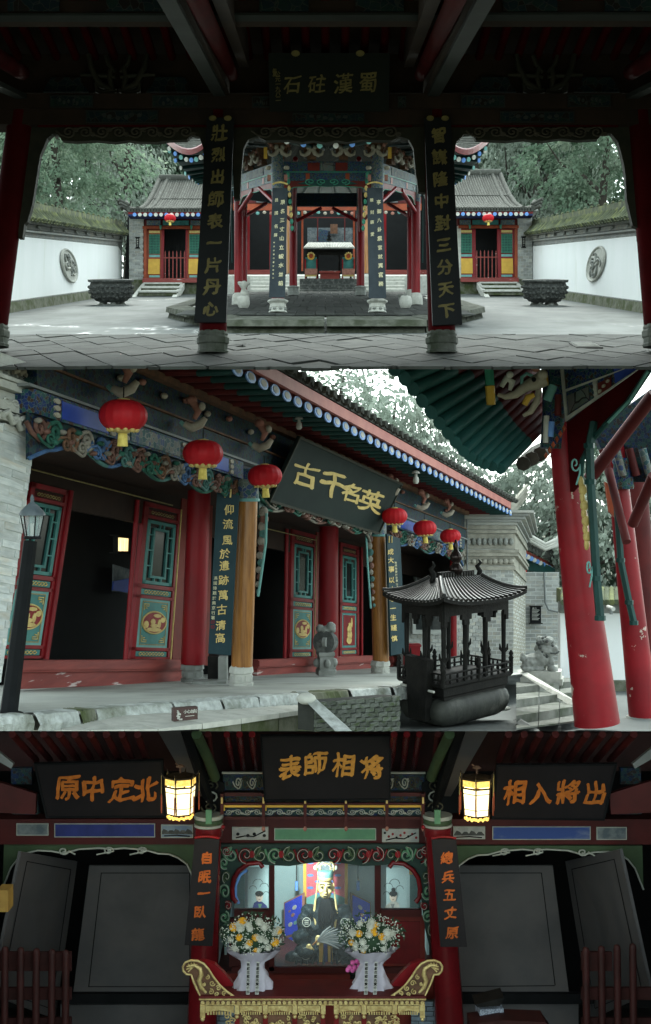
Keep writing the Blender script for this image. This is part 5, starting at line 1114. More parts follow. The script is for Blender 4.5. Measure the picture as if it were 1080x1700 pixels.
loft([rr(.82,.0), rr(.96,.05), rr(1.04,.15), rr(1.05,.24), rr(1.0,.33), rr(.9,.37)], stb, 'stone_bowl', True)
loft([bring(.9,.36), bring(.9,.40), bring(.94,.42), bring(.94,.53)], M['iron'], 'furnace_box'); loft([bring(1.0,.53), bring(1.03,.55), bring(1.03,.58), bring(1.0,.59)], M['iron'], 'deck')
MB().hexa([bp(.62,-.09,.1),bp(.25,-.09,.1),bp(.25,.0,.1),bp(.62,0,.1),bp(.7,-.09,.93),bp(.2,-.09,.9),bp(.2,.0,.9),bp(.7,0,.93)]).build('front_plate', M['iron'], bn)
MB().tube([bp(.9,-.03,.5), bp(.1,-.06,.5)], .018, 8).build('incense_bar', M['palest'], bn)
def rail(a0, b0, a1, b1):
    for z in (.64,.72): MB().tube([bp(a0,b0,z,1.0), bp(a1,b1,z,1.0)], .014, 6).build('rail', M['iron'], bn)
    n = 10
    for j in range(n+1):
        t = j/n; p = bp(a0+(a1-a0)*t, b0+(b1-b0)*t, .58, 1.0)
        MB().lathe(p, [(.012,0),(.02,.03),(.01,.06),(.018,.09),(.01,.14)], 6).build('baluster', M['iron'], bn)
for a in ((0,0,1,0),(0,0,0,1),(0,1,1,1),(1,0,1,1)): rail(*a)
for a, b in ((0,0),(0,.5),(0,1),(.5,1),(1,1),(1,.5),(1,0)):
    MB().lathe(bp(a,b,.56,1.0), [(.03,0),(.03,.2),(.04,.22),(.02,.25),(.035,.28),(.01,.33)], 8).build('rail_post', M['iron'], bn)
for a, b in ((.08,.06),(.08,.36),(.08,.66),(.08,.94),(.92,.06),(.92,.36),(.92,.66),(.92,.94),(.5,.06),(.5,.94)):
    p = bp(a,b,.58); o = MB().tube([p, p+V((0,0,.35)), p+V((0,0,.86))], [.036,.03,.036], 8).build('canopy_post', M['iron'], bn)
    for s in (-1,1): MB().tube([p+V((0,0,.28)), p+V((s*.05,0,.33)), p+V((s*.055,0,.4))], [.025,.022,.008], 6).build('post_scroll', M['iron'], o)
for a0,b0,a1,b1 in ((.04,.03,.96,.03),(.04,.97,.96,.97),(.04,.03,.04,.97),(.96,.03,.96,.97)):
    q = Quad(bp(a0,b0,1.68), bp(a1,b1,1.68), bp(a1,b1,1.33), bp(a0,b0,1.33)); pts = [(0,0),(1,0)]
    n = 3 if a0 != a1 else 3
    for i in range(n):
        u = 1-i/n; w_ = 1/n; pts += [(u,1.0),(u-.12*w_,1),(u-.12*w_,.8),(u-.22*w_,.8),(u-.22*w_,.6),(u-.78*w_,.6),(u-.78*w_,.8),(u-.88*w_,.8),(u-.88*w_,1.0)]
    pts += [(0,1)]; q.poly(MB(), pts, -.02, .02).build('frieze_plate', M['iron'], bn)
def rf(a, b):      # roof height over the plan; a, b in -.22..1.22
    x, y = 2*abs(a-.5), 2*abs(b-.5); return x, y
def roofside(p0, p1, r0, r1):
    n, m = 18, 7; v = []
    for j in range(m+1):
        w = j/m
        for i in range(n+1):
            u = i/n; a = p0[0]+(p1[0]-p0[0])*u, p0[1]+(p1[1]-p0[1])*u; c = r0[0]+(r1[0]-r0[0])*u, r0[1]+(r1[1]-r0[1])*u
            z = 1.66+.09*abs(2*u-1)**3*(1-w)**2+.27*(w**1.7*.6+w*.4)
            v.append(bp(a[0]+(c[0]-a[0])*w, a[1]+(c[1]-a[1])*w, z))
    MB().add(v, [(j*(n+1)+i,j*(n+1)+i+1,(j+1)*(n+1)+i+1,(j+1)*(n+1)+i) for j in range(m) for i in range(n)], True).build('canopy_slope', M['ironr'], bn)
    k = MB().add([p-V((0,0,.05)) for p in v], [(j*(n+1)+i,j*(n+1)+i+1,(j+1)*(n+1)+i+1,(j+1)*(n+1)+i) for j in range(2) for i in range(n)]); 
    for i in range(n): k.add([v[i],v[i+1],v[i+1]-V((0,0,.05)),v[i]-V((0,0,.05))], [(0,1,2,3)])
    k.build('canopy_edge', M['iron'], bn)
    for i in range(n):
        pts = [(v[j*(n+1)+i]+v[j*(n+1)+i+1])/2+V((0,0,.012)) for j in range(m+1)]; MB().tube(pts, [.022-.0015*j for j in range(m+1)], 5).build('tile_row', M['ironr'], bn)
    MB().tube([v[j*(n+1)]+V((0,0,.03)) for j in range(m+1)], .03, 6).build('hip_ridge', M['ironr'], bn)
e = .2; g = .11
roofside((-e,-g),(-e,1+g),(.38,.2),(.38,.8)); roofside((1+e,1+g),(1+e,-g),(.62,.8),(.62,.2)); roofside((1+e,-g),(-e,-g),(.62,.2),(.38,.2)); roofside((-e,1+g),(1+e,1+g),(.38,.8),(.62,.8))
q = Quad(bp(.5,.25,2.02), bp(.5,.75,2.02), bp(.5,.75,1.9), bp(.5,.25,1.9)); q.rect(MB(), 0,0,1,1,-.03,.03).build('roof_ridge', M['iron'], bn)
for i in range(12): q.rect(MB(), .03+.08*i,.15,.07+.08*i,.85,.03,.04).build('ridge_fret', M['ironr'], bn)
for b in (.16,.84): p = bp(.5,b,1.9); MB().tube([p, p+V((.02,0,.1)), p+V((-.02,0,.17)), p+V((.03,0,.22)), p+V((.0,0,.27))], [.04,.04,.035,.025,.008], 7).build('ridge_horn', M['iron'], bn)
MB().lathe(bp(.5,.5,1.96), [(.05,0),(.09,.05),(.1,.1),(.06,.16),(.05,.18),(.08,.22),(.09,.27),(.05,.33),(.03,.36),(.035,.42),(.01,.5)], 14).build('gourd_finial', mat('polished_iron', (.03,.022,.02), None, 4, .18, metal=.6), bn)
MB().lathe(bp(.35,1.02,.0), [(.2,0),(.2,.02),(.05,.03)], 14).build('drain_disc', M['stone'], bn)

# stairs at the right, with cheek, lion and the far pier
sr = thing('stone_stairs', 'grey stone stairs rising to the porch beside the guardian lion', 'stairs', PB(905,1200,21.5))
sd = [(.15,(856,1209),(960,1196)),(.31,(856,1188),(960,1172)),(.47,(856,1162),(960,1148)),(.62,(856,1141),(960,1130)),(.75,(856,1124),(960,1116))]
for i in range(4):
    h, l, r = sd[i]; f = lambda h, q: PB(q[0], q[1], 2000*(1.6-h)/(q[1]-1067)); a, b = f(h,l), f(h,r); hn, ln, rn = sd[i+1]; c, d_ = f(hn,ln), f(hn,rn); c.z -= (hn-h)*UB; d_.z -= (hn-h)*UB
    nn = 3
    for k in range(nn):
        A0, B0, C0, D0 = a.lerp(b,k/nn+.006), a.lerp(b,(k+1)/nn-.006), d_.lerp(c,1-(k+1)/nn+.006), d_.lerp(c,1-k/nn-.006); dn = V((0,0,(-.16 if i else -.03)*UB))
        MB().hexa([A0+dn,B0+dn,C0+dn,D0+dn,A0,B0,C0,D0]).build('stair_stone', M['stair'], sr)
MB().slab([PB(862,1117,30), PB(870,1114,30), PB(956,1165,25), PB(950,1174,25)], (0,.3,-.0)).build('stair_cheek', M['palest'], sr)
MB().slab([PB(855,1200,21.3), PB(866,1196,21.3), PB(896,1213.6,20.9), PB(880,1213.8,20.9)], (0,.2,0)).build('stair_cheek', M['dkstone'], sr)
ln = thing('guardian_lion', 'weathered stone guardian lion seated on a pale plinth at the stair head', 'lion statue', PB(900,1133,30)); d = 30; k = d*UB/F
for y0, y1, w_ in ((1124,1134,34),(1112,1124,31)): MB().box(PB(900,(y0+y1)/2,d), (w_*2*k,.45,(y1-y0)*k), -.25).build('plinth', M['palest'], ln)
q_ = lambda x, y, dd=0: PB(x, y, d)+V((0,dd,0))
sculpt('body', [(q_(884,1098),(17*k,14*k,13*k)),(q_(878,1106),(14*k,13*k,9*k)),(q_(898,1092,-.05),(14*k,13*k,15*k)),(q_(907,1080,-.06),(13*k,12*k,13*k)),(q_(898,1076),(11*k,12*k,12*k)),(q_(917,1076,-.08),(8*k,8*k,7*k)),(q_(920,1081,-.08),(7*k,7*k,4*k)),(q_(909,1064,-.06),(10*k,10*k,8*k)),(q_(897,1064),(8*k,9*k,8*k)),(q_(912,1098,-.1),(6*k,6*k,12*k)),(q_(915,1109,-.1),(9*k,7*k,5*k)),(q_(903,1104,.05),(6*k,6*k,11*k)),(q_(875,1110,-.12),(10*k,7*k,5*k)),(q_(893,1110,-.12),(10*k,6*k,4*k)),(q_(868,1092),(5*k,5*k,8*k))], M['stone'], ln, 1.6*k, .022, 16)
for j in range(30):
    g = R.uniform(.6,5.2); g2 = R.uniform(.6,1.1); MB().ball(q_(902+13*g2*math.cos(g), 1073-15*g2*math.sin(g), R.uniform(-.16,-.02)), R.uniform(2.6,4)*k, 7, 5).build('mane_curl', M['dkstone'], ln)
for x in (914,): MB().ball(q_(x,1070,-.17), 2.4*k, 7, 5).build('eye', M['dkstone'], ln)
MB().tube([q_(910,1082,-.2), q_(918,1083,-.2), q_(925,1080,-.15)], 1.5*k, 5).build('mouth', M['dkstone'], ln)
MB().ball(q_(913,1109,-.2), 7*k, 10, 8).build('ball', M['stone'], ln)

fp = thing('brick_pier', 'tall brick pier with a pale carved cap at the far end of the porch', 'pier', PB(815,1112,44), 'brick piers of the main hall')
d = 44; k = d*UB/F
fa, fb, fc = PB(772,1112,d), PB(852,1112,d), PB(872,1110,d+7); up = V((0,0,1)); hh = 168*k
MB().slab([fa, fb, fc, fc+(fa-fb)], up*hh*1.45).build('pier_core', M['mortar'], fp)
brickwall(fp, fa, fb-fa, up, V((0,-1,0)), (fb-fa).length, hh, .2, .098, M['brick'], M['mortar'], gap=.009, dep=.03, backing=False)
sd_ = (fc-fb); brickwall(fp, fb, sd_, up, V((sd_.y,-sd_.x,0)), sd_.length, hh, .8, .098, M['warmst'], M['mortar'], gap=.012, dep=.03, backing=False)
def cap(z0, z1, o, m=M['warmst'], name='cap_course'):
    a = fa+V((-o,-o,z0*k)); b = fb+V((o,-o,z0*k)); c = fc+V((o,o,z0*k)); e_ = fc+(fa-fb)+V((-o,o,z0*k)); MB().slab([a,b,c,e_], up*(z1-z0)*k).build(name, m, fp)
for z0, z1, o in ((166,172,.05),(173,188,.02),(189,195,.1),(195,200,.13),(201,226,.03),(227,232,.08),(233,240,.05)): cap(z0, z1, o)
for j in range(9): MB().ball(fa.lerp(fb,(j+.5)/9)+V((0,-.06,180*k)), (.09,.05,.07), 6, 4).build('carved_swag', M['warmst'], fp); MB().ball(fa.lerp(fb,(j+.5)/9)+V((0,-.06,213*k)), (.07,.04,.1), 6, 4).build('carved_panel', M['stone'], fp)
for j in range(5): cap(241+5*j, 245+5*j, .08+.09*j, M['brick'], 'corbel_course')
for j in range(3): MB().slab([PB(835,848-5*j,d), PB(858,840-7*j,d), PB(876,818-7*j,d), PB(877,822-7*j,d), PB(860,846-7*j,d), PB(836,853-5*j,d)], (0,.4,0)).build('upturned_course', M['warmst'], fp)

# side hall beyond, white wall and their tiles
sh = thing('rear_side_hall', 'small brick hall with a tiled roof showing between the far pier and red column', 'hall', PB(900,1110,52)); d = 52; k = d*UB/F
brickwall(sh, PB(862,1115,d), (1,0,0), up, (0,-1,0), 66*k, 165*k, .33, .115, M['brick'], M['mortar'], gap=.012, dep=.03)
for t_ in ([PB(862,905,d-2), PB(925,938,d+6), PB(925,918,d+10), PB(862,884,d+4)],): MB().slab(t_, (0,0,.12)).build('roof_slope', M['roof'], sh)
for j in range(12):
    u = (j+.5)/12; a = PB(862,905,d-2).lerp(PB(925,938,d+6), u); b = PB(862,884,d+4).lerp(PB(925,918,d+10), u); MB().tube([a+V((0,0,.14)), b+V((0,0,.14))], .08, 6).build('tile_row', M['roof'], sh)
    if j > 0: c = PB(863,918,d-2).lerp(PB(922,947,d+6), u); MB().tube([c, c+V((-.1,.5,.05))], .075, 7).build('rafter_end', M['bluep'] if j % 2 else M['palest'], sh)
MB().slab([PB(862,908,d-1.8), PB(924,940,d+6.2), PB(924,945,d+6.2), PB(862,914,d-1.8)], (0,.3,0)).build('eave_board', M['redb'], sh)
for j in range(3): MB().tube([PB(862,888-4*j,d), PB(905,912-4*j,d), PB(925,905-5*j,d), PB(934,893-5*j,d)], .07, 6).build('verge_ridge', M['palest'], sh)
MB().slab([PB(862,915,d+1), PB(922,945,d+4), PB(922,955,d+4), PB(862,945,d+1)], (0,.3,0)).build('eave_soffit', M['greendk'], sh)
MB().ball(PB(866,948,d-.5), (8*k,8*k,6*k), 14, 8).solo('red_lantern', M['lantern'], 'red lantern half hidden behind the far brick pier cap', 'lantern', 'lanterns under the porch eave')
t = thing('wall_plaque', 'black notice board with pale lines on the small rear brick hall', 'plaque', PB(889,1036,d-.2))
q = Quad(PB(880,1007,d-.3), PB(898,1007,d-.3), PB(898,1034,d-.3), PB(880,1034,d-.3)); q.rect(MB(), 0,0,1,1,-.05,0).build('board', M['black'], t)
for v0, v1 in ((-.06,0),(1,1.06)): q.rect(MB(), -.12,v0,1.12,v1,-.05,.05).build('moulding', M['iron'], t)
q.small('武侯墓', .32,.1,.12,.12, M['palest'], t, .004) if 0 else None
e = MB()
for j in range(8): q.rect(e, .15,.2+.085*j,.85-.1*(j % 3),.225+.085*j,0,.006)
e.build('small_lettering', M['palest'], t); [q.charpx(ch, 885+4*i, 1010, 3.6, M['palest'], t, .004, .004, 0, 0, name='inscription') for i, ch in enumerate('簡介')]
MB().tube([PB(903,950,d-.3), PB(905,1000,d-.3), PB(910,1012,d-.3), PB(935,1018,d-.3)], .035, 6).solo('drain_pipe', M['greyw'], 'thin grey pipe running down the small rear brick hall', 'pipe')
for x in (768,775): MB().tube([PB(x,862,43.6), PB(x+1,1100,43.6)], .025, 6).solo('wall_pipe', M['greyw'], 'thin grey pipe beside the far pier, '+('nearer the porch' if x < 770 else 'touching the brick'), 'pipe')
ww = thing('white_wall', 'white court wall with mossy tiles glimpsed between the two red pavilion columns', 'wall', PB(1030,1160,40)); d = 40; k = d*UB/F
def wb(pts, m, name, th=.3, dd=0): return MB().slab([PB(x,y,d+dd) for x, y in pts], (0,th,0)).build(name, m, ww)
wb([(930,1018),(1140,1018),(1140,1132),(930,1132)], M['white'], 'whitewash', .3); wb([(930,1131),(1140,1131),(1140,1152),(930,1150)], M['moss'], 'plinth', .5, -.3)
wb([(930,1000),(1140,1000),(1140,1018),(930,1018)], M['stone'], 'brick_course', .3, -.2)
for j in range(26): x = 935+8*j; MB().tube([PB(x,1000,d-1.2), PB(x,978,d+.2)], .075, 6).build('cap_tile', M['roofmoss'], ww)
wb([(930,978),(1140,978),(1140,1002),(930,1002)], M['roofmoss'], 'cap_bed', .5, -.1)
for j in range(10): MB().ball(PB(925+R.uniform(-8,8), 985+R.uniform(-25,25), d-.6), .16, 6, 4).build('ivy_clump', M['leaf'], ww) if 0 else None
cmr = thing('security_camera', 'small white security camera on the white court wall', 'camera', PB(1013,1012,38.5)); MB().tube([PB(1009,1008,38.5), PB(1018,1011,38)], .05, 8).build('camera_body', M['palest'], cmr); MB().box(PB(1014,1016,38.6), (.05,.1,.1)).build('mount', M['greyw'], cmr)

# red pavilion at the right edge
rp_ = thing('red_pavilion', 'red columned pavilion with dark green fanned eave rafters at the edge of the lower court', 'pavilion', PB(992,1212,21.95))
def rcol(b, t, r0, r1, d, m=M['redworn']):
    a, c = PB(*b, d), PB(*t, d); k = d*UB/F; return MB().tube([a+(c-a)*i/8 for i in range(9)], [(r0+(r1-r0)*i/8)*k for i in range(9)], 28).build('column', m, rp_)
rcol((991,1202),(922,640), 37.5, 18, 21.9); rcol((1068,1190),(1020,740), 24, 15, 25.5); rcol((1079,1120),(1054,760), 22, 16, 28, M['redd'])
MB().lathe(PB(1068,1207,25.5), [(.3,0),(.3,.1),(.26,.13),(.25,.16)], 18).build('column_base', M['stone'], rp_)
kk = 21.9*UB/F
MB().tube([PB(916,745,21.85), PB(921,690,21.85), PB(920,606,21.85)], [20*kk,21*kk,20*kk], 16).build('painted_collar', M['caiblue'], rp_)
for a, b, r, m_ in (((905,735),(907,690),5,'palest'),((913,725),(915,700),6,'bluep'),((908,665),(918,640),8,'tealp'),((926,655),(926,690),6,'redd'),((905,640),(903,618),6,'yellow')): MB().tube([PB(*a,21.0), PB(*b,21.0)], r*.9*kk, 8).build('painted_ornament', M[m_], rp_)
for j in range(6): MB().lathe(PB(906+6*j,756-9*j,20.95), [(.002,-.05),(.03,0),(.002,.04)], 5).build('painted_flame', M['orange'], rp_)
q = Quad(PB(930,600,21.5), PB(1082,594,19.9), PB(1082,598,19.9), PB(940,700,21.5)); q.rect(MB(), 0,0,1,1,-.2,0).build('painted_beam', M['caiblue'], rp_)
for a in ((0,.93,1,1),(0,.48,1,.52),(.0,0,.03,1),(.36,.5,.4,1)): q.rect(MB(), *a, 0, .02).build('beam_moulding', M['palest'], rp_)
for j in range(3): q.disc(MB(), .38,.58+.14*j,.022,.05,.02,.03,10).build('painted_rosette', M['palest'], rp_); q.disc(MB(), .43+.05*j,.86-.08*j,.02,.05,.02,.035,10).build('painted_rosette', M['cream'], rp_)
q.rect(MB(), .41,.62,.56,.94,.01,.02).build('painted_panel', M['redb'], rp_); q.rect(MB(), .05,.6,.3,.9,.01,.02).build('painted_panel', M['landscape'], rp_); q.rect(MB(), .6,.12,.97,.9,.005,.015).build('painted_panel', M['blue'], rp_)
q = Quad(PB(940,700,21.6), PB(1082,598,19.6), PB(1082,690,19.6), PB(945,790,21.6)); q.poly(MB(), [(0,0),(1,0),(1,.1),(.75,.42),(.5,.52),(.3,.62),(.16,.85),(.1,1.25),(0,1.3)], -.06, 0).build('apron_board', M['shadered'], rp_)
e = MB(); q.tube(e, [(1,.14),(.75,.46),(.5,.56),(.32,.68),(.19,.9),(.15,1.3)], .035, .02); e.build('apron_edging', M['greendk'], rp_)
e = MB(); q.tube(e, [(1.0,.2),(.8,.48),(.55,.6)], .018, .06); e.build('apron_trim', M['tealp'], rp_)
for a, b, r in (((978,795),(1085,655),11),((1050,870),(1085,790),9),((1010,780),(1040,900),7)): MB().tube([PB(*a,24), PB(*b,23)], r*24*UB/F, 10).build('slanting_brace', M['redd'], rp_)
MB().slab([PB(985,715,26), PB(1090,640,25), PB(1090,800,25), PB(1020,800,26)], (0,.2,0)).build('inner_frieze', M['caidark'], rp_)
for j in range(4): MB().tube([PB(1000+22*j,745,25), PB(1012+22*j,790,25)], .06, 6).build('inner_bracket', M['caipale'] if j % 2 else M['redd'], rp_)
MB().lathe(PB(1034,812,25.2), [(.15,0),(.16,.04),(.15,.08),(.14,.36),(.16,.4),(.15,.45)], 16).build('painted_collar', M['caiblue'], rp_)
MB().slab([PB(1005,800,25), PB(1028,815,25), PB(1022,860,25), PB(1012,850,25)], (0,.1,0)).build('orange_bracket', M['orange'], rp_)
for pts, w_, dd in (([(986,700),(978,740),(980,800),(990,960),(996,1026)],7.5,20.9),([(1024,840),(1030,930),(1044,1000),(1052,1034)],6,24.6)):
    MB().tube([PB(x,y,dd) for x, y in pts], w_*dd*UB/F, 6, sm=False).build('hanging_strip', M['greendk'], rp_)
    for x, y in pts[1:]: MB().lathe(PB(x,y,dd), [(w_*1.25*dd*UB/F,-.03),(w_*1.25*dd*UB/F,.03)], 6, sm=False).build('strip_band', M['greendk'], rp_)
for j in range(9): MB().ball(PB(964+1.2*j+2*(j % 2),800+13*j,21.0), (.035+.02*(j % 2),.03,.07), 7, 5).build('gilt_foliage', M['gold'], rp_)
for y0, s in ((775,1),(945,-.6)): q = Quad(PB(944,y0-25,20.8), PB(964,y0-25,20.8), PB(964,y0+25,20.8), PB(944,y0+25,20.8)) if s > 0 else Quad(PB(971,y0-25,20.8), PB(983,y0-25,20.8), PB(983,y0+25,20.8), PB(971,y0+25,20.8)); e = MB(); q.tube(e, spiral(.5,.4,.4,.28,1.3,0,1,16,[(.6,1.1),(.9,.7)]), .012, .01); e.build('cloud_scroll', M['tealp'], rp_)
# fanned rafters of its eave
tips = [(655,611),(672,628),(686,645),(701,665),(716,684),(730,702),(744,719),(757,734),(769,748),(780,757),(791,764),(803,769),(816,773),(830,777)]
for j, (x, y) in enumerate(tips):
    f = j/(len(tips)-1); a = PB(x,y,20.2+.8*f); bx, by = 842+66*f, 548+150*f; g_ = min(1, (y-594)/(y-by)) if by < 594 else 1; b = PB(x+(bx-x)*g_, y+(by-y)*g_, 20.2+.8*f+(2.2-.8*f)*g_); m_ = a.lerp(b,.55)
    o = MB().tube([a, m_], .095-.02*f, 9).build('eave_rafter', M['raf'], rp_); MB().tube([m_, b], .09-.02*f, 8).build('rafter_root', M['redd'], o)
    MB().tube([a+(a-b).normalized()*.012, a], .1-.02*f, 9).build('rafter_end', M['raf'], o)
MB().sheet([PB(634,590,20.6), PB(700,655,20.9), PB(760,730,21.2), PB(836,772,21.5), PB(908,700,23), PB(890,594,23), PB(842,594,22.5)]).build('eave_boarding', M['redd'], rp_)
for j in range(3): MB().tube([PB(868+14*j,770-8*j,23), PB(890+8*j,750-4*j,24)], .1, 8).build('tile_end', M['roof'], rp_)
for pts, r, m_ in (([(826,655),(838,659),(855,655),(872,642),(888,636),(902,628)],[3,5,7,9,13,14],'cream'), ([(868,690),(880,684),(890,668),(894,648)],[3,5,6,5],'cream'), ([(832,642),(840,628),(850,634),(846,648)],[4,6,6,3],'palest'), ([(866,640),(866,626),(874,620),(884,624)],[3,3,3,3],'tealp'), ([(870,672),(876,660),(886,655)],[5,6,4],'yellow')):
    MB().tube([PB(x,y,21.0-.4*(m_ == 'yellow')) for x, y in pts], [q_*21*UB/F for q_ in r], 9).build('trunk_carving', M[m_], rp_)
for x, y, rr_, m_ in ((886,630,4,'black'),(900,622,9,'cream'),(846,622,6,'palest'),(889,610,8,'pink')): MB().ball(PB(x,y,20.6), rr_*21*UB/F, 8, 6).build('carved_head', M[m_], rp_)
t = MB().tube([PB(810,598,20.9), PB(813,640,20.9)], .06, 6, sm=False).build('pendant_drop', M['green'], rp_); MB().tube([PB(813,641,20.9), PB(815,672,20.9)], [.06,.055], 8, sm=False).build('pendant_tip', M['yellow'], rp_)
# ================================================================== SHRINE ROOM under the lower court
def QC(x0, y0, x1, y1, d): return Quad(P(x0,y0,d), P(x1,y0,d), P(x1,y1,d), P(x0,y1,d))
def Qp(a, b, c, e, d, d2=None): d2 = d2 or d; return Quad(P(*a,d), P(*b,d2), P(*c,d2), P(*e,d))
shr = thing('shrine_room', 'dim timber shrine room with carved niche, dark name boards and pale wall panels', 'room', P(540,1780,19))
def cb(pts, d, m, name, th=.15, par=None): return MB().slab([P(x,y,d) for x, y in pts], (0,th,0)).build(name, m, par or shr)
def cr(x0, y0, x1, y1, d, m, name, th=.15, par=None): return cb([(x0,y0),(x1,y0),(x1,y1),(x0,y1)], d, m, name, th, par)
zf = P(0,1775,21).z
mb = MB(); mb.sheet([(-7,10,zf),(7,10,zf),(7,24,zf),(-7,24,zf)]); mb.build('shrine_floor', M['tile_pav'], kind='structure')
for s in (-1,1): MB().hexa([V((s*6.6,y,z)) for y, z in ((13,zf),(24,zf),(24,zf+6.4),(13,zf+4.9))]+[V((s*6.9,y,z)) for y, z in ((13,zf),(24,zf),(24,zf+6.4),(13,zf+4.9))]).build('side_wall', M['dkwood'], shr)
for s in (-1,1): MB().hexa([V((s*4.1,9.8,zf)),V((s*6.9,9.8,zf)),V((s*6.9,10.1,zf)),V((s*4.1,10.1,zf))]+[V((s*4.1,9.8,CZ-1.85)),V((s*6.9,9.8,CZ-1.85)),V((s*6.9,10.1,CZ-1.85)),V((s*4.1,10.1,CZ-1.85))]).build('added_front_wall', M['dkwood'], shr); MB().hexa([V((s*6.6,y,z)) for y, z in ((10,zf),(13.1,zf),(13.1,zf+4.9),(10,zf+5.3))]+[V((s*6.9,y,z)) for y, z in ((10,zf),(13.1,zf),(13.1,zf+4.9),(10,zf+5.3))]).build('side_wall', M['dkwood'], shr)  # unseen front wall and side extensions added to darken the shrine
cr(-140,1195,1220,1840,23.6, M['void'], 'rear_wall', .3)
M['panel'] = mat('pale_wall_panel', (.098,.093,.092), (.07,.07,.072), .8, .33, .05, spec=.4, dirt=(.055,.052,.052), dsc=.5, dlo=.5, dhi=.8)
M['shred'] = mat('shrine_red_timber', (.062,.01,.009), (.042,.008,.007), 2, .5, .06)
M['shcol'] = mat('shrine_red_lacquer', (.15,.008,.011), (.10,.007,.009), 2, .26, .02, spec=.35)
M['mossgreen'] = mat('moss_green_board', (.05,.085,.04), (.04,.065,.032), 3, .6)
M['ltgreen'] = mat('painted_green_board', (.10,.24,.13), (.08,.19,.11), 4, .6)
M['navy'] = mat('navy_painted_board', (.025,.035,.16), (.018,.025,.11), 3, .5)
M['outline'] = mat('pale_painted_outline', (.36,.37,.32), (.28,.3,.26), 8, .6)
M['picket'] = mat('dark_red_picket_paint', (.035,.008,.007), (.022,.006,.005), 3, .6)
M['shboard'] = mat('black_name_board', (.009,.008,.009), (.013,.011,.012), 2, .5, .04)
# wall panels with fine dark borders
for a, b, c, e, d, d2 in (((148,1437),(334,1437),(338,1649),(121,1649),21,21),((728,1437),(917,1437),(944,1647),(742,1649),21,21),((35,1414),(128,1430),(92,1692),(-14,1652),18.5,21.3),((1028,1410),(938,1430),(980,1692),(1080,1648),18.5,21.3)):
    q = Qp(a,b,c,e,d,d2); o = q.rect(MB(), 0,0,1,1,-.05,0).build('wall_panel', M['panel'], shr)
    f = MB(); iu, iv = .11, .055
    for u0,v0,u1,v1 in ((iu,iv,1-iu,iv+.006),(iu,1-iv,1-iu,1-iv+.006),(iu,iv,iu+.008,1-iv),(1-iu,iv,1-iu+.008,1-iv)): q.rect(f, u0,v0,u1,v1,0,.004)
    f.build('panel_border', M['black'], o)
cr(100,1668,318,1800,21, M['panel'], 'dado_board', .1); cr(760,1666,960,1800,21, M['panel'], 'dado_board', .1)
for x0, x1 in ((100,318),(756,985)): cr(x0,1650,x1,1667,20.9, M['black'], 'skirting_rail', .1)
# columns, capitals
for b, t, r0, r1 in (((329,1905),(346,1372),27.5,21),((759,1905),(726,1374),26,21)):
    a, c = P(*b,19), P(*t,19); k = 19/F; o = MB().tube([a+(c-a)*i/5 for i in range(6)], [(r0+(r1-r0)*i/5)*k for i in range(6)], 24).build('column', M['shcol'], shr)
    for y0, y1, m_, w in ((1352,1358,'outline',24),(1359,1366,'mossgreen',23),(1367,1371,'outline',24),(1372,1387,'shcol',23)): MB().lathe(P(t[0],y1,19), [(w*k,0),(w*1.03*k,.5*(y1-y0)*k),(w*k,(y1-y0)*k)], 20).build('capital_ring', M[m_], o)
    MB().ball(P(t[0]+(24 if t[0] < 500 else -24),1373,18.7), 3.5*k, 8, 6).build('bolt_head', M['red'], o)
    cr(t[0]-5,1345,t[0]+5,1368,18.75, M['ltgreen'], 'capital_tongue', .05, o)
# main beam with painted panels
cr(-40,1360,1120,1402,19.5, M['shred'], 'main_beam', .4)
def painted(x0, y0, x1, y1, m, sub=None, d=19.47):
    o = cr(x0,y0,x1,y1,d,m,'painted_panel',.03); q = QC(x0,y0,x1,y1,d); f = MB(); q.frame(f, 0,0,1,1,.012,0,.008); f.build('panel_border', M['outline'], o); return o, q
painted(90,1367,257,1390, M['navy']); painted(817,1372,980,1394, mat('cloudy_blue_painting', (.03,.06,.2), (.17,.2,.26), 2.4, .6, lo=.5, hi=.75, st=(.6,1,2)))
painted(455,1375,624,1395, M['ltgreen']); painted(27,1367,80,1387, M['ink']); painted(990,1373,1040,1394, M['ink'])
for x0, y0, x1, y1, kind in ((267,1369,320,1391,'boat'),(385,1373,445,1394,'birds'),(634,1376,695,1398,'plum'),(752,1372,805,1393,'hills')):
    o, q = painted(x0,y0,x1,y1, mat('ink_paper_'+kind, (.36,.37,.34), (.24,.25,.24), 4, .7) if kind != 'boat' else mat('blue_ink_paper', (.12,.18,.26), (.2,.26,.3), 4, .7))
    n = {'boat':5,'birds':4,'plum':9,'hills':4}[kind]
    for j in range(n):
        u = (j+.7)/(n+.4)
        if kind in ('boat','hills'): q.poly(MB(), [(u-.16,.72),(u-.05,.32+.1*(j % 2)),(u+.05,.42),(u+.16,.72)], 0, .004+.001*j).build('painted_hill', M['dkstone'], o)
        elif kind == 'birds': q.disc(MB(), u+.05*(j % 2), .55+.12*(j % 2), .05, .13, 0, .006, 8).build('painted_bird', M['black'], o)
        else: q.disc(MB(), u, .3+.45*((j*3) % 5)/5, .035, .1, .004, .008, 8).build('painted_blossom', M['red'] if j % 3 else M['black'], o)
    e = MB(); q.tube(e, [(.1,.85),(.35,.7),(.6,.75),(.92,.3)] if kind in ('birds','plum') else [(.1,.85),(.5,.8),(.9,.88)], .01, .004, 4); e.build('painted_branch', M['black'], o)
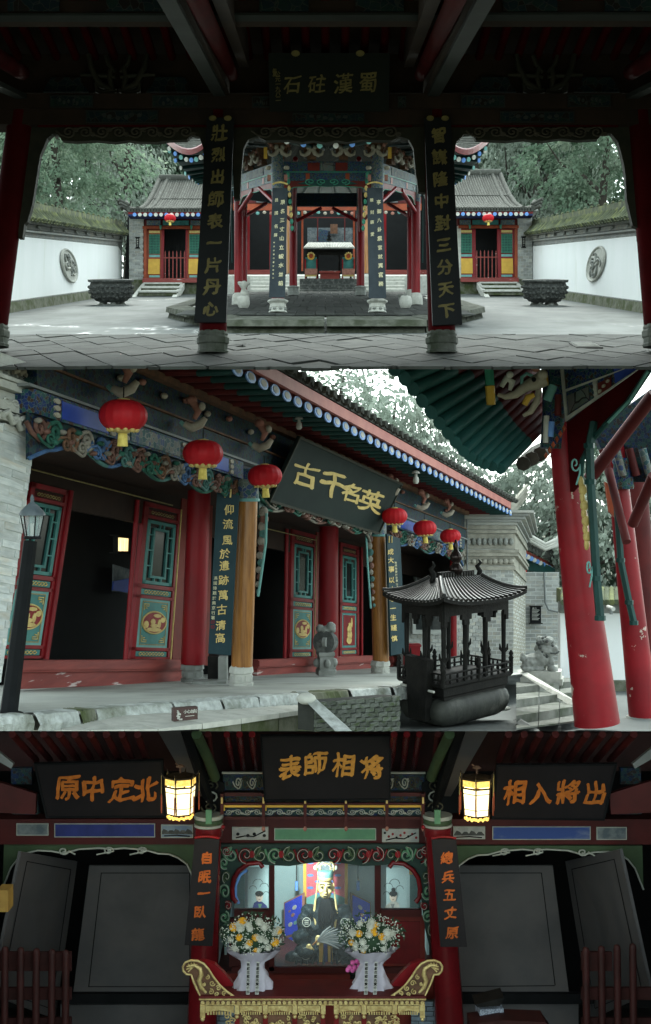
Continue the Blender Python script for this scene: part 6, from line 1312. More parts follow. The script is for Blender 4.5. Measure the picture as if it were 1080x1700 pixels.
# side bay valances
for s in (0, 1):
    f = lambda x: x if not s else 1072-x
    y_ = 2*s
    pts = [(6,1402),(322,1402),(322,1470),(318,1452),(310,1435),(295,1424),(280,1418),(262,1417),(240,1411),(205,1408),(185,1410),(165,1408),(130,1410),(105,1417),(85,1413),(62,1412),(45,1416),(30,1425),(18,1440),(10,1460),(4,1475)]
    cb([(f(x),y+y_) for x, y in pts], 19.6, M['mossgreen'], 'bay_valance', .1)
    MB().tube([P(f(x),y+y_,19.55) for x, y in pts[2:]], .016, 5).build('valance_outline', M['outline'], shr)
    for x in (105,180,235): q = QC(f(x)-9,1405+y_,f(x)+9,1420+y_,19.55); MB().tube([q.at(u,v,.01) for u, v in spiral(.5,.5,.5,.45,1.4,0,1 if x < 150 else -1,16,[(1.6 if x < 150 else -.6,.9)])], .014, 5).build('carved_scroll', M['outline'], shr)
    cb([(f(-30),1290),(f(60),1318),(f(58),1352),(f(-30),1348)], 18.6, M['shred'], 'tie_board', .1)
    cb([(f(-30),1225),(f(22),1268),(f(18),1276),(f(-30),1248)], 18.2, M['greyw'], 'slanting_board', .08)
    cr(f(30)-12,1275,f(30)+22,1302,19.4, M['caidark'], 'painted_block', .1); cr(f(35)-15,1320,f(35)+28,1352,19.4, M['caidark'], 'painted_block', .1)
    # beams running to the viewer
    A0 = [P(f(x),y,d) for x, y, d in ((262,1214.5,16.8),(299,1214.5,16.8),(336,1322,19.2),(324,1322,19.2))]; MB().slab(A0, (0,.1,.12)).build('soffit_board', M['panel'], shr)
    A0 = [P(f(x),y,d) for x, y, d in ((299,1214.5,16.82),(316,1214.5,16.82),(356,1352,19.2),(336,1324,19.2))]; MB().slab(A0, (0,.15,.1)).build('cross_beam', M['black'], shr)
    MB().tube([P(f(326),1219,16.9), P(f(346),1262,17.9), P(f(356),1290,18.6)], [.075,.08,.085], 10).build('purlin', M['mossgreen'], shr)
    for x0, x1 in ((345,352),(376,386),(397,404),(418,424)): MB().tube([P(f(x0),1219,17.4), P(f(x1),1275,20)], .05, 8).build('rafter', M['shcol'] if x0 > 370 else M['redd'], shr)
    for j in range(9): MB().tube([P(f(20+26*j),1219,17.4), P(f(60+23*j),1262,20)], .055, 7).build('rafter', M['redd'], shr)
    q = QC(min(f(330),f(366)),1290,max(f(330),f(366)),1352,19.1)
    for v in (.2,.5,.8): MB().tube([q.at(a,b,.02) for a, b in spiral(.5,v,.4,.16,1.5,v*4,1 if s else -1,16)], .016, 5).build('corbel_scroll', M['outline'] if v == .5 else M['olive'], shr)
    cb([(f(340),1285),(f(372),1300),(f(372),1352),(f(348),1352)], 19.2, M['black'], 'corbel_board', .08)
cb([(-60,1216),(1140,1216),(1140,1280),(-60,1280)], 20.6, M['picket'], 'roof_boarding', .1)
# lattice rails over the niche
for y0, y1, m_ in ((1316,1322,'shred'),(1333,1336,'shred'),(1356,1361,'shred'),(1282,1285,'outline')): cr(368,y0,706,y1,19.1,M[m_],'lattice_rail',.06)
for y0, y1, m_ in ((1322,1333,'caidark'),(1341,1356,'caidark'),(1286,1312,'caidark')): cr(370,y0,704,y1,19.25,M[m_],'fret_panel',.05)
for x in (368,437,506,574,642,702):
    cr(x-2.5,1318,x+2.5,1372,19.0,M['shred'],'hanging_post',.08); MB().ball(P(x,1376,19), (.03,.03,.04), 8, 6).build('post_drop', M['pink'], shr)
    cr(x-1.5,1324,x+1.5,1334,18.95,M['gold'],'gilt_tab',.03)
for x0, x1 in ((371,434),(440,503),(509,571),(577,639),(645,700)):
    cr(x0,1337,x1,1340.5,19.05,M['yellow'],'yellow_bar',.04); cr(x0 if x0 < 500 else x1-2,1340,(x0 if x0 < 500 else x1-2)+2,1346,19.05,M['yellow'],'yellow_bar',.04)
    q = QC(x0,1342,x1,1355,19.24); scrolls(q, shr, [M['outline']], 4, .5, .09, .34, .008, o=.0, name='fret_scroll'); q = QC(x0,1323,x1,1332,19.24); scrolls(q, shr, [M['olive']], 4, .5, .09, .34, .008, o=.0, name='fret_scroll')
for x0, x1 in ((389,436),(640,690)): q = QC(x0,1287,x1,1312,19.24); scrolls(q, shr, [M['outline'],M['olive']], 4, .5, .12, .4, .012, o=.0, name='fret_scroll')
# carved niche frame
M['arch'] = mat('dark_green_carving', (.02,.045,.035), (.014,.03,.025), 4, .55)
fr = [(364,1402),(718,1402),(718,1540),(712,1570),(706,1545),(700,1500),(694,1470),(688,1448),(676,1436),(660,1431),(640,1436),(600,1438),(575,1434),(541,1430),(505,1434),(480,1438),(440,1436),(422,1430),(406,1435),(394,1448),(388,1470),(384,1500),(378,1545),(372,1570),(364,1540)]
cb(fr, 19.3, M['arch'], 'carved_frame', .08)
MB().tube([P(x,y,19.25) for x, y in ((392,1498),(386,1490),(385,1475),(388,1458),(397,1444),(412,1434),(430,1432),(436,1440))], .04, 7).build('red_scroll', M['shcol'], shr)
MB().tube([P(1082-x,y,19.25) for x, y in ((392,1498),(386,1490),(385,1475),(388,1458),(397,1444),(412,1434),(430,1432),(436,1440))], .04, 7).build('red_scroll', M['shcol'], shr)
MB().tube([P(x,y,19.28) for x, y in ((396,1500),(391,1488),(391,1470),(398,1453),(410,1444))], .025, 6).build('blue_edging', M['bluep'], shr)
q = QC(372,1403,710,1434,19.27)
for i in range(14):
    u = (i+.5)/14; d = 1 if i < 7 else -1; m_ = (M['mossgreen'],M['shcol'])[i % 2] if 3 < i < 10 else (M['ltgreen'],M['shcol'],M['mossgreen'])[i % 3]
    MB().tube([q.at(a,b,.02) for a, b in spiral(u,.5,.036,.42,1.5,math.pi*(.5 if i % 2 else -.5),d*(1 if i % 2 else -1),18,[(u-.05*d,.2),(u-.03*d,.8)])], .022, 6).build('arch_scroll', m_, shr)
    MB().tube([q.at(a,b,.045) for a, b in spiral(u,.5,.04,.46,1.2,math.pi*(.5 if i % 2 else -.5),d*(1 if i % 2 else -1),16)], .006, 4).build('scroll_outline', M['outline'], shr)
    if i % 2: q.disc(MB(), u+.03, .45, .014, .2, .02, .05, 7).build('red_leaf', M['red'], shr)
for s in (0,1):
    f = lambda x: x if not s else 1082-x
    for j, (x, y, rx, ry, m_) in enumerate(((376,1412,9,8,'shcol'),(372,1432,8,10,'ltgreen'),(376,1455,7,10,'mossgreen'),(373,1480,9,14,'ltgreen'),(378,1503,6,7,'red'),(372,1522,9,10,'ltgreen'),(368,1545,5,12,'mossgreen'))):
        q = QC(f(x)-10,y-10,f(x)+10,y+10,19.26); MB().tube([q.at(a,b,.02) for a, b in spiral(.5,.5,rx/20,ry/20,1.4,j,-1 if s else 1,18)], .02, 6).build('arch_scroll', M[m_], shr); MB().tube([q.at(a,b,.04) for a, b in spiral(.5,.5,rx/18,ry/18,1.1,j,-1 if s else 1,16)], .006, 4).build('scroll_outline', M['outline'], shr)
# niche: timber mullions, dado, lit back wall, panes
for x0, x1 in ((446,455),(622,632)): cr(x0,1430,x1,1612,19.5,M['shred'],'mullion',.12)
cr(388,1511,447,1525,19.5,M['shred'],'niche_rail',.12); cr(631,1511,700,1522,19.5,M['shred'],'niche_rail',.12); cr(384,1606,720,1616,19.5,M['shred'],'niche_rail',.12)
cr(632,1522,705,1606,19.55,M['redb'],'dado_panel',.08); cr(380,1525,447,1606,19.55,M['shred'],'dado_panel',.08); cr(640,1530,697,1600,19.53,M['shcol'],'dado_inset',.03)
cr(376,1616,724,1850,19.6,M['redb'],'altar_wall',.1)
M['nicheback'] = mat('pale_niche_wall', (.36,.47,.47), (.31,.42,.42), 1, .8)
cr(360,1424,730,1612,21.9,M['nicheback'],'niche_back',.1)
for x in (372,708): cr(x,1424,x+4,1612,20.6,M['nicheback'],'niche_cheek',1.2)
cb([(360,1611),(730,1611),(730,1616),(360,1616)],19.9,M['shred'],'niche_floor',2.0)
for y in (1436,): cr(455,y,622,y+1,21.88,M['stone'],'painted_line',.01)
glass = bpy.data.materials.new('case_glass'); glass.use_nodes = True; g_ = glass.node_tree.nodes['Principled BSDF']; g_.inputs['Base Color'].default_value = (.8,.9,.9,1); g_.inputs['Roughness'].default_value = .02; g_.inputs['Alpha'].default_value = .07
for x0, y0, x1, y1 in ((455,1430,622,1606),(388,1428,446,1511),(632,1428,694,1511)): cr(x0,y0,x1,y1,19.56,glass,'glass_pane',.012)
for s in (0,1):                                        # portraits behind the side panes
    f = lambda x: x if not s else 1086-x
    q = QC(min(f(411),f(445)),1440,max(f(411),f(445)),1512,21.0); o = q.rect(MB(), 0,0,1,1,-.02,0).build('portrait_panel', M['nicheback'], shr)
    X = (lambda u: u) if not s else (lambda u: .9-u)
    q.poly(MB(), [(X(.2),1),(X(.3),.82),(X(.5),.76),(X(.72),.8),(X(.92),.88),(X(1.0),1)], 0, .006).build('painted_robe', M['navy'] if not s else M['palest'], o)
    q.poly(MB(), [(X(.5),.84),(X(.58),.98),(X(.7),.84)], .006, .009).build('painted_collar', M['ltgreen'] if not s else M['greyw'], o)
    q.disc(MB(), X(.57),.67,.17,.12,.006,.012).build('painted_face', mat('painted_skin', (.62,.5,.4), None, 6, .7) if not s else bpy.data.materials['painted_skin'], o); q.disc(MB(), X(.56),.6,.2,.065,.012,.016).build('painted_hair', M['black'], o)
    if s: q.disc(MB(), X(.56),.51,.1,.05,.01,.015).build('painted_topknot', M['black'], o)
    for u in (.5,.64): q.disc(MB(), X(u),.665,.025,.008,.012,.015,8).build('painted_eye', M['black'], o)
    q.rect(MB(), X(.57)-.04,.73,X(.57)+.04,.74,.012,.015).build('painted_mouth', M['redd'], o)
    for u, v, r in ((.25,.5,.18),(.5,.38,.25),(.8,.45,.2),(.9,.62,.14)):
        e = MB(); q.tube(e, [(X(u)+r*math.cos(g*.35), v-r*.45*math.sin(g*.35)) for g in range(10)], .004, .004, 4); e.build('cloud_line', M['iron'], o)
    cr(f(399)-8,1424,f(399)+8,1452,21.2,M['yellow'],'yellow_strip',.02); cr(f(397)-9,1452,f(397)+9,1512,21.3,M['teal'],'teal_curtain',.02)  # plain yellow strip above a teal curtain behind each side pane
# hangings and painted screens behind the statue
q = QC(503,1426,577,1530,21.3); o = q.rect(MB(), 0,0,1,1,-.02,0).build('cloth_hanging', mat('red_cloud_cloth', (.62,.14,.16), (.52,.1,.13), 6, .8), shr)
for u in (0,.93): q.rect(MB(), u,0,u+.07,1,0,.006).build('yellow_border', M['yellow'], o)
for j in range(14): q.disc(MB(), .16+.17*(j % 2)+(.0 if j < 7 else .45), .06+.1*(j % 7), .075, .022, 0, .006, 10).build('blue_cloud', M['bluep'], o)
q.poly(MB(), [(.07,.62),(.3,.55),(.5,.62),(.7,.55),(.93,.62),(.93,1),(.07,1)], 0, .008).build('wave_pattern', M['tealp'], o)
for sx in (0,1):
    g = (lambda x: x) if not sx else (lambda x: 1086-x)
    for pts in ([(473,1500),(501,1486),(501,1546),(473,1554)], [(472,1560),(500,1549),(500,1590),(470,1590)]):
        q = Qp(*[(g(x),y) for x, y in pts], 21.5, 21.1); o = q.rect(MB(), -.08,-.05,1.08,1.05,-.03,0).build('screen_frame', M['pink'] if not sx else M['brown'], shr); q.rect(MB(), 0,0,1,1,0,.01).build('screen_panel', mat('bright_blue_screen', (.02,.05,.62), (.015,.04,.5), 3, .5) if 'bright_blue_screen' not in bpy.data.materials else bpy.data.materials['bright_blue_screen'], o)
        for u, v, r, m_ in ((.6,.25,.12,'palest'),(.5,.45,.1,'pink'),(.35,.7,.12,'palest'),(.65,.7,.1,'tealp'),(.3,.3,.06,'pink')): q.disc(MB(), u, v, r, r*.55, .01, .02, 9).build('painted_flower', M[m_], o)
    MB().tube([P(g(492),1436,21.2), P(g(492),1462,21.2)], .008, 5).build('pendant_cord', M['iron'], shr); MB().tube([P(g(492),1463,21.2), P(g(492),1478,21.2)], .03, 8).build('pendant_tassel', M['bluep'], shr)
# statue
stt = thing('seated_statue', 'bearded gilt-faced statue in dark robes holding a feather fan inside the glazed niche', 'statue', P(540,1608,20.6)); d = 20.6; k = d/F
q_ = lambda x, y, dd=0: P(x, y, d)+V((0,dd,0))
M['robe'] = mat('dark_blue_robe', (.010,.018,.021), (.006,.011,.013), 3, .5, .1, spec=.1, dirt=(.03,.042,.046), dsc=3, dlo=.56, dhi=.64)
sculpt('body', [(q_(540,1520),(30*k,18*k,22*k)),(q_(540,1540),(34*k,20*k,26*k)),(q_(540,1565),(42*k,24*k,20*k)),(q_(513,1513),(14*k,13*k,12*k)),(q_(568,1513),(14*k,13*k,12*k)),(q_(504,1530,-.05),(13*k,13*k,18*k)),(q_(577,1530,-.05),(13*k,13*k,18*k)),(q_(500,1550,-.15),(16*k,14*k,13*k)),(q_(580,1550,-.12),(16*k,14*k,12*k)),(q_(508,1570,-.22),(20*k,22*k,11*k)),(q_(574,1570,-.22),(20*k,22*k,11*k)),(q_(506,1592,-.28),(20*k,12*k,22*k)),(q_(576,1592,-.28),(20*k,12*k,22*k)),(q_(540,1592,-.1),(26*k,16*k,20*k)),(q_(540,1500),(17*k,11*k,13*k)),(q_(486,1582,-.22),(14*k,12*k,10*k)),(q_(478,1598,-.2),(14*k,10*k,10*k))], M['robe'], stt, 2*k, .03, 7)
for j in range(12):
    x = 497+8*j+(4 if j > 5 else 0); MB().tube([q_(x,1560+(j % 3)*4,-.32), q_(x+(x-540)*.12,1585,-.42), q_(x+(x-540)*.2,1606,-.42)], [.6*k,2.2*k,1.6*k], 6).build('robe_fold', M['robe'], stt)
for s in (-1,1):
    for j in range(4): MB().tube([q_(540+s*(26+2*j),1512+6*j,-.12), q_(540+s*(38+j),1528+7*j,-.16), q_(540+s*(28-j),1546+6*j,-.24)], [.6*k,1.9*k,.6*k], 6).build('sleeve_fold', M['robe'], stt)
M['giltface'] = mat('gilt_face', (.72,.58,.27), (.62,.48,.2), 3, .35, .05, metal=.3)
sculpt('head', [(q_(540,1473),(12.5*k,13*k,17*k)),(q_(540,1482,-.03),(10*k,11*k,9*k)),(q_(540,1473,-.14),(2.2*k,3*k,5*k)),(q_(540,1478,-.15),(3*k,2.5*k,1.8*k)),(q_(535,1466,-.115),(5*k,3*k,1.6*k)),(q_(545,1466,-.115),(5*k,3*k,1.6*k)),(q_(533,1477,-.1),(3.6*k,3*k,3*k)),(q_(547,1477,-.1),(3.6*k,3*k,3*k)),(q_(527,1474),(2*k,3*k,6*k)),(q_(553,1474),(2*k,3*k,6*k)),(q_(540,1486,-.12),(4*k,2*k,1.4*k))], M['giltface'], stt, .9*k)
for x in (534.5,545.5):
    MB().ball(q_(x,1469.5,-.135), (3*k,.012,1.1*k), 8, 5).build('eye', M['black'], stt); MB().tube([q_(x-4,1465,-.135), q_(x,1463.6,-.145), q_(x+4,1465,-.135)], .8*k, 5).build('eyebrow', M['black'], stt)
MB().tube([q_(536,1484,-.155), q_(540,1483,-.165), q_(544,1484,-.155)], .9*k, 5).build('moustache', M['black'], stt)
for j in range(9):
    x = 529+2.75*j; MB().tube([q_(534+1.5*j,1489,-.13), q_(x,1505,-.2), q_(x-1+j*.25,1528+4*math.sin(j*.4*math.pi/1.6),-.22)], [2.2*k,2.1*k,.8*k], 6).build('beard_strand', M['black'], stt)
MB().lathe(q_(540,1459), [(13.2*k,0),(13.8*k,3*k),(13*k,5*k)], 18).build('crown_band', M['giltface'], stt); MB().lathe(q_(540,1455), [(13*k,0),(13.5*k,6*k),(12.5*k,9*k),(11*k,10*k)], 18).build('cap', M['tealp'], stt)
for j in range(7): g = math.pi*(j-3)/8; MB().ball(q_(540+17*math.sin(g)*1.1, 1445-10*math.cos(g), .02), (3*k,2*k,4*k), 8, 6).build('crown_lobe', M['outline'], stt)
qc = Quad(q_(523,1427,.0), q_(557,1427,.0), q_(555,1455,.03), q_(525,1455,.03)); qc.disc(MB(), .5,.5,.48,.5,-.03,.0,20).build('crown_plate', M['ink'], stt); e = MB(); qc.ring(e, .5,.5,.46,.47,.012,.01); e.build('crown_ring', M['golddull'], stt); e = MB(); qc.ring(e, .5,.5,.28,.3,.01,.01); e.build('crown_ring', M['golddull'], stt)
for j in range(6): g = math.pi*j/3; MB().tube([qc.at(a,b,.012) for a, b in spiral(.5+.3*math.cos(g),.5+.3*math.sin(g),.11,.12,1.2,g,1,10)], .007, 4).build('crown_scroll', M['cream'], stt)
for s in (-1,1): MB().tube([q_(540+13*s,1460,-.02), q_(540+15*s,1480,-.04), q_(540+19*s,1512,-.1), q_(540+15*s,1535,-.15)], [1*k,1.2*k,2.5*k,2*k], 6).build('robe_lapel', M['giltface'], stt)
for x0, x1 in ((533,531),(547,549)): MB().slab([q_(x0-3.5,1553,-.3), q_(x0+3.5,1553,-.3), q_(x1+4,1606,-.34), q_(x1-4,1606,-.34)], (0,.03,0)).build('gilt_sash', M['yellow'], stt)
MB().slab([q_(537,1555,-.29), q_(543,1555,-.29), q_(543,1606,-.33), q_(537,1606,-.33)], (0,.03,0)).build('blue_sash', M['navy'], stt)
for cx, cy, r in ((509,1523,7),(571,1523,6),(508,1570,9),(566,1590,8),(524,1594,7)):
    q = Quad(q_(cx-r,cy-r,-.34 if cy > 1550 else -.22), q_(cx+r,cy-r,-.34 if cy > 1550 else -.22), q_(cx+r,cy+r,-.4 if cy > 1550 else -.26), q_(cx-r,cy+r,-.4 if cy > 1550 else -.26)); e = MB(); q.ring(e, .5,.5,.48,.48,.006,.01); e.build('robe_emblem_ring', M['outline'], stt)
    for v in (.3,.5,.7): q.rect(MB(), .25,v-.035,.75,v+.035,0,.012).build('robe_emblem_bar', M['outline'], stt)
# hands: a palm with five bent fingers each
def hand(c, s, dirv, m, par):
    sculpt('hand', [(c,(5*k,3*k,4.5*k)),(c+V((0,.0,3*k)),(4*k,3*k,3*k))]+[(c+V(((j-1.5)*2.3*k, -2.2*k-t*1.1*k, -3*k-t*2.3*k)), (1.25*k,1.3*k,1.6*k)) for j in range(4) for t in range(3-(j in (0,3)))]+[(c+V((s*(5+1.2*t)*k, -1.5*k, -1.5*k*t)), (1.4*k,1.3*k,1.5*k)) for t in range(3)], m, par, .55*k)
M['feather'] = mat('grey_feather', (.13,.15,.15), (.08,.095,.1), 12, .8)
hand(q_(513,1561,-.34), 1, 0, M['giltface'], stt); hand(q_(528,1547,-.34), 1, 0, M['giltface'], stt)
for j in range(11):
    g = math.radians(-58+9.5*j*.95); L = 48-.9*abs(j-5); a = q_(526,1549,-.38); b = q_(526+L*math.cos(g)*.98, 1549+L*math.sin(g)*.55-3, -.36-.01*j)
    MB().tube([a, a.lerp(b,.5)+V((0,0,2.5*k)), b], [1.1*k,2.3*k,1.2*k], 5).build('fan_feather', M['feather'] if j % 2 else M['greyw'], stt)
MB().tube([q_(519,1556,-.38), q_(527,1548,-.38)], 1.6*k, 6).build('fan_handle', M['wood'], stt)
MB().ball(q_(500,1574,-.3), (15*k,10*k,5*k), 12, 6).build('cuff_fold', M['feather'], stt)
# light inside the niche
al = bpy.data.lights.new('niche_lamp', 'SPOT'); al.energy = 50; al.color = (.82,1,.98); al.spot_size = math.radians(100); al.spot_blend = .6; al.shadow_soft_size = .06
ao = bpy.data.objects.new('niche_lamp', al); COL.objects.link(ao); ao.location = P(489,1434,19.85); ao.rotation_euler = (P(552,1500,21.5)-ao.location).to_track_quat('-Z','Y').to_euler()

# name boards
def nb(name, label, tl, tr, br, bl, d, txt, xs, y, size, m, sk=0, w=1, hooks=()):
    q = Qp(tl,tr,br,bl,d,d); q2 = Quad(q.c[0]-V((0,.25,0)), q.c[1]-V((0,.25,0)), q.c[2], q.c[3]); t = thing(name, label, 'signboard', q2.at(.5,1))
    q2.rect(MB(), 0,0,1,1,-.05,0).build('board', M['shboard'], t); f = MB(); q2.frame(f, 0,0,1,1,.03,0,.012); f.build('board_frame', M['black'], t)
    for i, ch in enumerate(txt): q2.charpx(ch, xs[i], y[i], size, m, t, .003, .008, .032, .07, .06, sk, w=w)
    return t, q2
M['ogold'] = mat('bright_orange_gilt', (.62,.30,.06), (.5,.22,.04), 18, .4, .3)
M['ogold2'] = mat('burnt_orange_gilt', (.42,.13,.022), (.33,.095,.016), 12, .5, .2)
nb('signboard', 'central black shrine name board with four gold-orange characters above the niche', (433,1215.5),(648,1215.5),(648,1328),(438,1330), 18.4, '表師相将', (481,524,569,617), (1275,1267,1270,1274), 40, M['ogold'])
nb('signboard', 'black shrine name board ending with the character for north, beside a lit lantern', (62,1262),(274,1256),(276,1357),(76,1358), 18.6, '原中定北', (112,154,202,241), (1309,1309,1311,1311), 43, M['ogold2'])
nb('signboard', 'black shrine name board beginning with the character for minister, beside a lit lantern', (820,1264),(1018,1262),(1003,1362),(816,1360), 18.6, '相入將出', (853,897,943,987), (1315,1316,1315,1316), 41, M['ogold2'])
M['orangetxt'] = mat('orange_lettering', (.48,.115,.018), (.36,.08,.014), 12, .45, .1)
for label, tl, tr, br, bl, txt, xs, ys, sz in (('long black couplet board of orange characters on the shrine column above the unwrapped end of the pale bouquet','','','','','',0,0,0),): pass
for label, tl, tr, br, bl, txt, xs, ys in (('black couplet board with a dragon as last orange character, on a shrine column',(323,1392),(364,1393),(352,1571),(306,1569),'自眠一臥龍',(343,340,338,332,328),(1424,1456,1483,1514,1551)), ('black couplet board with plain as last orange character, on a shrine column',(716,1393),(757,1393),(775,1572),(731,1572),'總兵五丈原',(741,743,746,748,750),(1424,1456,1486,1516,1549))):
    q = Qp(tl,tr,br,bl,18.35); t = thing('couplet_board', label, 'couplet board', q.at(.5,1), 'couplets of the shrine'); q.rect(MB(), 0,0,1,1,-.06,0).build('board', M['shboard'], t)
    for i, ch in enumerate(txt): q.charpx(ch, xs[i], ys[i], 22, M['orangetxt'], t, .003, .008, .03, .06, .05)
    MB().tube([q.at(u,-.01-.015*math.sin(math.pi*u),.02) for u in (0,.25,.5,.75,1)], .02, 6).build('hanging_bracket', M['red'], t)

# palace lanterns
glow2 = mat('lit_lantern_silk', (1,.86,.5), (1,.78,.38), 6, .5, emis=.42); glow3 = mat('lit_gauze', (.9,.62,.16), (.75,.45,.08), 30, .5, emis=.22)
M['lampwood'] = mat('dark_lantern_wood', (.05,.028,.012), (.03,.018,.009), 5, .45)
for cx, cy, lab in ((299,1325,'lit six-sided palace lantern beside the name board ending with north'),(791,1327,'lit six-sided palace lantern hanging beside the name board beginning with minister')):
    dl = 17.3; k = dl/F; c = P(cx,cy,dl); t = thing('palace_lantern', lab, 'lantern', P(cx,cy+40,dl), 'palace lanterns of the shrine'); ph = .35
    def hx(r, z, j): g = ph+math.pi/3*j; return c+V((math.cos(g)*r*k, math.sin(g)*r*k, z*k))
    for j in range(6):
        for r0, r1, z0, z1, m_, nm in ((22.5,26,-24,20,glow2,'lit_panel'),(27,26.5,24,35,glow3,'gauze_panel')):
            a, b, e, f = hx(r0,z0,j), hx(r0,z0,j+1), hx(r1,z1,j+1), hx(r1,z1,j); MB().sheet([a.lerp(b,.06),a.lerp(b,.94),f.lerp(e,.94),f.lerp(e,.06)]).build(nm, m_, t)
        for r0, z0, r1, z1 in ((22.5,-26,27,38),): MB().tube([hx(r0,z0,j), hx(r1,z1,j)], 1.3*k, 5).build('corner_bar', M['lampwood'], t)
        for r, z, w in ((22.5,-25,1.4),(23,-14,.7),(26,21,1.6),(25.3,12,.7),(27,36,1.8)): MB().tube([hx(r,z,j), hx(r,z,j+1)], w*k, 5).build('cross_bar', M['lampwood'], t)
        MB().tube([hx(27,37,j), hx(31,40,j), hx(32,44,j)], [1.4*k,1.2*k,.5*k], 6).build('upturned_corner', M['lampwood'], t)
        MB().tube([hx(32,40,j), hx(32,10,j)], .35*k, 4).build('tassel_cord', M['gold'], t); MB().lathe(hx(32,-22,j), [(.8*k,0),(1.3*k,6*k),(1.2*k,28*k),(.4*k,32*k)], 7).build('tassel', M['orange'], t)
        for q in range(5): MB().ball(hx(21,-29-2*(q % 2),j).lerp(hx(21,-29-2*(q % 2),j+1),q/5), (2.4*k,1*k,3*k), 6, 4).build('fringe_fret', glow3, t)
    MB().lathe(c, [(27*k,36*k),(20*k,39*k),(6*k,42*k)], 6, sm=False, ph=ph).build('cap', M['lampwood'], t)
    MB().tube([c+V((0,0,40*k)), c+V((0,0,52*k)), c+V((-8*k,0,58*k))], 1.6*k, 6).build('hook', M['brown'], t); MB().lathe(c+V((0,0,50*k)), [(2*k,0),(8*k,2*k),(3*k,6*k)], 10).build('hook_rose', M['brown'], t)
    pl = bpy.data.lights.new('lantern_light', 'POINT'); pl.energy = 4.2; pl.color = (1,.72,.36); pl.shadow_soft_size = .12; po = bpy.data.objects.new('lantern_light', pl); COL.objects.link(po); po.location = c-V((0,0,34*k))

# altar table
alt = thing('altar_table', 'gilded carved altar table with dragon scroll wings and red sides in front of the niche', 'table', P(518,1790,16.6)); dA = 16.6; k = dA/F
cr(330,1654,707,1659.5,dA,M['redd'],'tabletop',.6,alt)
cr(332,1660,705,1668,dA+.02,M['brown'],'frieze_ground',.06,alt); q = QC(332,1660,705,1668,dA+.01)
for i in range(44): q.disc(MB(), (i+.5)/44, .5, .009, .4, 0, .014+.008*(i % 2), 6).build('frieze_carving', M['gilt'], alt)
cr(330,1658.5,707,1660.5,dA-.02,M['gilt'],'gilt_moulding',.06,alt); cr(332,1667.5,705,1669,dA-.01,M['gilt'],'gilt_moulding',.06,alt)
posts = (336,393,440,489,536,558,604,655,701)
for i, x in enumerate(posts):
    cr(x-4,1669,x+4,1690 if i in (0,8) else 1684,dA-.02,M['gilt'],'pilaster_head',.05,alt)
    if i not in (0,8): cr(x-4,1684,x+4,2020,dA+.0,M['shcol'],'leg',.08,alt)
    MB().ball(P(x,1688 if i not in (0,8) else 1692,dA-.02), (3.5*k,.03,3.5*k), 8, 6).build('pilaster_drop', M['gilt'], alt)
for a, b in zip(posts, posts[1:]):
    if b-a < 25: continue
    q = QC(a+5,1669,b-5,1684,dA+.02); q.poly(MB(), [(0,0),(1,0),(1,.8),(.85,.62),(.5,.5),(.15,.62),(0,.8)], 0, .02).build('apron_board', M['gilt'], alt)
    for j in range(9): q.rect(MB(), .06+.1*j,.6,.12+.1*j,.95,.005,.03).build('apron_tooth', M['gilt'], alt)
    if a > 390 and b < 660:
        cr(a+4,1684,b-4,1760,dA+.04,M['brown'],'panel_ground',.04,alt); q = QC(a+5,1685,b-5,1715,dA+.03)
        for j in range(16): u, v = R.uniform(.06,.94), R.uniform(.02,.95); MB().tube([q.at(*p_, .012) for p_ in spiral(u,v,.1,.14,1.1,R.uniform(0,6),1,9)], .012, 5).build('panel_carving', M['gilt'], alt)
for s in (0,1):
    f = lambda x: x if not s else 1037-x
    wing = [(391,1656),(376,1646),(364,1635),(354,1622),(346,1609),(338,1600),(328,1595),(316,1594.5),(307,1598),(303,1605),(304,1612),(309,1617.5),(317,1618),(321,1630),(327,1643),(333,1656)]
    cb([(f(x),y) for x, y in wing], dA+.06, M['brown'], 'wing_ground', .05, alt)
    MB().tube([P(f(x),y,dA+.03) for x, y in wing]+[P(f(391),1656,dA+.03)], 1.9*k, 7).build('wing_rim', M['gilt'], alt)
    MB().tube([P(f(x),y,dA+.03) for x, y in ((312,1604),(322,1602),(332,1608),(334,1618),(330,1628),(334,1640),(342,1648))], [2*k,3*k,3.6*k,4*k,4*k,3.4*k,2*k], 8).build('dragon_body', M['gilt'], alt)
    for j in range(7): g = math.pi*(.75+.17*j); MB().tube([P(f(319),1607,dA+.035), P(f(319+10*math.cos(g)),1607+9*math.sin(g),dA+.03)], [.8*k,1.5*k], 5).build('mane_ray', M['gilt'], alt)
    for x, y, r in ((344,1622,4),(352,1632,5),(362,1640,4.5),(372,1648,4),(350,1646,5),(360,1650,4),(338,1634,3),(384,1653,2.5)):
        q = QC(f(x)-r,y-r,f(x)+r,y+r,dA+.03); MB().tube([q.at(*p_, .01) for p_ in spiral(.5,.5,.5,.5,1.3,x,-1 if s else 1,14)], 1.1*k, 5).build('wing_scroll', M['gilt'], alt)
    cb([(f(x),y) for x, y in ((330,1597),(342,1596),(356,1601),(372,1616),(392,1640),(402,1655),(391,1656),(376,1646),(364,1635),(354,1622),(346,1609),(338,1600))], dA+.35, M['red'], 'red_side_cloth', .1, alt)
    q = QC(min(f(372),f(390)),1684,max(f(372),f(390)),1720,dA+.01)
    for j in range(7): MB().tube([q.at(*p_, .01) for p_ in spiral((.3+.4*(j % 2)),.1+.13*j,.35,.12,1.2,j,1 if s else -1,10)], 1.2*k, 5).build('bracket_carving', M['gilt'], alt)
q = QC(341,1670,393,1790,19.3); 
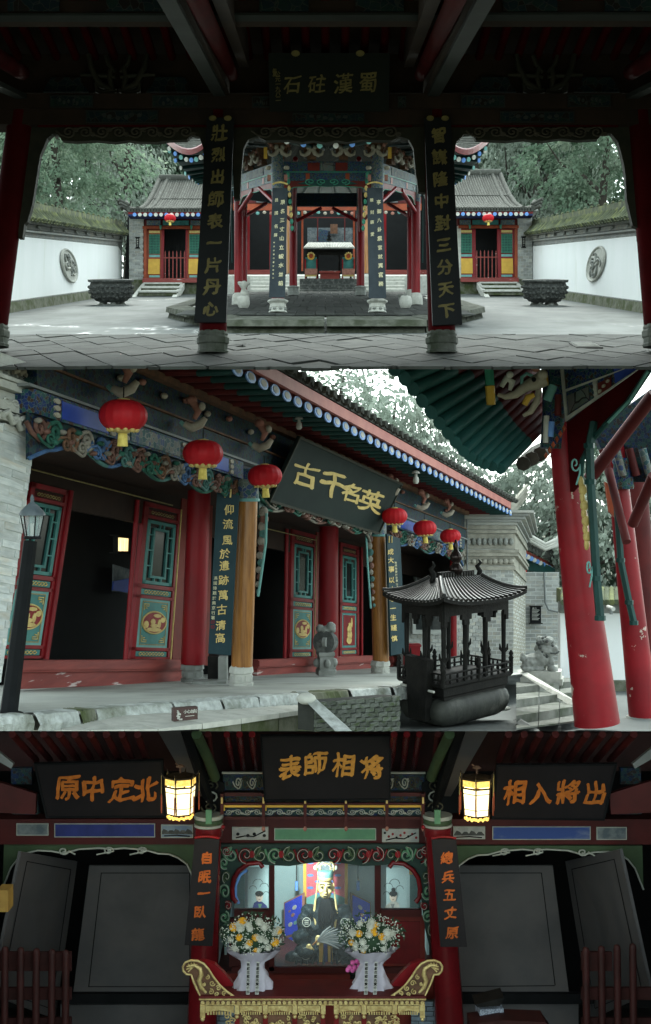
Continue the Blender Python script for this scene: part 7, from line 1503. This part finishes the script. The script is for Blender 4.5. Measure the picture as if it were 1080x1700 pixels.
for x0, x1 in ((338,396),(682,736)): brickwall(shr, P(x0,1760,19.2), (1,0,0), V((0,0,1)), (0,-1,0), (x1-x0)*19.2/F, 100*19.2/F, .24, .078, mat('blue_grey_brick', (.17,.22,.26), (.13,.17,.2), 3, .8, .2, rv=.15) if 'blue_grey_brick' not in bpy.data.materials else bpy.data.materials['blue_grey_brick'], M['mortard'], gap=.008, dep=.03)

# bouquets
M['paper'] = mat('lilac_white_paper', (.48,.46,.52), (.4,.38,.44), 4, .7, .15)
M['wflower'] = mat('white_chrysanthemum', (.6,.6,.52), (.5,.5,.42), 9, .8); M['yflower'] = mat('yellow_chrysanthemum', (.80,.45,.03), (.68,.34,.02), 9, .8)
M['sprig'] = mat('dark_sprig', (.03,.06,.03), (.02,.045,.025), 5, .8); M['tiny'] = mat('tiny_white_blossom', (.55,.58,.5), None, 8, .8)
def bouquet(cx, cy, flip, label, seed):
    rg = random.Random(seed); dB = 16.9; k = dB/F; t = thing('flower_bouquet', label, 'bouquet', P(cx,1655,dB), 'bouquets on the altar')
    def ring(yy, w, n=28, amp=.08, dep=.55): return [P(cx,yy,dB)+V((math.cos(2*math.pi*j/n)*w*k*(1+amp*math.sin(j*2.1+seed+yy*.13)), math.sin(2*math.pi*j/n)*w*k*dep*(1+amp*math.sin(j*2.1+seed+yy*.13)), amp*12*k*math.sin(j*1.7+seed))) for j in range(n)]
    for rows_, nm in ((((1656,21),(1648,21),(1625,18),(1603,14)),'inner_wrap'), (((1642,31),(1630,28),(1614,22),(1601,17),(1594,19),(1586,29),(1574,42)),'outer_wrap')):
        rs = [ring(y, w, 28, .2 if nm == 'outer_wrap' else .06) for y, w in rows_]; v = [p for r in rs for p in r]; n = 28
        MB().add(v, [(i*n+j,i*n+(j+1) % n,(i+1)*n+(j+1) % n,(i+1)*n+j) for i in range(len(rs)-1) for j in range(n)], True).build(nm, M['paper'], t)
    for s, xx, yy, a_, b_ in () and ((-1,30,1582,13,10),(1,30,1584,12,9),(-1,20,1592,10,7),(1,22,1594,9,7),(1 if not flip else -1,27,1612,7,9),(1 if not flip else -1,24,1626,8,8)): MB().ball(P(cx+s*xx,yy,dB-.1), (a_*k,7*k,b_*k), 10, 7).build('paper_fold', M['paper'], t)
    for x0, x1 in ((cx-8,cx-9),(cx+8,cx+6)):
        a = [P(x0-2.5,1597,dB-.2), P(x0+2.5,1597,dB-.2), P(x1+3,1651,dB-.25), P(x1-3,1651,dB-.25)]; o = MB().slab(a, (0,.006,0)).build('ribbon', M['palest'], t); q = Quad(*a)
        q.small('敬獻花籃先賢千古', .5,.08,.92,.045, M['iron'], o, .004)
    MB().ball(P(cx,1556,dB), (40*k,22*k,26*k), 16, 10).build('leaf_mass', M['sprig'], t)
    def on(u, v, r=1.0): return P(cx+44*u*r, 1552+29*v*r, dB-.2*math.sqrt(max(0,1-.8*(u*u+v*v))))
    for i in range(26):
        for _ in range(30):
            u, v = rg.uniform(-1,1), rg.uniform(-.85,.95)
            if u*u+v*v < 1: break
        yel = (i % 3 == 0) if not flip else (i % 4 == 0)
        r = rg.uniform(5.2,7.6)*k; c = on(u, v); ns = rg.randint(12,15); mb = MB()
        for q in range(3):
            for j in range(ns):
                g = 2*math.pi*(j+.5*q)/ns; rr = r*(1-.28*q); nrm = V((math.cos(g), -.35-.45*q, math.sin(g))).normalized(); tg = V((-math.sin(g),0,math.cos(g)))
                b = c+V((0,-.25*q*r,0)); mb.add([b-tg*r*.07, b+tg*r*.07, b+nrm*rr+tg*r*.13, b+nrm*rr*1.08, b+nrm*rr-tg*r*.13], [(0,1,2,3,4)])
        mb.ball(c-V((0,.35*r,0)), r*.45, 7, 5); mb.build('chrysanthemum', M['yflower'] if yel else M['wflower'], t)
    mb = MB(); mg = MB()
    for i in range(420):
        g = rg.uniform(0,6.28); rr = rg.uniform(.7,1.22) if i % 3 else rg.uniform(.2,1.1); u, v = rr*math.cos(g), rr*math.sin(g)*.95-.08; p = on(u, v)+V((0,rg.uniform(-.12,.05),0)); mb.ball(p, rg.uniform(.7,1.5)*k, 5, 4)
    for i in range(160):
        g = rg.uniform(0,6.28); rr = rg.uniform(.6,1.28); p = on(rr*math.cos(g), rr*math.sin(g)-.05); a = rg.uniform(0,6.28); e = V((math.cos(a),rg.uniform(-.5,.5),math.sin(a)))*rg.uniform(3,7)*k; w = V((-e.z,0,e.x))*.3; mg.sheet([p-e,p+w,p+e,p-w])
    mb.build('tiny_blossoms', M['tiny'], t, kind='stuff'); mg.build('small_leaves', M['sprig'], t, kind='stuff')
bouquet(420, 1552, 0, 'paper-wrapped bouquet with many yellow chrysanthemums, on the altar end under the dragon couplet', 3)
bouquet(616, 1552, 1, 'paper-wrapped chrysanthemum bouquet with mostly white flowers, beside the pink blossoms', 8)
pk = thing('pink_flower_vase', 'small dark vase of round pink blossoms behind the mostly white bouquet', 'vase', P(586,1655,17.4)); k = 17.4/F
MB().lathe(P(588,1655,17.4), [(9*k,0),(12*k,12*k),(8*k,26*k),(7*k,36*k),(9*k,40*k)], 12).build('body', M['iron'], pk)
M['pinkf'] = mat('pink_blossom', (.72,.16,.42), (.6,.1,.34), 9, .8)
for x, y in ((580,1606),(585,1598),(592,1596),(588,1606),(596,1604),(598,1597),(577,1610),(585,1611),(594,1611)): MB().ball(P(x,y,17.2), 4.1*k, 9, 7).build('blossom', M['pinkf'], pk); MB().tube([P(x,y,17.2), P(588,1622,17.4)], .5*k, 4).build('stem', M['sprig'], pk)
# dark picket screens, yellow box, wrapped parcel
for s, label in ((0,'dark red picket screen before the wall panel under the board ending with north'),(1,'dark red picket screen before the wall panel under the board beginning with minister')):
    t = thing('picket_screen', label, 'screen', P(65 if not s else 1025,1790,17.6), 'picket screens of the shrine'); k = 17.6/F
    for j in range(4 if s else 5):
        x = (972+26*j) if s else (8+26*j-3*(j == 4)); y = (1572-2*j) if s else (1571+1.5*j); MB().tube([P(x+(4 if s else -3),1950,17.6), P(x,y+8,17.6), P(x,y+2,17.6), P(x,y,17.6)], [6.5*k,6*k,5*k,1.5*k], 10).build('picket', M['picket'], t)
    x0, x1 = (965,1100) if s else (-20,118)
    for y0, y1 in ((1581,1612),(1640,1660),(1690,1780)): cr(x0,y0,x1 if not (s and y0 < 1600) else 1016,y1,17.75,M['picket'],'rail',.05,t)
cr(-6,1478,13,1514,18,mat('dull_yellow_box', (.42,.26,.06), (.34,.2,.05), 4, .6),'yellow_box',.3).name = 'yellow_box'
yb = bpy.data.objects['yellow_box']; yb.parent = None; yb.location = ORG['shrine_room']; tag(yb, 'small dull yellow box on the wall at the outer edge of the shrine', 'box')
t = thing('cloth_parcel', 'speckled white cloth parcel standing by the right shrine column foot', 'parcel', P(811,1696,17.2)); k = 17.2/F
MB().box(P(812,1682,17.2), (40*k,.3,28*k), .1).build('body', mat('speckled_cloth', (.36,.4,.46), (.06,.07,.09), 60, .9), t); MB().slab([P(788,1668,17.0), P(836,1656,17.0), P(830,1670,17.0), P(792,1672,17.0)], (0,.35,0)).build('dark_lid', M['iron'], t)
MB().slab([P(780,1701,16.8), P(830,1694,16.8), P(905,1697,16.8), P(920,1720,16.8), P(780,1720,16.8)], (0,.4,0)).solo('red_table_edge', M['picket'], 'rounded red table edge under the speckled parcel', 'table')
# ================================================================== TREES
def crown_mesh(name, m, seed, H=10.0, Rr=3.4, n=260, leaf=(.10,.34), per=58, droop=1.0, top=.12):
    rg = random.Random(seed); v, f = [], []
    for c in range(n):
        t = rg.random()**.85; a = rg.uniform(0,6.283); z = H*(top+(1-top)*t)
        rad = Rr*(math.sin(math.pi*min(1,(.12+.88*(1-t))))**.6)*(.35+.65*(rg.random()**.5))*(.8+.35*math.sin(a*3+z*1.3))
        cc = V((math.cos(a)*rad, math.sin(a)*rad, z)); cr_ = rg.uniform(.35,.8)
        for q in range(per):
            o = V((rg.gauss(0,.5), rg.gauss(0,.5), rg.gauss(0,.38)))*cr_; p = cc+o
            L = rg.uniform(*leaf); dr = V((o.x*.6+rg.gauss(0,.35)+math.cos(a)*.4, o.y*.6+rg.gauss(0,.35)+math.sin(a)*.4, -droop*rg.uniform(.3,1.2)+rg.gauss(0,.25))).normalized()*L
            s = dr.cross(V((rg.gauss(0,1),rg.gauss(0,1),rg.gauss(0,1)))).normalized()*L*.24
            i = len(v); v += [p, p+dr*.45+s, p+dr, p+dr*.45-s]; f.append((i,i+1,i+2,i+3))
    me = bpy.data.meshes.new(name); me.from_pydata(v, [], f); me.materials.append(m); me.update(); return me
CM = [crown_mesh('crown', M['leaf'], 1, leaf=(.16,.42)), crown_mesh('crown', M['leaf'], 2, Rr=4.0, n=300, leaf=(.14,.36), droop=.5), crown_mesh('crown', M['leafhaze'], 3, Rr=3.8, n=170, per=40, leaf=(.14,.36), droop=1.2), crown_mesh('crown', M['leafhaze'], 4, Rr=3.8, n=80, per=34, leaf=(.16,.34), droop=.3)]
def trunk_mesh(seed, H=10.0):
    rg = random.Random(seed); mb = MB(); mb.tube([V((rg.gauss(0,.06)*i, rg.gauss(0,.06)*i, H*i/6)) for i in range(7)], [.32,.27,.23,.19,.14,.09,.03], 9)
    return mb.mesh('trunk', M['bark'])
def limb_mesh(seed, H=10.0):
    rg = random.Random(seed+50); mb = MB(); a = rg.uniform(0,6.28); z = H*rg.uniform(.25,.5); mb.tube([V((0,0,z)), V((math.cos(a)*1.0,math.sin(a)*1.0,z+.9)), V((math.cos(a)*2.2,math.sin(a)*2.2,z+1.5)), V((math.cos(a+.3)*3.1,math.sin(a+.3)*3.1,z+2.4))], [.13,.1,.06,.02], 7)
    return mb.mesh('limb', M['bark'])
TM = [trunk_mesh(i) for i in range(3)]; LM = [limb_mesh(i) for i in range(9)]
def tree(base, h, w, kind, label, group):
    t = thing('cypress_tree', label, 'tree', base, group); rz = R.uniform(0,6.28); S = Matrix.Diagonal((w,w,h,1)); B = Matrix.Translation(base) @ Matrix.Rotation(rz,4,'Z')
    inst('trunk', TM[R.randrange(3)], t, B @ S); inst('crown', CM[kind], t, B @ S)
    for i in range(3): inst('limb', LM[R.randrange(9)], t, B @ S)
# upper court
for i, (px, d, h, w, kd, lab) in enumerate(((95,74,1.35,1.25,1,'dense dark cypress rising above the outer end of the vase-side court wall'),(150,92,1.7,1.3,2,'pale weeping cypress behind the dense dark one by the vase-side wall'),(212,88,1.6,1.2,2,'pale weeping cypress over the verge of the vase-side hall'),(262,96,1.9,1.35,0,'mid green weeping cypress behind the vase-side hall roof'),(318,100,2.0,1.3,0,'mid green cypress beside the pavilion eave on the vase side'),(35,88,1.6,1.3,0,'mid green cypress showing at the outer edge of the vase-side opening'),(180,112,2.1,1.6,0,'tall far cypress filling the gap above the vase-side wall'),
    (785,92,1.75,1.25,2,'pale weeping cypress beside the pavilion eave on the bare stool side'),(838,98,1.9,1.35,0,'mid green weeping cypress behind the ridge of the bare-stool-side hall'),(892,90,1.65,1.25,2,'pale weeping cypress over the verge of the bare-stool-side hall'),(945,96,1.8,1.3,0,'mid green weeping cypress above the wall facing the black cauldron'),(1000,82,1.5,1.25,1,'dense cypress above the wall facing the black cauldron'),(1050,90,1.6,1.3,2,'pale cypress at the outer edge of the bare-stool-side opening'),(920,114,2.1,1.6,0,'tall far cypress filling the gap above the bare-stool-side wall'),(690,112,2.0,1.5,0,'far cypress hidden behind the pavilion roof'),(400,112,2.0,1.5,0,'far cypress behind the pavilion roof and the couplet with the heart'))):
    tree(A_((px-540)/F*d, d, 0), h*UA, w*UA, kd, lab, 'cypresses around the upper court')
# lower court
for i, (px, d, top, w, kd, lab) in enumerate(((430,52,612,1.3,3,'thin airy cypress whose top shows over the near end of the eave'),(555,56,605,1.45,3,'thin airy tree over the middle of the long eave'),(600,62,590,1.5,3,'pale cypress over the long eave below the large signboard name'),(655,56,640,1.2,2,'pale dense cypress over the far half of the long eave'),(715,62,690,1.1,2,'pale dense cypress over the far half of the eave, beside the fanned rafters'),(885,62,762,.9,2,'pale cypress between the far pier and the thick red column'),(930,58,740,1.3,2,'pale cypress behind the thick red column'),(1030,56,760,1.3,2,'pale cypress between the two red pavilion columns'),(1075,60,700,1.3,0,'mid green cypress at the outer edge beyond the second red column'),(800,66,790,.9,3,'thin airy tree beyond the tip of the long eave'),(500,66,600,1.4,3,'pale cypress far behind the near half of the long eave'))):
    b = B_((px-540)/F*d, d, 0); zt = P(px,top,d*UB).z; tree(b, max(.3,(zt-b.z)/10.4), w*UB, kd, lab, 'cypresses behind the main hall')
